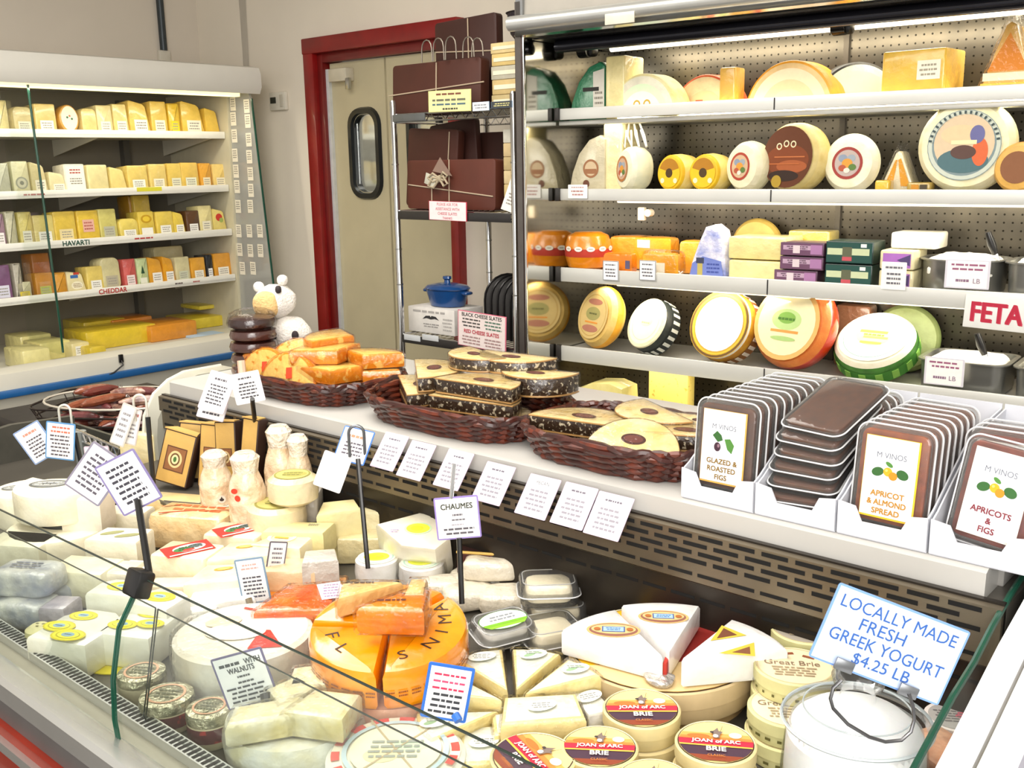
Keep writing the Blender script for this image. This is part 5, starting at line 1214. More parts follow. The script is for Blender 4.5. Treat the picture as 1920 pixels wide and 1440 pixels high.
owedge(.10, -.04, 1.006, .11, .034, 46, 'lowest orange wedge at the right front of the orange basket')
owedge(.15, .05, 1.034, .09, .034, 10, 'orange wedge under the back right one in the orange basket')
owedge(.15, .055, 1.006, .09, .026, 0, 'orange wedge at the bottom right of the orange basket')
for a in ((1, -.10, .0, 1.008, .10, .030, -20, 'nut cake half at the bottom left of the middle basket'),
          (1, .085, -.005, 1.008, .10, .030, 6, 'nut cake half at the bottom right of the middle basket'),
          (1, -.125, -.015, 1.040, .105, .031, -38, 'nut cake half low at the left of the middle basket'),
          (1, .07, -.03, 1.040, .105, .032, 8, 'nut cake half in the centre front of the middle basket'),
          (1, -.105, .01, 1.073, .105, .033, -42, 'nut cake half with pale wafer, upper left of the middle basket'),
          (1, .075, -.025, 1.074, .10, .033, 4, 'second nut cake half up in the centre front of the middle basket'),
          (1, .145, .055, 1.074, .085, .042, -165, 'rounded nut cake half on top at the right of the middle basket'),
          (1, -.035, .055, 1.108, .085, .030, 160, 'nut cake half with a dark mark on top of the middle basket'),
          (1, .05, .085, 1.108, .095, .028, 185, 'nut cake half at the back top of the middle basket'),
          (2, -.075, .0, 1.008, .095, .030, 5, 'nut cake half at the bottom left of the right hand basket'),
          (2, .08, .01, 1.008, .095, .030, 20, 'nut cake half at the bottom right of the right hand basket'),
          (2, -.085, -.03, 1.040, .10, .032, 8, 'nut cake half with its dark cut face forward, left of the right hand basket'),
          (2, .005, .05, 1.045, .10, .032, 150, 'nut cake half with a dark oval mark at the back of the right hand basket'),
          (2, .115, .075, 1.042, .095, .028, 190, 'nut cake half at the back right of the right hand basket'),
          (2, .125, .0, 1.040, .095, .032, 22, 'nut cake half at the right of the right hand basket by the tray boxes')): cake(*a)
cake(2, .06, -.072, 1.040, .085, .028, 24, 'nut cake tipped up to show its wafer, front of the right hand basket', tilt=30)
# stack of dark round packs and plush toy
for k in range(5):
    q = PZ(432-4*k*0, 706, 1.0); zb = 1.001+.032*k
    o = thing('dark_cheese_round', 'dark brown round pack stacked at the left end of the ledge, %s up' % ('first', 'second', 'third', 'fourth', 'fifth')[k], 'cheese', T(q.x+.03+.004*(k % 2), q.y+.06, zb))
    MB().lathe([(.05, 0), (.062, .006), (.064, .015), (.06, .027), (.048, .031)], mat(('6a4a38', '4a2c22', '4a2620', '4f2f28', '3f2420')[k], .3, coat=.8, var=.35, bump=(30, .5)), 30).build('round', o)
    if k == 4: MB().lathe([(.064, .0), (.068, .015), (.06, .04), (.04, .05)], FILM, 24, None, False, True).build('clear_wrap', o)
pl = thing('plush_toy', 'white plush animal toy with tan muzzle sitting upside down behind the orange basket', 'plush toy', T(-2.34, 1.70, 1.0) @ R(RZ0))
pw = mat('e9e4dc', .9, var=.12, scale=60, bump=(160, .6)); pt2 = mat('e6bf82', .9, var=.15, scale=50, bump=(160, .6)); pdk = mat('2c2426', .8)

m = MB()
m.blob((.13, .10, .115), pw, .95, nz=.004, ns=40, seg=32, M=T(.02, 0, .085)); m.build('body', pl)
m = MB(); m.blob((.115, .10, .095), pw, .95, nz=.004, ns=40, seg=30, M=T(-.012, 0, .185)); m.build('head', pl)
MB().blob((.075, .05, .075), pt2, .9, nz=.003, ns=40, seg=26, M=T(-.028, -.035, .18)).build('muzzle', pl)
for x, z in ((-.055, .225), (.012, .243)): MB().blob((.03, .03, .03), pw, .9, seg=18, M=T(x, -.0, z)).build('ear', pl)
MB().blob((.018, .02, .022), pdk, .9, seg=12, M=T(.008, -.04, .222)).build('nose', pl)
m = MB()
for x in (-.012, .048): m.blob((.02, .014, .026), pdk, .95, seg=14, M=T(x, -.047, .095))
m.build('dark_patches', pl)
m = MB()
for x in (-.045, .075): m.blob((.05, .06, .04), pw, .9, nz=.003, ns=40, seg=18, M=T(x, -.03, .025))
m.build('paws', pl)
for k, (x, y, w, lb) in enumerate(((-2.26, 1.57, .08, 'lower'), (-2.25, 1.575, .075, 'upper'))):
    o = thing('nut_pack', 'small brown and orange wrapped pack under the plush toy, %s of two' % lb, 'snack pack', T(x, y, 1.001+.034*k) @ R(radians(20)))
    MB().blob((.11, .08, .036), mat(('6a4026', 'c9782a')[k], .3, coat=.7, var=.4, scale=40, bump=(40, .6)), .5, nz=.003, seg=24, flat=True).build('pack', o)

# ---------------------------------------------------------------- fig and apricot trays in white display boxes
card_w = mat('cfd1d8', .55, var=.03)
def traybox(x0, x1, label, cut_=True):
    w = x1-x0-.004; y0, y1 = 1.402, 1.72
    o = thing('display_box', label, 'display box', T((x0+x1)/2, y0, 1.0006))
    t_ = .0025; m = MB()
    m.box((0, (y1-y0)/2, t_/2), (w, y1-y0, t_), card_w); m.build('base', o)
    fr_ = [(-w/2, 0), (w/2, 0), (w/2, .05), (w*.30, .046), (w*.22, .024), (-w*.22, .024), (-w*.30, .046), (-w/2, .05)]
    MB().prism(fr_, 0, t_, card_w, M=frame((0, 0, t_), (1, 0, 0), (0, 0, 1))).build('front_lip', o)
    m = MB()
    for s_ in (-1, 1): xtr2 = [(0, t_), (y1-y0, t_), (y1-y0, .15), (.16, .135), (.02, .058), (0, .05)]; n = len(xtr2); vs = [(s_*(w/2)-s_*q, y, z) for q in (0, t_) for y, z in xtr2]; m.add(vs, [tuple(range(n)), tuple(range(2*n-1, n-1, -1))]+[(i, n+i, n+(i+1) % n, (i+1) % n) for i in range(n)], card_w)
    m.build('side', o)
    MB().box((0, y1-y0, .08), (w, t_, .155), card_w).build('back', o)
    return o
bx_ = [-.853, -.718, -.583, -.448, -.313]
for k, lb in enumerate(('white cardboard box of glazed fig trays, beside the right hand basket', 'white cardboard box holding fallen trays, second box from the basket', 'white cardboard box of apricot and almond spread trays, third box from the basket', 'white cardboard box of apricots and figs trays at the right end of the ledge')):
    traybox(bx_[k], bx_[k+1], lb)
TW, TH, TD = .113, .152, .024
def tray_mesh(kind):
    """parts of one tray in local space: x width, y up, z to the viewer"""
    fill = mat({'fig': '5c2f12', 'apr': '9c4a0e', 'mix': '86321a'}[kind], .3, coat=.7, var=.35, scale=60)
    edge = {'fig': 'cfa04a', 'apr': 'e8b82a', 'mix': 'e8ddd2'}[kind]; ic = {'fig': '7d6018', 'apr': 'b07a10', 'mix': '7a2834'}[kind]
    L = [('r', 0, 0, TW*.70, TH*.80, edge), ('r', -.001, .001, TW*.67, TH*.775, 'eceef2'), ('t', 0, TH*.22, .0085, 'M VINOS', '666a76', 0, TW*.38)]
    g1, g2 = '2f5f2a', '4a7f34'
    if kind == 'fig':
        L += [('p', [(-.02, .018), (-.012, .026), (-.004, .02), (-.001, .012), (-.010, .008)], g1), ('p', [(.002, .014), (.012, .016), (.02, .006), (.016, -.008), (.008, -.002)], g2), ('e', -.010, .0, .006, .0075, '3c2030'), ('e', -.008, .002, .0022, .003, '8a6a78')]
        tx = ('GLAZED &', 'ROASTED', 'FIGS')
    else:
        L += [('e', -.018, .008, .009, .0065, g1, 20), ('e', .018, .009, .009, .007, g1, -20), ('e', -.002, .021, .006, .003, g2, -30), ('c', -.003, .010, .0065, 'e8a41c'), ('c', .005, .005, .0062, 'd9861a'), ('c', -.005, .012, .002, 'f4d06a')]
        tx = ('APRICOT', '& ALMOND', 'SPREAD') if kind == 'apr' else ('APRICOTS', '&', 'FIGS')
    for i, s_ in enumerate(tx): L.append(('t', 0, -TH*(.155+.085*i), .0085, '*'+s_, ic, 0, TW*.5))
    return fill, L
protos = {}
def tray(kind, M, label, group, front=True):
    key = (kind, front)
    if key in protos: return clone(protos[key], M, label, group)
    o = thing('fruit_tray', label, 'fruit tray', M, group); fill, L = tray_mesh(kind)
    MB().prism(rrect(TW-.014, TH-.014, .013, 5, 0, TH/2), .004, TD-.006, fill, bev=.003).build('fruit_paste', o)
    m = MB(); m.prism(rrect(TW-.006, TH-.006, .016, 5, 0, TH/2), 0, TD-.001, SHELL, bev=.005)
    m.prism(rrect(TW, TH, .018, 5, 0, TH/2), TD*.42, TD*.42+.003, SHELL, bev=.001); m.build('clear_shell', o)
    m = MB(); a = [(x, y, TD*.5+.0018) for x, y in rrect(TW+.001, TH+.001, .018, 6, 0, TH/2)]; m.tube(a, .0014, mat('d9dadc', .15, coat=.6, var=.05), 5, True); m.build('rim', o)
    if front: art(L, M=T(0, TH/2, TD-.0003+.0006)).build('paper_label', o)
    protos[key] = o; return o
def up(x, y, lean=6, yaw=0, roll=0, z=1.016):
    return T(x, y, z) @ R(radians(yaw)) @ R(radians(-lean), 'X') @ R(radians(roll), 'Y') @ frame((0, 0, 0), (1, 0, 0), (0, 0, 1))
o_ = ('front', 'second', 'third', 'fourth', 'fifth', 'sixth', 'seventh', 'eighth', 'ninth', 'tenth')
for k in range(10): tray('fig', up((bx_[0]+bx_[1])/2, 1.436+.0275*k, 5, 0, 0), 'glazed fig tray standing in the box beside the basket, %s of its row' % o_[k], 'fig trays beside the basket', k == 0 or k > 5)
for k in range(3): tray('fig', up((bx_[1]+bx_[2])/2, 1.60+.03*k, 6, 0, 3), 'fig tray standing behind the fallen trays in the second box, %s of three' % o_[k], 'fig trays behind the fallen ones')
for k in range(8): tray('apr', up((bx_[2]+bx_[3])/2, 1.436+.0275*k, 5, 0, 1), 'apricot and almond spread tray in the third box, %s of its row' % o_[k], 'apricot and almond trays', k == 0)
tray('mix', up((bx_[3]+bx_[4])/2+.002, 1.437, 12, -4, 5), 'apricots and figs tray leaning at the front of the right end box', None)
for k in range(3): tray('mix', up((bx_[3]+bx_[4])/2, 1.50+.03*k, 6), 'apricots and figs tray standing behind the leaning one, %s of three' % o_[k], 'apricots and figs trays')
for k in range(6):
    M = T((bx_[1]+bx_[2])/2-.005, 1.495+.004*k, 1.02+.0245*k*.86) @ R(radians(8-3*k)) @ R(radians(-26+2*k), 'X') @ T(0, -TH/2, 0)
    M = T((bx_[1]+bx_[2])/2-.006+.003*(k % 2), 1.420+.006*k, 1.012+.0225*k) @ R(radians(10-4*k)) @ R(radians(14+1.5*k), 'X')
    tray('fig', M, 'fig tray fallen flat in the second box, %s of the pile from below' % o_[k].replace('front', 'first'), 'fallen fig trays', False)
# ================================================================ CHEESES IN THE SERVICE CASE
E0 = .0008
def L3(px, py, zt): q = PZ(px, py, zt); return q.x, q.y
def at(px, py, zb, h, rz=0):
    """frame at zb whose top (zb+h) shows at the pixel; local x runs to the viewer's right"""
    q = PZ(px, py, zb+h); return T(q.x, q.y, zb+E0) @ R(RZ0+radians(rz))
def rsize(px, py, z, dpx):
    d = (PZ(px, py, z)-EYE).dot(_f); return dpx*d/FPX
def lwheel(px, py, zb, h, dpx, side, top, label, layers=None, rz=0, name='round_cheese', bev=.008, film=False, cat='cheese', lid=None):
    r = rsize(px, py, zb+h, dpx)/2; o = thing(name, label, cat, at(px, py, zb, h, rz))
    MB().lathe([(r-bev, 0), (r, bev*.7), (r+.002, h/2), (r, h-bev*.7), (r-bev, h)], [side, side, side, top], 44).build('rind', o)
    if layers: art(layers(r), M=T(0, 0, h+.0004)).build('label', o)
    if film: MB().lathe([(r+.003, 0), (r+.007, h*.5), (r+.004, h+.003), (r*.5, h+.005)], FILM, 36, None, False, True).build('clear_wrap', o)
    return o
def roundbox(px, py, zb, h, dpx, label, layers, rz=0, side='e3d3a0', group=None, top='e9dcae'):
    r = rsize(px, py, zb+h, dpx)/2; o = thing('round_cheese_box', label, 'cheese box', at(px, py, zb, h, rz), group)
    sm = mat(side, .6, var=.14, scale=30); tm = mat(top, .6, var=.1)
    MB().lathe([(r-.003, 0), (r-.002, .002), (r-.002, h*.5)], sm, 44, None, True, False).build('box_base', o)
    MB().lathe([(r-.002, h*.45), (r, h*.46), (r, h-.0025), (r-.0025, h), (r-.004, h-.0015), (0.001, h-.0015)], [sm, sm, sm, tm, tm], 48, None, False, False).build('lid', o)
    if layers: art(layers(r), M=T(0, 0, h-.0010)).build('lid_print', o)
    return o
def joan(r):
    q = r*.93
    return [('c', 0, 0, q, '3a2412'), ('c', 0, 0, q*.975, 'f0d48a'), ('band', q*.96, -q*.05, q*.40, 'e6a252'), ('band', q*.96, -q*.02, q*.22, 'd98238'), ('e', -q*.45, q*.22, q*.3, q*.1, 'c9702c'), ('e', q*.52, q*.33, q*.17, q*.14, 'f3e6c0'),
            ('band', q*.975, -q*.92, -q*.2, '43283a'), ('band', q*.975, -q*.92, -q*.68, '8a3c1c'), ('band', q*.975, -q*.24, q*.04, 'b8203c'), ('band', q*.975, -q*.28, -q*.22, 'e8b848'), ('band', q*.975, q*.03, q*.06, 'e0703a'),
            ('p', [(-.08*q, q*.12), (.1*q, q*.12), (.12*q, q*.3), (.2*q, q*.42), (.08*q, q*.46), (.06*q, q*.62), (-.02*q, q*.5), (-.14*q, q*.36), (-.06*q, q*.3)], '7a6a62'), ('e', .0, q*.2, q*.07, q*.08, 'f2ece0'), ('r', .16*q, q*.55, q*.012, q*.3, '4a4040', -12), ('e', -.1*q, q*.36, q*.05, q*.05, '3c3434'),
            ('t', 0, -q*.10, q*.155, '*JOAN of ARC', 'f6f0ea', 0, q*1.45), ('t', 0, -q*.44, q*.2, '*BRIE', 'f4efe6', 0, q*.5), ('t', 0, -q*.75, q*.09, 'CLASSIC', 'd8862c', 0, q*.45)]
BH = .038
for px, py, dp, rz, n_, lb in ((1203, 1326, 146, -2, 2, 'by the big wooden box'), (1124, 1398, 146, -6, 2, 'left of the middle'), (1342, 1390, 152, -10, 2, 'nearest the glass jar'), (1000, 1416, 164, -62, 2, 'turned sideways at left'), (1226, 1462, 146, -4, 2, 'cut by bottom edge'), (1120, 1478, 146, 0, 2, 'at bottom edge')):
    for k in range(n_):
        zb = DKZ+.0005+BH*k
        q = PZ(px, py, DKZ+BH*n_)
        r = rsize(px, py, DKZ+BH*n_, dp)/2
        o = roundbox(px, py, zb, BH-.0006, dp, 'round wooden Brie box, red and gold lid, %s of pair %s' % (('lower', 'upper')[k], lb), joan if k == n_-1 else None, rz, 'e0cf98', 'round Brie boxes')
        o.location = (q.x, q.y, zb)
# big round wooden box with white wedges
WB = .052
o = roundbox(1243, 1212, DKZ+.02, WB, 354, 'big round wooden box under the three white wedges', lambda r: [('c', 0, 0, r*.97, '4a2e14'), ('c', 0, 0, r*.955, 'd9b25a'), ('ring', 0, 0, r*.84, r*.95, 'e8b81c'), ('c', 0, 0, r*.82, '8a1c14'), ('ring', 0, 0, r*.70, r*.72, 'e0b030'), ('p', [(x, y) for x, y in sector(r*.955, 205, 340, 24)[1:]], 'dcc08a')], 0, 'cdb58a')
r = rsize(1243, 1212, DKZ+.02+WB, 352)/2
q = o.matrix_basis.translation
lo = tag(MB().lathe([(r*.9, 0), (r*.9, .019)], mat('b89a6a', .6, var=.15), 40).build('wooden_stand', None, T(q.x, q.y, DKZ+.0003)), 'wooden round base under the big round box of white wedges', 'stand')
wz = DKZ+.02+WB+.001
bw_ = wrap('ecebea', 'e2e0dc', .25)
def sh2(layers, dx, dy):
    r_ = []
    for l in layers:
        l = list(l)
        if l[0] == 'p': l[1] = [(x+dx, y+dy) for x, y in l[1]]
        else: l[1] += dx; l[2] += dy
        r_.append(tuple(l))
    return r_
def bwedge(px, py, rz, a, r, h, label, layers, side=None):
    M = at(px, py, wz, h, rz); o = thing('white_cheese_wedge', label, 'cheese wedge', M)
    out = [(x, y+.008) for x, y in sector(r, 90-a/2, 90+a/2, 10)]; LM = T(0, r*.66, h+.0005) @ R(radians(-rz-6))
    MB().prism(out, 0, h, bw_, bev=.007).build('wrapped_cheese', o)
    art(layers, M=LM).build('label', o)
    if side: art(side, M=frame(((out[0][0]+out[1][0])/2+.0, (out[0][1]+out[1][1])/2, h*.5), (out[1][0]-out[0][0], out[1][1]-out[0][1], 0), (0, 0, 1)) @ T(0, 0, .0012)).build('side_label', o)
    return o
cr_ = lambda s: [('e', 0, 0, .040*s, .024*s, 'd8a86a'), ('e', 0, 0, .036*s, .021*s, '8a5a4a'), ('e', 0, .002, .033*s, .016*s, 'd9b27a'), ('r', 0, .001, .034*s, .018*s, '4a5a8a'), ('r', 0, .001, .030*s, .014*s, '9ac0ea'), ('lines', 0, .001, .024*s, .010*s, 2, '3f5a9a'), ('e', -.024*s, 0, .005*s, .005*s, 'a8622a'), ('e', .024*s, 0, .005*s, .005*s, 'a8622a')]
def sh(layers, dx, dy):
    r_ = []
    for l in layers:
        l = list(l); l[1] += dx; l[2] += dy; r_.append(tuple(l))
    return r_
bwedge(1250, 1232, 38, 40, .170, .046, 'white wedge with a blue and bronze crest, left one on the big wooden box', sh(cr_(1.05), -.0, .0))
bwedge(1256, 1228, -4, 42, .178, .046, 'white wedge with a blue and bronze crest, middle one on the big wooden box', sh(cr_(1.0), 0, .008))
bwedge(1270, 1236, -60, 44, .162, .050, 'white wedge with two triangular picture labels, right one on the big wooden box', [('p', [(-.034, -.004), (.022, .018), (-.012, .050)], 'c9b23a'), ('p', [(-.024, .004), (.008, .018), (-.010, .040)], '6a3a22'), ('p', [(-.026, -.044), (.026, -.050), (.030, -.006)], 'c9b23a'), ('p', [(-.006, -.040), (.020, -.044), (.022, -.020)], '7a4a2a')])
q = PZ(1238, 1270, wz+.01)
fo = thing('foil_scrap', 'crumpled foil bow between the white wedges on the big wooden box', 'foil', T(q.x, q.y, wz))
m = MB(); m.blob((.05, .035, .014), mat('c9c4be', .3, .7, bump=(50, 1.0)), .8, nz=.008, ns=60, seg=22, flat=True); m.box((0.006, .012, .018), (.006, .02, .03), ink('a8281c'), .001, R(.4)); m.build('foil', fo)

# stacks of round boxes near the jar
def great(c, dark):
    return lambda r: [('c', 0, 0, r*.94, c), ('ring', 0, 0, r*.90, r*.93, 'cbb98a'), ('r', -r*.12, r*.62, r*.3, r*.11, '8a4a2a', 12), ('r', r*.38, r*.48, r*.3, r*.10, '8a4a2a', -24), ('t', -r*.06, r*.12, r*.24, 'Great Brie', '7a6450', 0, r*1.35), ('lines', 0, -r*.32, r*1.15, r*.5, 4, 'a89678')]
for px, py, dp, zbs, rz, lb, c in ((1512, 1178, 132, (0, .037, .074), -14, 'back stack by the rear grille', 'a9a092'), (1490, 1248, 150, (0, .036, .072), -10, 'middle stack left of the yogurt sign', 'e3d2ae'), (1478, 1325, 150, (0, .036), -8, 'front stack beside the glass jar', 'e6dab8')):
    for k, z in enumerate(zbs):
        top = k == len(zbs)-1; q = PZ(px, py, DKZ+zbs[-1]+.036)
        o = roundbox(px, py, DKZ+z, .0355, dp, 'pale round box with printed lid, %s of the %s' % (('lowest', 'second', 'third')[k] if not top else 'top', lb), great(c, 0) if top else None, rz, 'd9d49a', 'pale round boxes by the jar')
        q2 = PZ(px, py, DKZ+zbs[-1]+.0355); o.location = (q2.x, q2.y, DKZ+z+E0)
        rr = rsize(px, py, DKZ+z+.0355, dp)/2
        mb = MB(); rs = random.Random(k+px)
        for a in range(14):
            an = radians(150+a*17); art([('r', 0, 0, .010*rs.uniform(.4, 1), .004, '5f5a2a')], mb, frame((rr*cos(an), rr*sin(an), .010), (-sin(an), cos(an), 0), (0, 0, 1)))
        mb.build('side_print', o)
# glass jar of yogurt
JR = .088
q = PZ(1606, 1345, .865); JM = T(q.x, q.y, DKZ+E0)
jar = thing('glass_jar', 'round glass jar with glass lid holding white yogurt, by the right end of the counter', 'jar', JM)
JG = glassy('jar_glass', (.985, .995, .995), .6, .02)
MB().lathe([(.06, 0), (JR-.006, .004), (JR, .02), (JR+.002, .07), (JR-.002, .115), (JR-.008, .128), (JR-.008, .134)], JG, 56, None, True, False).build('glass_body', jar)
yo = thing('yogurt', 'white Greek yogurt filling the round glass jar', 'yogurt', JM)
MB().lathe([(.05, .006), (JR-.010, .008), (JR-.004, .022), (JR-.002, .07), (JR-.004, .120), (JR-.010, .132), (JR*.7, .146), (JR*.3, .152), (.0005, .153)], mat('f3f4f4', .4, var=.03, sss=.1), 48, None, True, False).build('yogurt_mass', yo)
m = MB(); m.lathe([(JR-.004, .136), (JR+.004, .139), (JR+.004, .144), (JR-.004, .150), (JR*.72, .158), (JR*.45, .166), (JR*.30, .168), (.022, .170), (.020, .182), (.030, .190), (.033, .200), (.028, .209), (.014, .213), (.0005, .213)], JG, 56, None, False, False); m.build('glass_lid', jar)
MB().tube([((JR+.003)*cos(2*pi*i/48), (JR+.003)*sin(2*pi*i/48), .1415) for i in range(48)], .0022, mat('c3cccf', .1, coat=.8, var=.1), 6, True).build('lid_rim', jar)
MB().tube([((JR*.74)*cos(2*pi*i/48), (JR*.74)*sin(2*pi*i/48), .1575) for i in range(48)], .0011, mat('aab3b4', .1, coat=.8, var=.1), 6, True).build('lid_ridge', jar)
# yogurt sign held by a bent wire clip
dj = (PZ(1606, 1300, .93)-EYE).dot(_f)-.012
W_, H_ = rsize(1670, 1200, .95, 226), .098
c0 = PD(1667, 1208, dj-.03)
t = card(c0, .158, .094, 'pale blue sign in blue capitals for locally made fresh Greek yogurt $4.25 a pound', '7aa2e6',
         [('t', .0, .0300, .0150, 'LOCALLY MADE', '2f5fae', 0, .138), ('t', -.012, .0105, .0150, 'FRESH', '2f5fae', 0, .060), ('t', .0, -.0095, .0150, 'GREEK YOGURT', '2f5fae', 0, .136), ('t', .002, -.0300, .0140, '$4.25 LB', '2f5fae', 0, .075)], roll=21, yaw=-4, tilt=6, bg='c6d6f6', bw=.05, name='yogurt_sign')
it = t.matrix_basis.inverted()
wp_ = [(1578, 1275), (1562, 1290), (1557, 1310), (1562, 1328), (1590, 1358), (1630, 1382), (1660, 1391), (1690, 1388), (1708, 1372), (1714, 1350), (1712, 1325), (1704, 1300)]
MB().tube([it @ (PD(px, py, dj-.036+.0) ) for px, py in wp_], .0021, mat('6a6a6c', .25, .8), 8).build('wire_clip', t)
for px, py in ((1583, 1248), (1703, 1296)):
    MB().box((0, 0, 0), (.022, .004, .014), mat('8a8d90', .3, .7), .001, Matrix.Translation(it @ PD(px, py, dj-.034))).build('metal_clip', t)
# red and white pots at the far right
def potlid(r): return [('c', 0, 0, r*.93, 'a8a4a0'), ('p', sector(r*.9, -30, 60, 10), 'c8556a'), ('lines', -r*.1, 0, r*1.2, r*.9, 5, '6a6666')]
for px, py, dp, zb, h, lb in ((1795, 1232, 112, DKZ, .10, 'red and white printed pot behind the yogurt sign'), (1790, 1345, 100, DKZ, .07, 'red and white printed pot by the end glass, nearest the jar')):
    r = rsize(px, py, zb+h, dp)/2; o = thing('cheese_pot', lb, 'cheese pot', at(px, py, zb, h, -10))
    MB().lathe([(r*.86, 0), (r*.9, .004), (r, h*.9), (r+.003, h*.92), (r+.003, h), (r-.004, h)], mat('ece2dc', .4, coat=.3, var=.1), 36).build('pot', o)
    mb = MB(); rs = random.Random(px)
    for k in range(22):
        a = radians(190+k*8); art([('r', 0, 0, .006, h*rs.uniform(.1, .45), ('c8485a', 'd8786a', 'a8a04a')[k % 3])], mb, frame(((r*.95+.0026)*cos(a), (r*.95+.0026)*sin(a), h*.5), (-sin(a), cos(a), 0), (0, 0, 1)))
    mb.build('side_print', o); art(potlid(r), M=T(0, 0, h+.0004)).build('lid_print', o)
for k in range(3):
    M = at(1775, 1405, DKZ+.024*k, .024, 10*k); o = thing('sliced_pack', 'flat pack of pinkish brown slices by the end glass, %s of three' % ('lowest', 'middle', 'top')[k], 'cheese pack', M)
    MB().prism(rrect(.075, .11, .012), 0, .0235, wrap('c98a6a', 'e0b090'), bev=.006).build('wrapped_slices', o)

# ---- orange wheel cut in wedges
OR = rsize(728, 1165, .845, 292)/2; OZ = .775; OH = .07
cx, cy = L3(729, 1152, OZ+OH+.03)
TILT = R(radians(8), 'X')
owm = mat('f09a0c', .25, coat=.9, c2='e08006', scale=14, bump=(18, .35)); pink = wrap('d98a62', 'e8b59a')
sb = thing('wrapped_cheese_round', 'pinkish wrapped round lying under the orange wheel', 'cheese', T(cx, cy, DKZ+E0) @ R(RZ0))
MB().lathe([(OR*.80, 0), (OR*.86, .012), (OR*.88, .03), (OR*.84, .052), (OR*.7, .054)], pink, 40).build('wrapped_cheese', sb)
ltr = {0: [('A', 66, .0), ('L', 84, 0)], 1: [('S', -70, 0), ('N', -38, 0), ('I', -16, 0), ('M', 6, 0), ('A', 28, 0)], 2: [('L', 226, 0), ('F', 200, 0)], 3: [('H', 118, 0), ('A', 140, 0)]}
for k, (a0, a1, lb) in enumerate(((48, 108, 'back'), (-90, 46, 'right'), (176, 269, 'left front'), (110, 174, 'left back'))):
    o = thing('orange_cheese_wedge', 'cut wedge of the orange lettered wheel, the %s piece' % lb, 'cheese wedge', T(cx, cy, OZ+.02) @ R(RZ0) @ TILT)
    am = (a0+a1)/2; out = [(x+.003*cos(radians(am)), y+.003*sin(radians(am))) for x, y in sector(OR-.004, a0+.6, a1-.6)]
    mb = MB()
    n = len(out)
    mb.prism(out, 0, OH, owm, bev=.012); mb.build('waxed_cheese', o)
    m = MB()
    for ch, a, _ in ltr[k]:
        vs, fs, wd, ht = textmesh(ch); ar = radians(a)
        m.add(vs, fs, ink('3a2410'), T(OR*.70*cos(ar), OR*.70*sin(ar), OH+.0006) @ R(ar+pi/2) @ S(.036, .03, 1))
    for j in range(int((a1-a0)/9)):
        a = radians(a0+6+9*j); art([('lines', 0, 0, .016, .012, 2, '8a4a10')], m, frame(((OR+.0002)*cos(a), (OR+.0002)*sin(a), OH*.45), (-sin(a), cos(a), 0), (0, 0, 1)))
    m.build('black_lettering', o)
ow2 = mat('ea8c14', .25, coat=.9, c2='d06a08', scale=16, bump=(22, .4)); pale = wrap('ecc88a', 'e3b76a', .4)
def piece(px, py, zb, h, out, rz, mt, top, name, label, layers=None, film=True):
    o = thing(name, label, 'cheese wedge', at(px, py, zb, h, rz))
    MB().prism(out, 0, h, mt, top, bev=.008).build('wrapped_cheese', o)
    if layers: art(layers, M=T(0, 0, h+.0006)).build('label', o)
    if film: MB().prism(inset(out, -.003), -.001 if zb > DKZ+.01 else 0, h+.003, FILM, bev=.007).build('clear_wrap', o)
    return o
ozt = OZ+OH+.026
piece(692, 1106, ozt, .035, [(-.045, -.032), (.05, .03), (-.025, .038), (-.048, .03)], 0, pale, pale, 'cheese_wedge', 'pale cut cheese wedge lying on top of the orange wheel', [('lines', -.015, .026, .04, .012, 1, '5a4a3a')])
piece(742, 1122, ozt, .045, [(-.055, -.03), (.045, -.04), (.048, .035), (.02, .04)], 0, ow2, ow2, 'orange_cheese_wedge', 'orange wedge with dark script lying on top of the orange wheel', [('lines', -.005, -.008, .05, .014, 1, '6a2e0c'), ('e', .02, .02, .014, .007, '8a5a1a'), ('e', .02, .02, .012, .0055, 'e29a2a')])
piece(772, 1098, ozt+.004, .045, [(-.01, -.03), (.022, -.03), (.022, .03), (-.005, .03)], 0, pale, pale, 'cheese_wedge', 'pale yellow slice standing at the right of the pieces on the orange wheel')
# red orange wedge at the left of the wheel
redo = mat('e0500c', .22, coat=.9, c2='e8801c', scale=22, bump=(30, .5))
piece(572, 1118, DKZ+.03, .07, [(x-.02, y) for x, y in [(-.065, -.04), (.06, -.06), (.085, .05), (-.01, .06)]], 10, redo, redo, 'orange_cheese_wedge', 'red orange wedge with a white and pink price label left of the orange wheel', [('r', .045, .012, .042, .07, 'ece2ee', 8), ('lines', .045, .012, .03, .06, 5, 'a890b0', 8)])
piece(560, 1108, DKZ, .028, [(-.08, -.05), (.09, -.06), (.09, .06), (-.05, .06)], 6, ow2, ow2, 'orange_cheese_wedge', 'orange wedge lying flat under the red orange one')
# ---- big white brie with red sticker
WM = wrap('efeeea', 'e6e4da', .35)
bw2 = mat('efece4', .5, c2='e9dfca', var=.06, bump=(40, .3))
o = lwheel(456, 1182, DKZ, .085, 256, bw2, bw2, 'big white soft wheel in clear wrap with red stickers, behind the front glass', None, 0, film=True)
art([('p', [(.024, -.070), (.078, -.064), (.046, -.004), (.030, -.002)], 'e0301c'), ('r', -.015, .012, .05, .004, 'e8907c', 10), ('e', -.04, .03, .03, .02, 'efd9b8', 20), ('r', .0, .075, .04, .006, 'e04030', -20), ('e', -.01, -.01, .05, .03, 'f3ecdc')], M=T(0, 0, .0862)).build('label', o)
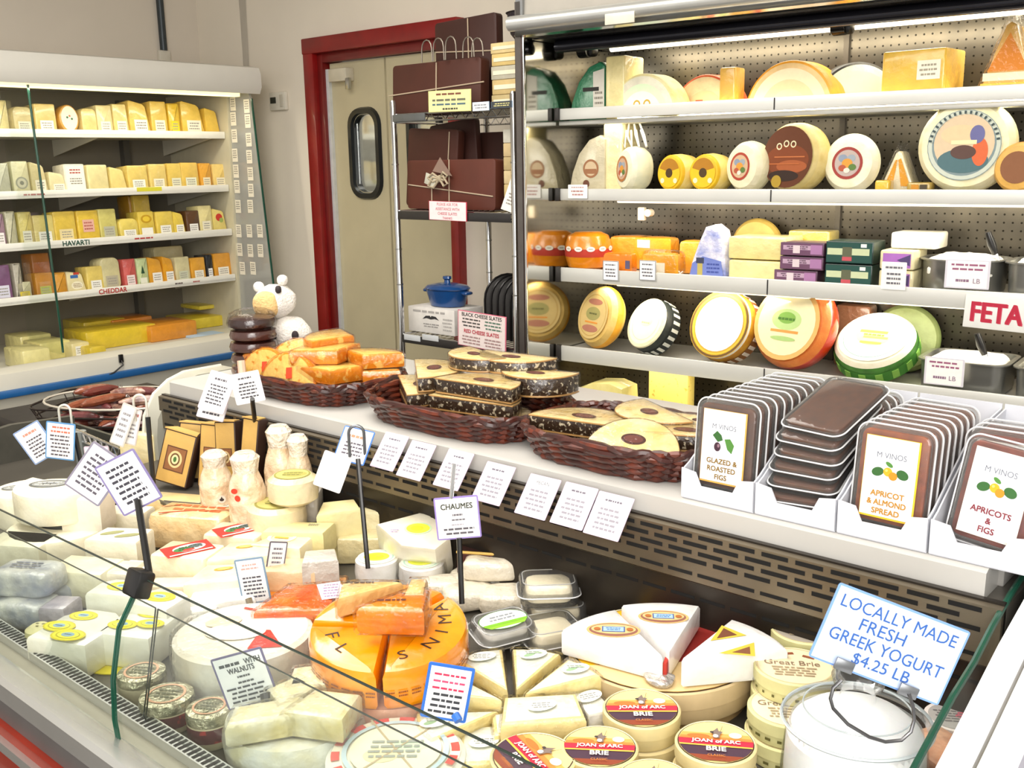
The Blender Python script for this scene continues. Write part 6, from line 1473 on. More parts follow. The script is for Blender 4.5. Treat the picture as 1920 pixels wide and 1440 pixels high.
# ---- yellow labelled wedges under the glass clamp
yl = lambda s=1: [('e', 0, 0, .034*s, .022*s, 'cfc21a'), ('e', 0, 0, .030*s, .019*s, 'efe226'), ('e', 0, 0, .024*s, .0145*s, 'b9b01a'), ('e', 0, 0, .021*s, .0125*s, 'f0e640'), ('e', 0, 0, .013*s, .008*s, '8fb0c4'), ('lines', 0, 0, .018*s, .006*s, 1, '5a6a7a')]
wy = wrap('eeece2', 'e6e2d0', .3)
def ywedge(px, py, zb, h, w, d, rz, label, labs):
    o = thing('soft_cheese_wedge', label, 'cheese wedge', at(px, py, zb, h, rz))
    MB().prism([(-w/2, -d/2), (w/2, -d/2), (w*.5, d*.3), (w*.2, d/2), (-w*.3, d/2), (-w*.5, d*.2)], 0, h, wy, bev=.008).build('wrapped_cheese', o)
    la = []
    for dx, dy, s in labs: la += sh(yl(s), dx, dy)
    art(la, M=T(0, 0, h+.0005)).build('label', o); return o
ywedge(152, 1172, DKZ, .062, .12, .125, -18, 'white cut half with yellow oval labels, left of the glass seam', [(-.02, .03, .8), (-.03, -.018, .9), (.012, -.045, .95)])
ywedge(262, 1166, DKZ, .062, .105, .11, -14, 'white cut half with yellow labels, right of the glass seam', [(.005, .035, .9), (-.02, -.02, .8), (.028, -.01, .75)])
ywedge(226, 1100, DKZ, .08, .10, .07, -12, 'white wedge with a yellow and blue label just left of the glass clamp', [(.005, .0, .9)])
ywedge(300, 1120, DKZ, .08, .09, .08, -20, 'white wedge with a yellow label just right of the glass clamp', [(.0, .0, .9)])
o = thing('yellow_base', 'yellow card base showing under the yellow labelled white halves', 'card', at(235, 1225, DKZ, .002, -14)); MB().prism(circ(.075, 40), 0, .0018, paper('d8c81c')).build('card', o)
# ---- small foil topped jars along the front glass
foil = mat('c9c2a8', .3, .6, c2='8a8a72', scale=60, bump=(50, 1.0))
for px, py, dp, h, lb in ((265, 1258, 88, .045, 'small foil topped round, back left of the three by the front glass'), (312, 1302, 100, .05, 'foil topped round with dark red band, middle of three by the front glass'), (392, 1325, 86, .055, 'small foil topped round with a dark red band, nearest the walnut sign')):
    r = rsize(px, py, DKZ+h, dp)/2; o = thing('small_cheese_round', lb, 'small cheese', at(px, py, DKZ, h, -10))
    MB().lathe([(r*.92, 0), (r*.98, .004), (r, h*.7), (r*.98, h*.72)], mat('c9bfa2', .4, coat=.5, var=.15), 32).build('tub', o)
    MB().lathe([(r*1.0, h*.66), (r*1.03, h*.8), (r*.98, h*.97), (r*.8, h)], foil, 32).build('foil_top', o)
    if px > 270: MB().lathe([(r*1.004, h*.22), (r*1.012, h*.45), (r*1.004, h*.62)], mat('5a2c36', .4, coat=.4, c2='a83a3c', scale=50, vw=.6), 32, None, False, False).build('printed_band', o)
    art([('ring', 0, 0, r*.62, r*.72, 'd8a88a'), ('lines', 0, 0, r*.9, r*.7, 3, '6a6a55')], M=T(0, 0, h+.0008)).build('lid_print', o)
# ---- walnut cheese in pieces
wn = wrap('f0ead0', 'e6d690', .5); wn2 = mat('efe2ac', .4, coat=.5, c2='f6f0d8', scale=20, bump=(30, .5))
o = thing('round_cheese', 'big pale wheel in clear wrap behind the walnut sign, lower half', 'cheese', at(552, 1340, DKZ, .05, 0))
r = rsize(552, 1340, .77, 262)/2
MB().lathe([(r-.01, 0), (r, .008), (r+.002, .03), (r-.004, .05), (r-.02, .051)], wrap('eceeee', 'e6dfbe', .6), 40).build('wrapped_cheese', o)
for k, (px, py, w, d, rz, h, lb) in enumerate(((600, 1262, .10, .07, 10, .038, 'back right'), (505, 1330, .12, .06, 14, .036, 'front left under the sign clip'), (610, 1318, .09, .08, -20, .04, 'front right'), (545, 1290, .07, .06, 40, .038, 'middle'))):
    piece(px, py, DKZ+.053, h, [(-w/2, -d/2), (w/2, -d*.4), (w*.4, d/2), (-w*.4, d*.4)], rz, wn, wn2, 'cheese_wedge', 'pale yellow wrapped piece on the walnut cheese, the %s one' % lb)
# ---- red ring wheel at the bottom
o = lwheel(742, 1412, DKZ, .05, 262, WM, WM, 'pale wheel with a red dashed ring label at the bottom of the photo', None, 0, film=False)
r = rsize(742, 1412, DKZ+.05, 262)/2
la = [('c', 0, 0, r*.93, 'efe9d6')]
for k in range(14):
    a0 = k*360/14; p_ = [(r*q*cos(radians(a0+j*5)), r*q*sin(radians(a0+j*5))) for q, js in ((.92, range(4)), (.80, range(3, -1, -1))) for j in js]; la.append(('p', p_, 'd8554c'))
la += [('ring', 0, 0, r*.70, r*.77, 'b9cfd8'), ('c', 0, 0, r*.66, 'eee9cc'), ('e', r*.2, r*.1, r*.25, r*.15, 'cfe0c4'), ('e', -r*.2, -r*.15, r*.25, r*.18, 'e3d9b0'), ('r', 0, 0, .003, r*1.8, 'b9a886', 30), ('r', 0, 0, .003, r*1.8, 'b9a886', -40), ('lines', 0, 0, r*.8, r*.5, 4, '9aa098')]
art(la, M=T(0, 0, .0506)).build('label', o)
# ---- herb labelled wedges
hw = wrap('ecdca0', 'e4cc80', .45); hp = wrap('efeee2', 'e2e6d4', .4); hc = cut('ead89c')
def hwedge(px, py, zb, h, out, rz, label, g=True, c=None):
    o = thing('herb_cheese_wedge', label, 'cheese wedge', at(px, py, zb, h, rz)); m_ = c or hw
    MB().prism(out, 0, h, m_, hp, bev=.006).build('wrapped_cheese', o)
    MB().prism(inset(out, -.003), -.0008 if zb > DKZ+.01 else 0, h+.003, FILM, bev=.006).build('clear_wrap', o)
    ax = sum(p[0] for p in out)/len(out); ay = sum(p[1] for p in out)/len(out)
    la = [('e', ax, ay, .022, .014, 'e9eee2', 20)]
    if g: la += [('e', ax-.006, ay-.003, .010, .0045, '8fae86', 30), ('e', ax+.008, ay+.004, .007, .003, 'a8c49a', -20), ('lines', ax, ay+.004, .026, .010, 2, '8a928a')]
    else: la += [('lines', ax, ay, .03, .016, 3, '8a8a84')]
    art(la, M=T(0, 0, h+.0034)).build('label', o); return o
tri = lambda w, d: [(0, -d*.62), (w/2, d*.30), (w*.28, d*.40), (-w*.28, d*.40), (-w/2, d*.30)]
def fan(px, py, h, a, r, w, label, g=True):
    out = [(0, 0)]+[(r*cos(radians(a+w*t)), r*sin(radians(a+w*t))) for t in (-.5, -.3, 0, .3, .5)]
    out = [(x+.012*cos(radians(a)), y+.012*sin(radians(a))) for x, y in out]
    hwedge(px, py, DKZ, h, out, 0, label, g)
fan(955, 1316, .070, 150, .125, 34, 'herb labelled wedge pointing right, next to the blue framed sign')
fan(958, 1302, .085, 112, .13, 37, 'herb labelled wedge pointing at the viewer, at the back of the fan of wedges', False)
fan(964, 1302, .085, 75, .13, 35, 'herb labelled wedge leaning right in the fan of wedges')
fan(972, 1306, .080, 40, .125, 34, 'green sprig labelled wedge at the right of the fan, by the big wooden box')
fan(950, 1330, .055, 200, .12, 40, 'herb labelled wedge lying low right of the blue framed sign')
hwedge(1015, 1330, DKZ, .075, [(-.06, -.035), (.06, -.03), (.055, .04), (-.05, .04)], 4, 'pale yellow block in clear wrap in front of the fan of wedges', False, hc)
hwedge(985, 1352, DKZ, .05, [(-.05, -.03), (.05, -.025), (.045, .03), (-.045, .03)], 10, 'wrapped wedge with a green striped label above the sideways Brie box')
hwedge(905, 1395, DKZ, .04, [(-.035, -.05), (.04, -.045), (.035, .05), (-.03, .045)], 0, 'clear wrapped pale piece beside the sideways Brie box', False)
hwedge(1105, 1310, DKZ, .06, [(-.02, -.04), (.02, -.04), (.02, .04), (-.02, .04)], 20, 'narrow white wrapped piece between the fan of wedges and the Brie boxes', False, WM)
# ---- green labelled packs and clear clamshells
def clam(px, py, zb, h, w, d, rz, label, inner, lay, tiltx=0):
    o = thing('clear_clamshell', label, 'cheese pack', at(px, py, zb, h, rz) @ R(radians(tiltx), 'X'))
    MB().prism(rrect(w*.8, d*.8, .02), .004, h*.85, inner, bev=.01).build('cheese', o)
    m = MB(); m.prism(rrect(w, d, .02, 5), 0, h, SHELL, bev=.008); m.prism(rrect(w+.008, d+.008, .024, 5), h*.45, h*.45+.003, SHELL, bev=.001); m.build('clear_shell', o)
    m = MB(); m.tube([(x, y, h*.46) for x, y in rrect(w+.008, d+.008, .024, 6)], .0014, mat('d9dadc', .15, coat=.6, var=.05), 5, True); m.tube([(x, y, h-.002) for x, y in rrect(w-.012, d-.012, .018, 6)], .001, mat('d9dadc', .15, coat=.6, var=.05), 5, True); m.build('rim', o)
    if lay: art(lay, M=T(0, 0, h+.0008)).build('label', o)
    return o
chz = mat('ece3c8', .5, var=.08, scale=40, bump=(40, .5))
gl_ = [('e', 0, 0, .046, .026, '4f7a34', 0), ('e', 0, 0, .044, .0245, 'eff2ea'), ('p', [(-.04, -.012), (.04, -.012), (.032, -.02), (-.032, -.02)], '8ac02e'), ('r', 0, -.010, .082, .006, '7ab52a'), ('lines', 0, .006, .05, .016, 2, '8d9298')]
clam(1032, 1165, DKZ, .05, .10, .09, 20, 'clear clamshell of pale crumbly cheese, lower one right of the green label pack', chz, None)
clam(1028, 1082, DKZ+.052, .045, .105, .095, 2, 'clear clamshell with pale cheese on top of the clamshell stack near the grille', chz, None, -4)
clam(1040, 1120, DKZ, .05, .11, .10, 4, 'clear clamshell at the bottom of the stack near the grille', chz, None)
clam(1128, 1098, DKZ, .045, .11, .09, -6, 'clear pack with a green striped label near the grille, right of the clamshell stack', mat('b9b4a6', .5, var=.2), [('e', 0, 0, .03, .016, 'dfe3da'), ('r', 0, -.006, .05, .006, '8ab53a', 10)])
o = clam(940, 1160, DKZ+.03, .035, .105, .075, 28, 'white pack with an oval green striped label right of the orange wheel', WM, gl_, 10)
clam(955, 1172, DKZ, .028, .10, .08, 24, 'clear pack lying under the green striped label pack', chz, None)
for k, (px, py, zb, w, d, rz, lb) in enumerate(((900, 1072, DKZ, .12, .08, 6, 'wrapped white pack behind the orange wheel, under the others'), (920, 1046, DKZ+.04, .11, .07, -4, 'wrapped white pack lying on the lower one behind the orange wheel'), (880, 1100, DKZ, .10, .07, 14, 'wrapped white pack at the right rim of the orange wheel'), (830, 1085, DKZ+.0, .09, .06, 0, 'clear wrapped white pack by the black sign stem'), (950, 1105, DKZ, .10, .07, 0, 'wrapped white pack between the sign stem and the clamshells'))):
    o = thing('wrapped_cheese', lb, 'cheese pack', at(px, py, zb, .04, rz)); MB().blob((w, d, .042), wrap('e3dac4', 'd2cab8', .9), .45, nz=.006, ns=30, seg=30, seed=k, flat=True).build('wrapper', o)
o = thing('cheese_box', 'open dark red and gold carton lying behind the clamshells near the grille', 'box', at(925, 1030, DKZ, .085, -6))
m = MB(); m.prism([(-.07, -.02), (.075, -.035), (.075, .03), (-.02, .045), (-.07, .02)], 0, .084, mat('4a160c', .5, var=.2), mat('2a0d08', .5), bev=.003); m.build('carton', o)
m = MB(); m.tube([(-.07, -.02, .085), (.075, -.035, .085), (.075, .03, .085), (-.02, .045, .085), (-.07, .02, .085)], .0028, mat('d9b25a', .4, var=.1), 6, True); m.build('gold_edge', o)
# ---- yellow green labelled rounds and wedge near the sign stem
ygl = lambda r: [('c', 0, 0, r*.9, 'dfe8d6'), ('ring', 0, 0, r*.74, r*.80, 'a9cfc0'), ('e', 0, 0, r*.6, r*.5, 'e0e23a'), ('e', -r*.05, -r*.02, r*.4, r*.3, 'c9d21a'), ('e', r*.1, r*.05, r*.15, r*.1, 'e8b43a')]
lwheel(706, 1045, DKZ, .055, 80, WM, WM, 'small round with a yellow green label behind the orange wheel, left of two', ygl, 0, bev=.006)
lwheel(790, 1053, DKZ, .055, 84, WM, WM, 'small round with a yellow green label behind the orange wheel, right of two', ygl, 0, bev=.006, film=True)
o = thing('soft_cheese_wedge', 'white wedge with an oval yellow and green label left of the purple edged sign', 'cheese wedge', at(782, 985, DKZ+.012, .10, -6) @ R(radians(20), 'X'))
out = [(-.085, .03), (-.02, -.035), (.05, -.045), (.075, -.01), (.06, .055), (.0, .07)]
MB().prism(out, 0, .10, wrap('ecE6d2', 'e2dabc', .2), bev=.008).build('wrapped_cheese', o)
art([('e', .006, .016, .028, .018, 'bcd8b0'), ('e', .006, .016, .024, .015, 'd9de3a'), ('e', .004, .016, .013, .008, 'e8c81e'), ('lines', -.04, .006, .018, .012, 2, '8a6a9a', 0)], M=T(0, 0, .1006)).build('label', o)
# ---- middle: red label packs, pale wedges
rl = lambda: [('r', 0, 0, .095, .062, 'd9271a'), ('e', .004, .004, .033, .019, 'efe4e0'), ('e', -.008, .0, .02, .012, '3f7a3c'), ('e', .018, .008, .014, .009, '5f6a70'), ('e', .0, -.008, .012, .006, 'c83a2a'), ('lines', .006, .004, .05, .02, 2, '2f4a34'), ('r', 0, -.026, .085, .006, 'e8d0c8')]
cream = wrap('ebe0c4', 'e2d2aa', .35)
for px, py, rz, lb in ((352, 1030, -14, 'cream slab with a bright red picture label, nearer the glass clamp'), (447, 993, -14, 'cream slab with a bright red picture label, farther from the glass clamp')):
    o = thing('red_label_cheese', lb, 'cheese', at(px, py, DKZ, .085, rz)); MB().prism(rrect(.125, .085, .01), 0, .085, cream, bev=.008).build('wrapped_cheese', o)
    art(sh(rl(), 0, 0), M=T(0, 0, .0856) @ R(radians(48))).build('label', o)
def slab(px, py, zb, h, out, rz, c, label, lay=None, name='cheese_wedge', top=None):
    o = thing(name, label, 'cheese', at(px, py, zb, h, rz)); MB().prism(out, 0, h, c, top, bev=.007).build('wrapped_cheese', o)
    if lay: art(lay, M=T(0, 0, h+.0006)).build('label', o)
    return o
t1 = [(-.075, -.03), (.06, -.045), (.075, .02), (-.03, .05)]
go = lambda: [('e', 0, .012, .018, .008, 'c99a2a'), ('e', 0, .012, .012, .005, 'e2c46a')]
slab(420, 1072, DKZ, .08, t1, 18, cream, 'long cream wedge right of the glass clamp, in front of the red label slabs', go())
slab(460, 1030, DKZ, .085, t1, 16, cream, 'cream wedge with gold mark between the red label slabs and blue edged sign', go())
slab(525, 1012, DKZ, .09, [(-.05, -.035), (.06, -.04), (.06, .04), (-.02, .05)], -12, wrap('ede4c8', 'e8d890', .3), 'cream half wheel with a gold mark behind the narrow dark edged sign', [('ring', -.0, .01, .022, .03, 'e6dcb8'), ('r', .0, .008, .03, .008, 'c9a03a')])
slab(545, 1058, DKZ, .07, [(-.06, -.03), (.05, -.04), (.06, .03), (-.05, .04)], 5, wrap('e6c9a0', 'e0b98a', .4), 'tan pink block behind the red orange wedge')
slab(600, 1040, DKZ, .09, [(-.035, -.03), (.035, -.03), (.03, .03), (-.03, .03)], 10, wrap('cfcac0', 'b9b4aa', .7), 'greyish clear wrapped piece behind the red orange wedge')
slab(560, 988, DKZ+.04, .06, [(-.07, -.03), (.06, -.035), (.07, .03), (-.06, .035)], -4, cut('e9db9c'), 'pale yellow wrapped block with a small printed mark, centre back of the counter', [('lines', .03, .01, .025, .014, 2, '8a8878')])
slab(575, 1010, DKZ, .038, [(-.08, -.04), (.08, -.04), (.08, .04), (-.08, .04)], -4, cream, 'flat cream slab under the pale yellow block, centre back of the counter')
slab(632, 950, DKZ, .115, [(-.045, -.04), (.05, -.03), (.04, .045), (-.03, .04)], 12, cut('e6d9a0'), 'tall pale yellow wedge beside the blank white tag')
slab(705, 950, DKZ, .10, [(-.045, -.03), (.04, -.04), (.05, .03), (-.03, .04)], 0, wrap('e2d8b0', 'cfc49a', .5), 'pale wedge standing in front of the rear wall, right of the black stem', [('lines', -.01, 0, .02, .03, 3, '8a8878')])
slab(680, 1000, DKZ, .06, [(-.05, -.03), (.05, -.03), (.05, .03), (-.05, .03)], 0, wrap('dccfa0', 'cabb88', .6), 'low wrapped wedge at the foot of the pale wedge by the black stem')
slab(745, 1010, DKZ, .05, [(-.03, -.03), (.03, -.03), (.03, .03), (-.03, .03)], 20, wrap('c9b08a', 'a8845a', .6), 'small brownish wrapped piece behind the small yellow green rounds')
slab(330, 1092, DKZ, .05, [(-.05, -.02), (.05, -.02), (.05, .03), (-.05, .03)], 0, cream, 'low cream block beside the black glass clamp')
slab(420, 1112, DKZ, .06, [(-.06, -.03), (.06, -.035), (.06, .03), (-.06, .03)], 8, WM, 'white wrapped block behind the big white wheel, below the pale blue edged sign')
slab(360, 1130, DKZ, .05, [(-.05, -.03), (.05, -.035), (.05, .03), (-.05, .03)], 8, WM, 'white wrapped block left of the big white wheel')
# cracker pack and tan block
o = thing('cracker_pack', 'clear pack of tan crackers with orange lettering in the middle of the counter', 'cracker pack', at(365, 955, DKZ, .085, -14))
MB().prism(rrect(.19, .10, .02), 0, .085, wrap('dcb67e', 'e3c89a', .7), bev=.018).build('pack', o)
art([('lines', .01, .005, .14, .05, 2, 'd0602a'), ('r', -.02, -.02, .10, .006, 'c8502a', 24), ('e', .05, .035, .025, .014, 'eadfc8'), ('lines', .05, .035, .03, .014, 2, '8a8078'), ('r', .06, .0, .06, .005, 'c85a2a', 20), ('r', -.06, .01, .05, .005, 'd87a4a', 30)], M=T(0, 0, .0856)).build('print', o)
slab(340, 925, DKZ, .07, [(-.09, -.05), (.08, -.06), (.085, .0), (-.085, .01)], -12, wrap('dcc088', 'e0cb98', .5), 'wide tan wrapped block behind the cracker pack', None, 'cracker_pack')
# brown paper packs with square labels, on a low riser along the rear wall
RSZ = .79
rs_ = thing('display_riser', 'dark low riser along the rear wall under the kraft packs and gathered bags', 'riser', T(-2.08, 1.268, DKZ+E0))
MB().box((0, 0, (RSZ-DKZ)/2-E0), (.72, .195, RSZ-DKZ-2*E0), mat('57524a', .45, .3, var=.15), .004).build('step', rs_)
MB().box((0, -.0985, RSZ-DKZ-.006), (.72, .003, .010), STEEL, .001).build('edge_trim', rs_)
kp = mat('cfa75c', .6, var=.12, scale=20, bump=(30, .2)); dk_ = mat('3a241a', .5, var=.2)
def kraft(px, py, yk, w, h, d, rz, roll, label, seal=True):
    q = PY(px, py, yk); h = q.z+h*.5-RSZ; zb = RSZ; o = thing('kraft_pack', label, 'biscuit pack', T(q.x, q.y, zb+E0+abs(sin(radians(roll)))*w*.5) @ R(RZ0+radians(rz)) @ R(radians(-9), 'X') @ R(radians(roll), 'Y'))
    m = MB(); m.prism(rrect(w, h, .004, 2, 0, h/2), 0, d, dk_, kp, bev=.004, M=frame((0, d/2, 0), (1, 0, 0), (0, 0, 1))); m.build('paper_pack', o)
    m = MB(); m.prism([(-w*.5, -.002), (w*.5, -.002), (w*.36, d*.9), (-w*.36, d*.9)], -.001, .002, kp, M=T(0, -d/2, h)); m.build('folded_top', o)
    s = w*.62
    if seal: art([('r', 0, 0, s, s*1.15, '5a3420'), ('r', 0, 0, s*.9, s*1.05, '8a5a34'), ('e', 0, 0, s*.34, s*.40, 'd9c08a'), ('e', 0, 0, s*.24, s*.30, '6a4a28'), ('e', 0, 0, s*.17, s*.22, 'e3d3a0'), ('e', 0, 0, s*.08, s*.13, '3f6a2e')], M=frame((0, -d/2-.0006, h*.48), (1, 0, 0), (0, 0, 1))).build('label', o)
    return o
kraft(322, 866, 1.24, .085, .135, .04, -10, 14, 'kraft paper pack with a dark square label leaning to the right, foremost of its kind')
kraft(396, 846, 1.30, .07, .125, .04, -14, 3, 'tall kraft paper pack with a dark square label standing behind the jar shaped bags')
kraft(428, 842, 1.315, .06, .125, .035, -20, -4, 'kraft paper pack with dark sides, right of the tall labelled one')
kraft(462, 838, 1.32, .05, .13, .035, -26, 3, 'plain dark sided kraft pack at the back right of the kraft packs', False)
kraft(352, 842, 1.30, .07, .12, .04, 5, 8, 'kraft pack behind the leaning one at the grey cheek of the ledge', False)
slab(262, 812, DKZ, .135, [(-.05, -.02), (.05, -.025), (.05, .025), (-.05, .025)], -8, wrap('ead394', 'efe6c0', .4), 'tall pale yellow wrapped block beside the hooked black stem', None)
slab(212, 862, DKZ, .12, [(-.03, -.02), (.03, -.02), (.03, .02), (-.03, .02)], 0, wrap('e6d9b0', 'cfc09a', .6), 'pale wrapped cone shaped piece behind the diamond sign')
# jar shaped bags
for k, (px, py, w, h, rz, lb) in enumerate(((405, 900, .075, .135, 0, 'clear gathered bag with a black round mark, left of the group'), (462, 905, .08, .135, 8, 'clear gathered bag with red dots and black marks, centre of the group'), (525, 850, .075, .13, 0, 'clear gathered bag behind the round cheese, at the rear wall'), (560, 862, .06, .115, 0, 'small clear gathered bag at the rear wall, right of the group'))):
    q = PY(px, py, (1.22, 1.20, 1.325, 1.33)[k]); h = q.z+h*.5-RSZ; q.z = RSZ+E0; o = thing('gathered_bag', lb, 'cheese bag', T(q.x, q.y, q.z) @ R(RZ0+radians(rz)))
    bg = mat('d6b48c', .3, coat=.6, var=.14, scale=30, c2='ead8bc', bump=(34, 1.0))
    MB().lathe([(w*.40, 0), (w*.5, .008), (w*.51, h*.45), (w*.44, h*.60), (w*.36, h*.70), (w*.33, h*.74)], bg, 26).build('bag', o)
    m = MB(); m.lathe([(w*.33, h*.73), (w*.36, h*.84), (w*.40, h*.93), (w*.26, h)], mat('dcccb4', .22, coat=.8, c2='efe8dc', scale=60, bump=(60, 1.2)), 22); m.build('gathered_top', o)
    if k == 0: art([('c', 0, 0, .009, 'd9cfc0'), ('e', 0, -.001, .005, .0035, '2f2826'), ('p', [(-.003, 0), (.003, 0), (0, .007)], '2f2826')], M=frame((w*.27, -w*.47, h*.24), (1, .2, 0), (0, 0, 1))).build('round_mark', o)
    if k == 1: art([('e', -.012, .024, .007, .006, 'd83a20'), ('e', -.006, .008, .006, .007, 'd83a20', 20), ('e', .026, -.022, .006, .005, '2a2422'), ('e', .040, -.020, .005, .006, '2a2422')], M=frame((-w*.12, -w*.513, h*.40), (1, -.2, 0), (0, 0, 1))).build('red_dots', o)
# rounds with olive tops
for px, py, zb, dp, h, lb in ((548, 890, RSZ+.061, 92, .060, 'round cream cheese with an olive coloured top, upper of two'), (518, 943, RSZ, 108, .060, 'round cream cheese with an olive coloured top, lower of two')):
    lwheel(px, py, zb, h, dp, mat('e6d5b0', .45, coat=.4, var=.12, scale=40, bump=(40, .4)), wrap('e6d8ae', 'dfcf9c'), lb, lambda r: [('c', 0, 0, r*.74, '8f8a42'), ('c', 0, 0, r*.66, 'b9b268'), ('e', r*.1, 0, r*.5, r*.35, 'a8a250'), ('lines', 0, 0, r*.8, r*.5, 2, '7a763a')], 0, bev=.012)
lo_ = tag(MB().prism(rrect(.09, .08, .01), 0, .0595, wrap('c9c2b6', 'b9b2a6', .6), bev=.006).build('cheese_block', None, at(562, 922, RSZ, .0595, 0)), 'grey clear wrapped block carrying the upper olive topped round', 'cheese')
# ---- left part: white wheels and blocks
ww = mat('ebe5cf', .5, c2='dfd6ba', var=.08, scale=18, bump=(40, .3))
def halfw(px, py, zb, h, dpx, a0, a1, rz, label, lay):
    r = rsize(px, py, zb+h, dpx)/2; o = thing('round_cheese', label, 'cheese', at(px, py, zb, h, rz))
    MB().prism([(x, y) for x, y in sector(r, a0, a1, 26)], 0, h, ww, bev=.008).build('cheese', o)
    art(lay(r), M=T(0, 0, h+.0006)).build('label', o); return o
dl = lambda ex, ey: (lambda r: [('e', ex*r, ey*r, r*.42, r*.26, '5a5c58'), ('e', ex*r, ey*r, r*.36, r*.2, '8d8f8a'), ('e', ex*r, ey*r, r*.16, r*.1, '3f4140'), ('lines', ex*r, ey*r, r*.6, r*.25, 2, 'c9c8c0')])
halfw(118, 905, DKZ+.075, .07, 175, 150, 390, 0, 'white cut wheel with a dark oval label at the far left of the counter', dl(-.25, -.1))
halfw(48, 915, DKZ+.04, .08, 120, 90, 330, 10, 'white cut wheel with a dark label, leftmost in the counter', dl(-.3, .05))
tag(MB().prism(rrect(.17, .14, .03), 0, .0745, ww, bev=.008).build('round_cheese', None, at(118, 912, DKZ, .0745, 0)), 'white cheese round under the far left cut wheel', 'cheese')
tag(MB().prism(rrect(.10, .10, .03), 0, .0395, ww, bev=.008).build('round_cheese', None, at(48, 925, DKZ, .0395, 0)), 'white cheese round under the leftmost cut wheel', 'cheese')
slab(162, 925, DKZ+.05, .085, [(-.045, -.035), (.045, -.035), (.045, .035), (-.045, .035)], -4, mat('ece4d2', .5, var=.06, scale=30, bump=(50, .2)), 'square white block standing in front of the far left wheel', None, 'cheese_block')
halfw(112, 985, DKZ, .06, 190, 0, 359.9, 0, 'low white wheel with a dark barred label behind the front glass edge', lambda r: [('e', r*.1, r*.02, r*.46, r*.3, '55575a'), ('e', r*.1, r*.02, r*.40, r*.25, '8a8d90'), ('r', r*.05, r*.0, r*.7, r*.06, 'd9d9d4', -24), ('r', r*.15, r*.1, r*.5, r*.04, '3a3c3e', -24)])
slab(222, 1003, DKZ, .085, [(-.06, -.03), (.06, -.04), (.055, .045), (-.05, .045)], -8, ww, 'white wedge with two olive green marks, left of the black sign stem', [('e', -.018, .008, .024, .009, '8f9060', 30), ('e', .022, -.004, .026, .009, '8f9060', 24)], top=ww)
slab(240, 955, DKZ, .06, [(-.06, -.03), (.05, -.03), (.05, .03), (-.06, .03)], -8, ww, 'plain white block behind the white wedge with green marks', None, 'cheese_block')
slab(160, 1058, DKZ, .075, [(-.06, -.04), (.06, -.045), (.06, .04), (-.06, .045)], -10, wrap('e6e0c4', 'dcd4ae', .4), 'cream wrapped block behind the front glass, above the yellow labels', None, 'cheese_block')
slab(215, 1062, DKZ, .07, [(-.045, -.035), (.045, -.035), (.045, .035), (-.045, .035)], -10, wrap('dfd6c0', 'cfc6b0', .5), 'beige wrapped block left of the black glass clamp', None, 'cheese_block')
slab(40, 1010, DKZ, .06, [(-.07, -.04), (.07, -.045), (.07, .04), (-.07, .045)], -10, wrap('e3dfc8', 'd5cfb4', .4), 'cream slab at the left edge of the photo behind the glass', None, 'cheese_block')
gb = wrap('c9c9c4', '7b8398', .9)
for k, (px, py, zb, w, d, rz, lb) in enumerate(((50, 1062, DKZ+.05, .13, .08, -10, 'upper grey blue foil wrapped cheese at the left, behind the glass'), (75, 1085, DKZ, .15, .09, -6, 'lower grey blue foil wrapped cheese at the left, behind the glass'), (40, 1122, DKZ, .12, .08, -10, 'grey blue foil wrapped cheese nearest the slotted rail'), (10, 1095, DKZ, .12, .08, 0, 'grey blue foil wrapped cheese cut by the left edge of the photo'))):
    o = thing('foil_cheese', lb, 'cheese', at(px, py, zb, .05, rz)); MB().blob((w, d, .052), gb, .4, nz=.006, ns=26, seg=32, seed=k+3, flat=True).build('foil_wrapper', o)
    art([('lines', 0, 0, w*.5, d*.4, 3, '5f6478')], M=T(0, 0, .0525)).build('print', o)
slab(112, 1128, DKZ, .05, [(-.025, -.03), (.025, -.03), (.025, .03), (-.025, .03)], -8, wrap('8a8490', 'c9c0c8', .6), 'small dark purple grey block beside the foil cheeses', None, 'cheese_block')
o = lwheel(73, 1172, DKZ, .05, 50, cut('d9d09a'), cut('ddd5a4'), 'small plain yellowish round by the slotted rail at the left', lambda r: [('e', -r*.2, r*.2, r*.12, r*.08, '77704a'), ('e', r*.3, r*.1, r*.12, r*.08, '77704a'), ('e', 0, -r*.3, r*.12, r*.08, '77704a')], 0, bev=.01)
slab(255, 1060, DKZ, .06, [(-.03, -.03), (.03, -.03), (.03, .03), (-.03, .03)], -10, WM, 'white wrapped block under the black glass clamp', None, 'cheese_block')

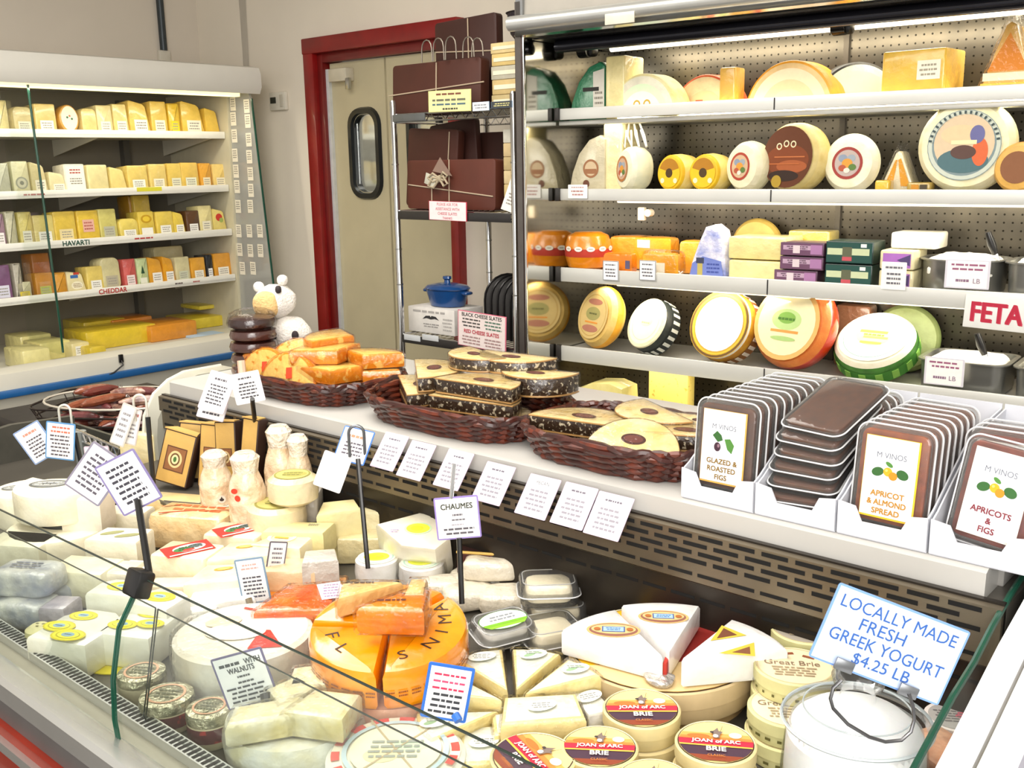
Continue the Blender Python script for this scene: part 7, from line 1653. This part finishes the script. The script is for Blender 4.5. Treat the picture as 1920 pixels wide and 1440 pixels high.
# ================================================================ SAUSAGE BASKET AND BAG behind the counter's left end
TBZ = .72
tb = thing('side_table', 'dark low side table holding the sausage basket beside the wall cheese case', 'table', T(-3.2, 1.72, 0))
MB().box((0, 0, TBZ-.02), (1.0, .62, .04), DARK, .005).build('table_top', tb)
for x in (-.46, .46):
    for y in (-.27, .27): MB().box((x, y, (TBZ-.04)/2), (.05, .05, TBZ-.04), DARK, .004).build('leg', tb)
sb_ = thing('sausage_basket', 'shallow dark wire basket of sausages on the side table by the wall cheese case', 'basket', T(-3.12, 1.62, TBZ+.001) @ R(RZ0-.1))
m = MB(); a_, b__ = .22, .14
for k, z in enumerate((.004, .03, .06, .09)):
    m.tube([(x*(1+.06*k), y*(1+.06*k), z) for x, y in rrect(a_*2, b__*2, .06, 6)], .0035, mat('2a211e', .4, .3), 6, True)
for x, y in rrect(a_*2, b__*2, .06, 6)[::2]: m.tube([(x, y, .004), (x*1.18, y*1.18, .09)], .002, mat('2a211e', .4, .3), 5)
m.build('wire_frame', sb_)
MB().prism(rrect(a_*2, b__*2, .06, 5), 0, .004, DARK).build('base', sb_)
MB().tube([(a_*1.18*cos(t_), b__*1.22*sin(t_), .092) for t_ in [pi*i/16 for i in range(33)]], .004, mat('cfc8b8', .4, .3), 6).build('rim', sb_)
scs = ('6a2a22', '7f3a2a', '5a2622', '8a4a30', '4f2320', '743a3a')
rs = random.Random(5)
for k in range(34):
    lay_ = k//9; x = rs.uniform(-.16, .16); y = rs.uniform(-.10, .10); a = rs.uniform(-.5, .5)+(.2 if k % 3 else 1.2)
    l = rs.uniform(.10, .16); z = .022+.026*lay_
    o = thing('sausage', 'dark red wrapped sausage piled in the wire basket beside the wall cheese case', 'sausage', sb_.matrix_basis @ T(x, y, z) @ R(a), 'sausages in the wire basket')
    pts = [(l*(t_-.5), .012*sin(pi*t_), 0) for t_ in [i/7 for i in range(8)]]
    MB().tube(pts, [.006, .013, .016, .016, .016, .016, .013, .006], mat(scs[k % 6], .3, coat=.7, c2='b9907a' if k % 4 == 0 else None, var=.3, scale=40, bump=(40, .5)), 10).build('casing', o)
    MB().tube([(l*.5, 0, 0), (l*.5+.014, .002, 0)], [.005, .008], FILM, 8).build('twisted_end', o)
q = PD(338, 685, 3.3)
bg_ = thing('plastic_bag', 'crumpled clear plastic bag lying behind the sausage basket against the wall case', 'plastic bag', T(-2.88, 1.97, TBZ+.001) @ R(.2))
MB().blob((.32, .14, .15), mat('cfc9cf', .2, coat=.8, c2='8f8a94', scale=14, bump=(20, 1.2)), .6, nz=.03, ns=14, seg=40, seed=9, flat=True).build('bag', bg_)
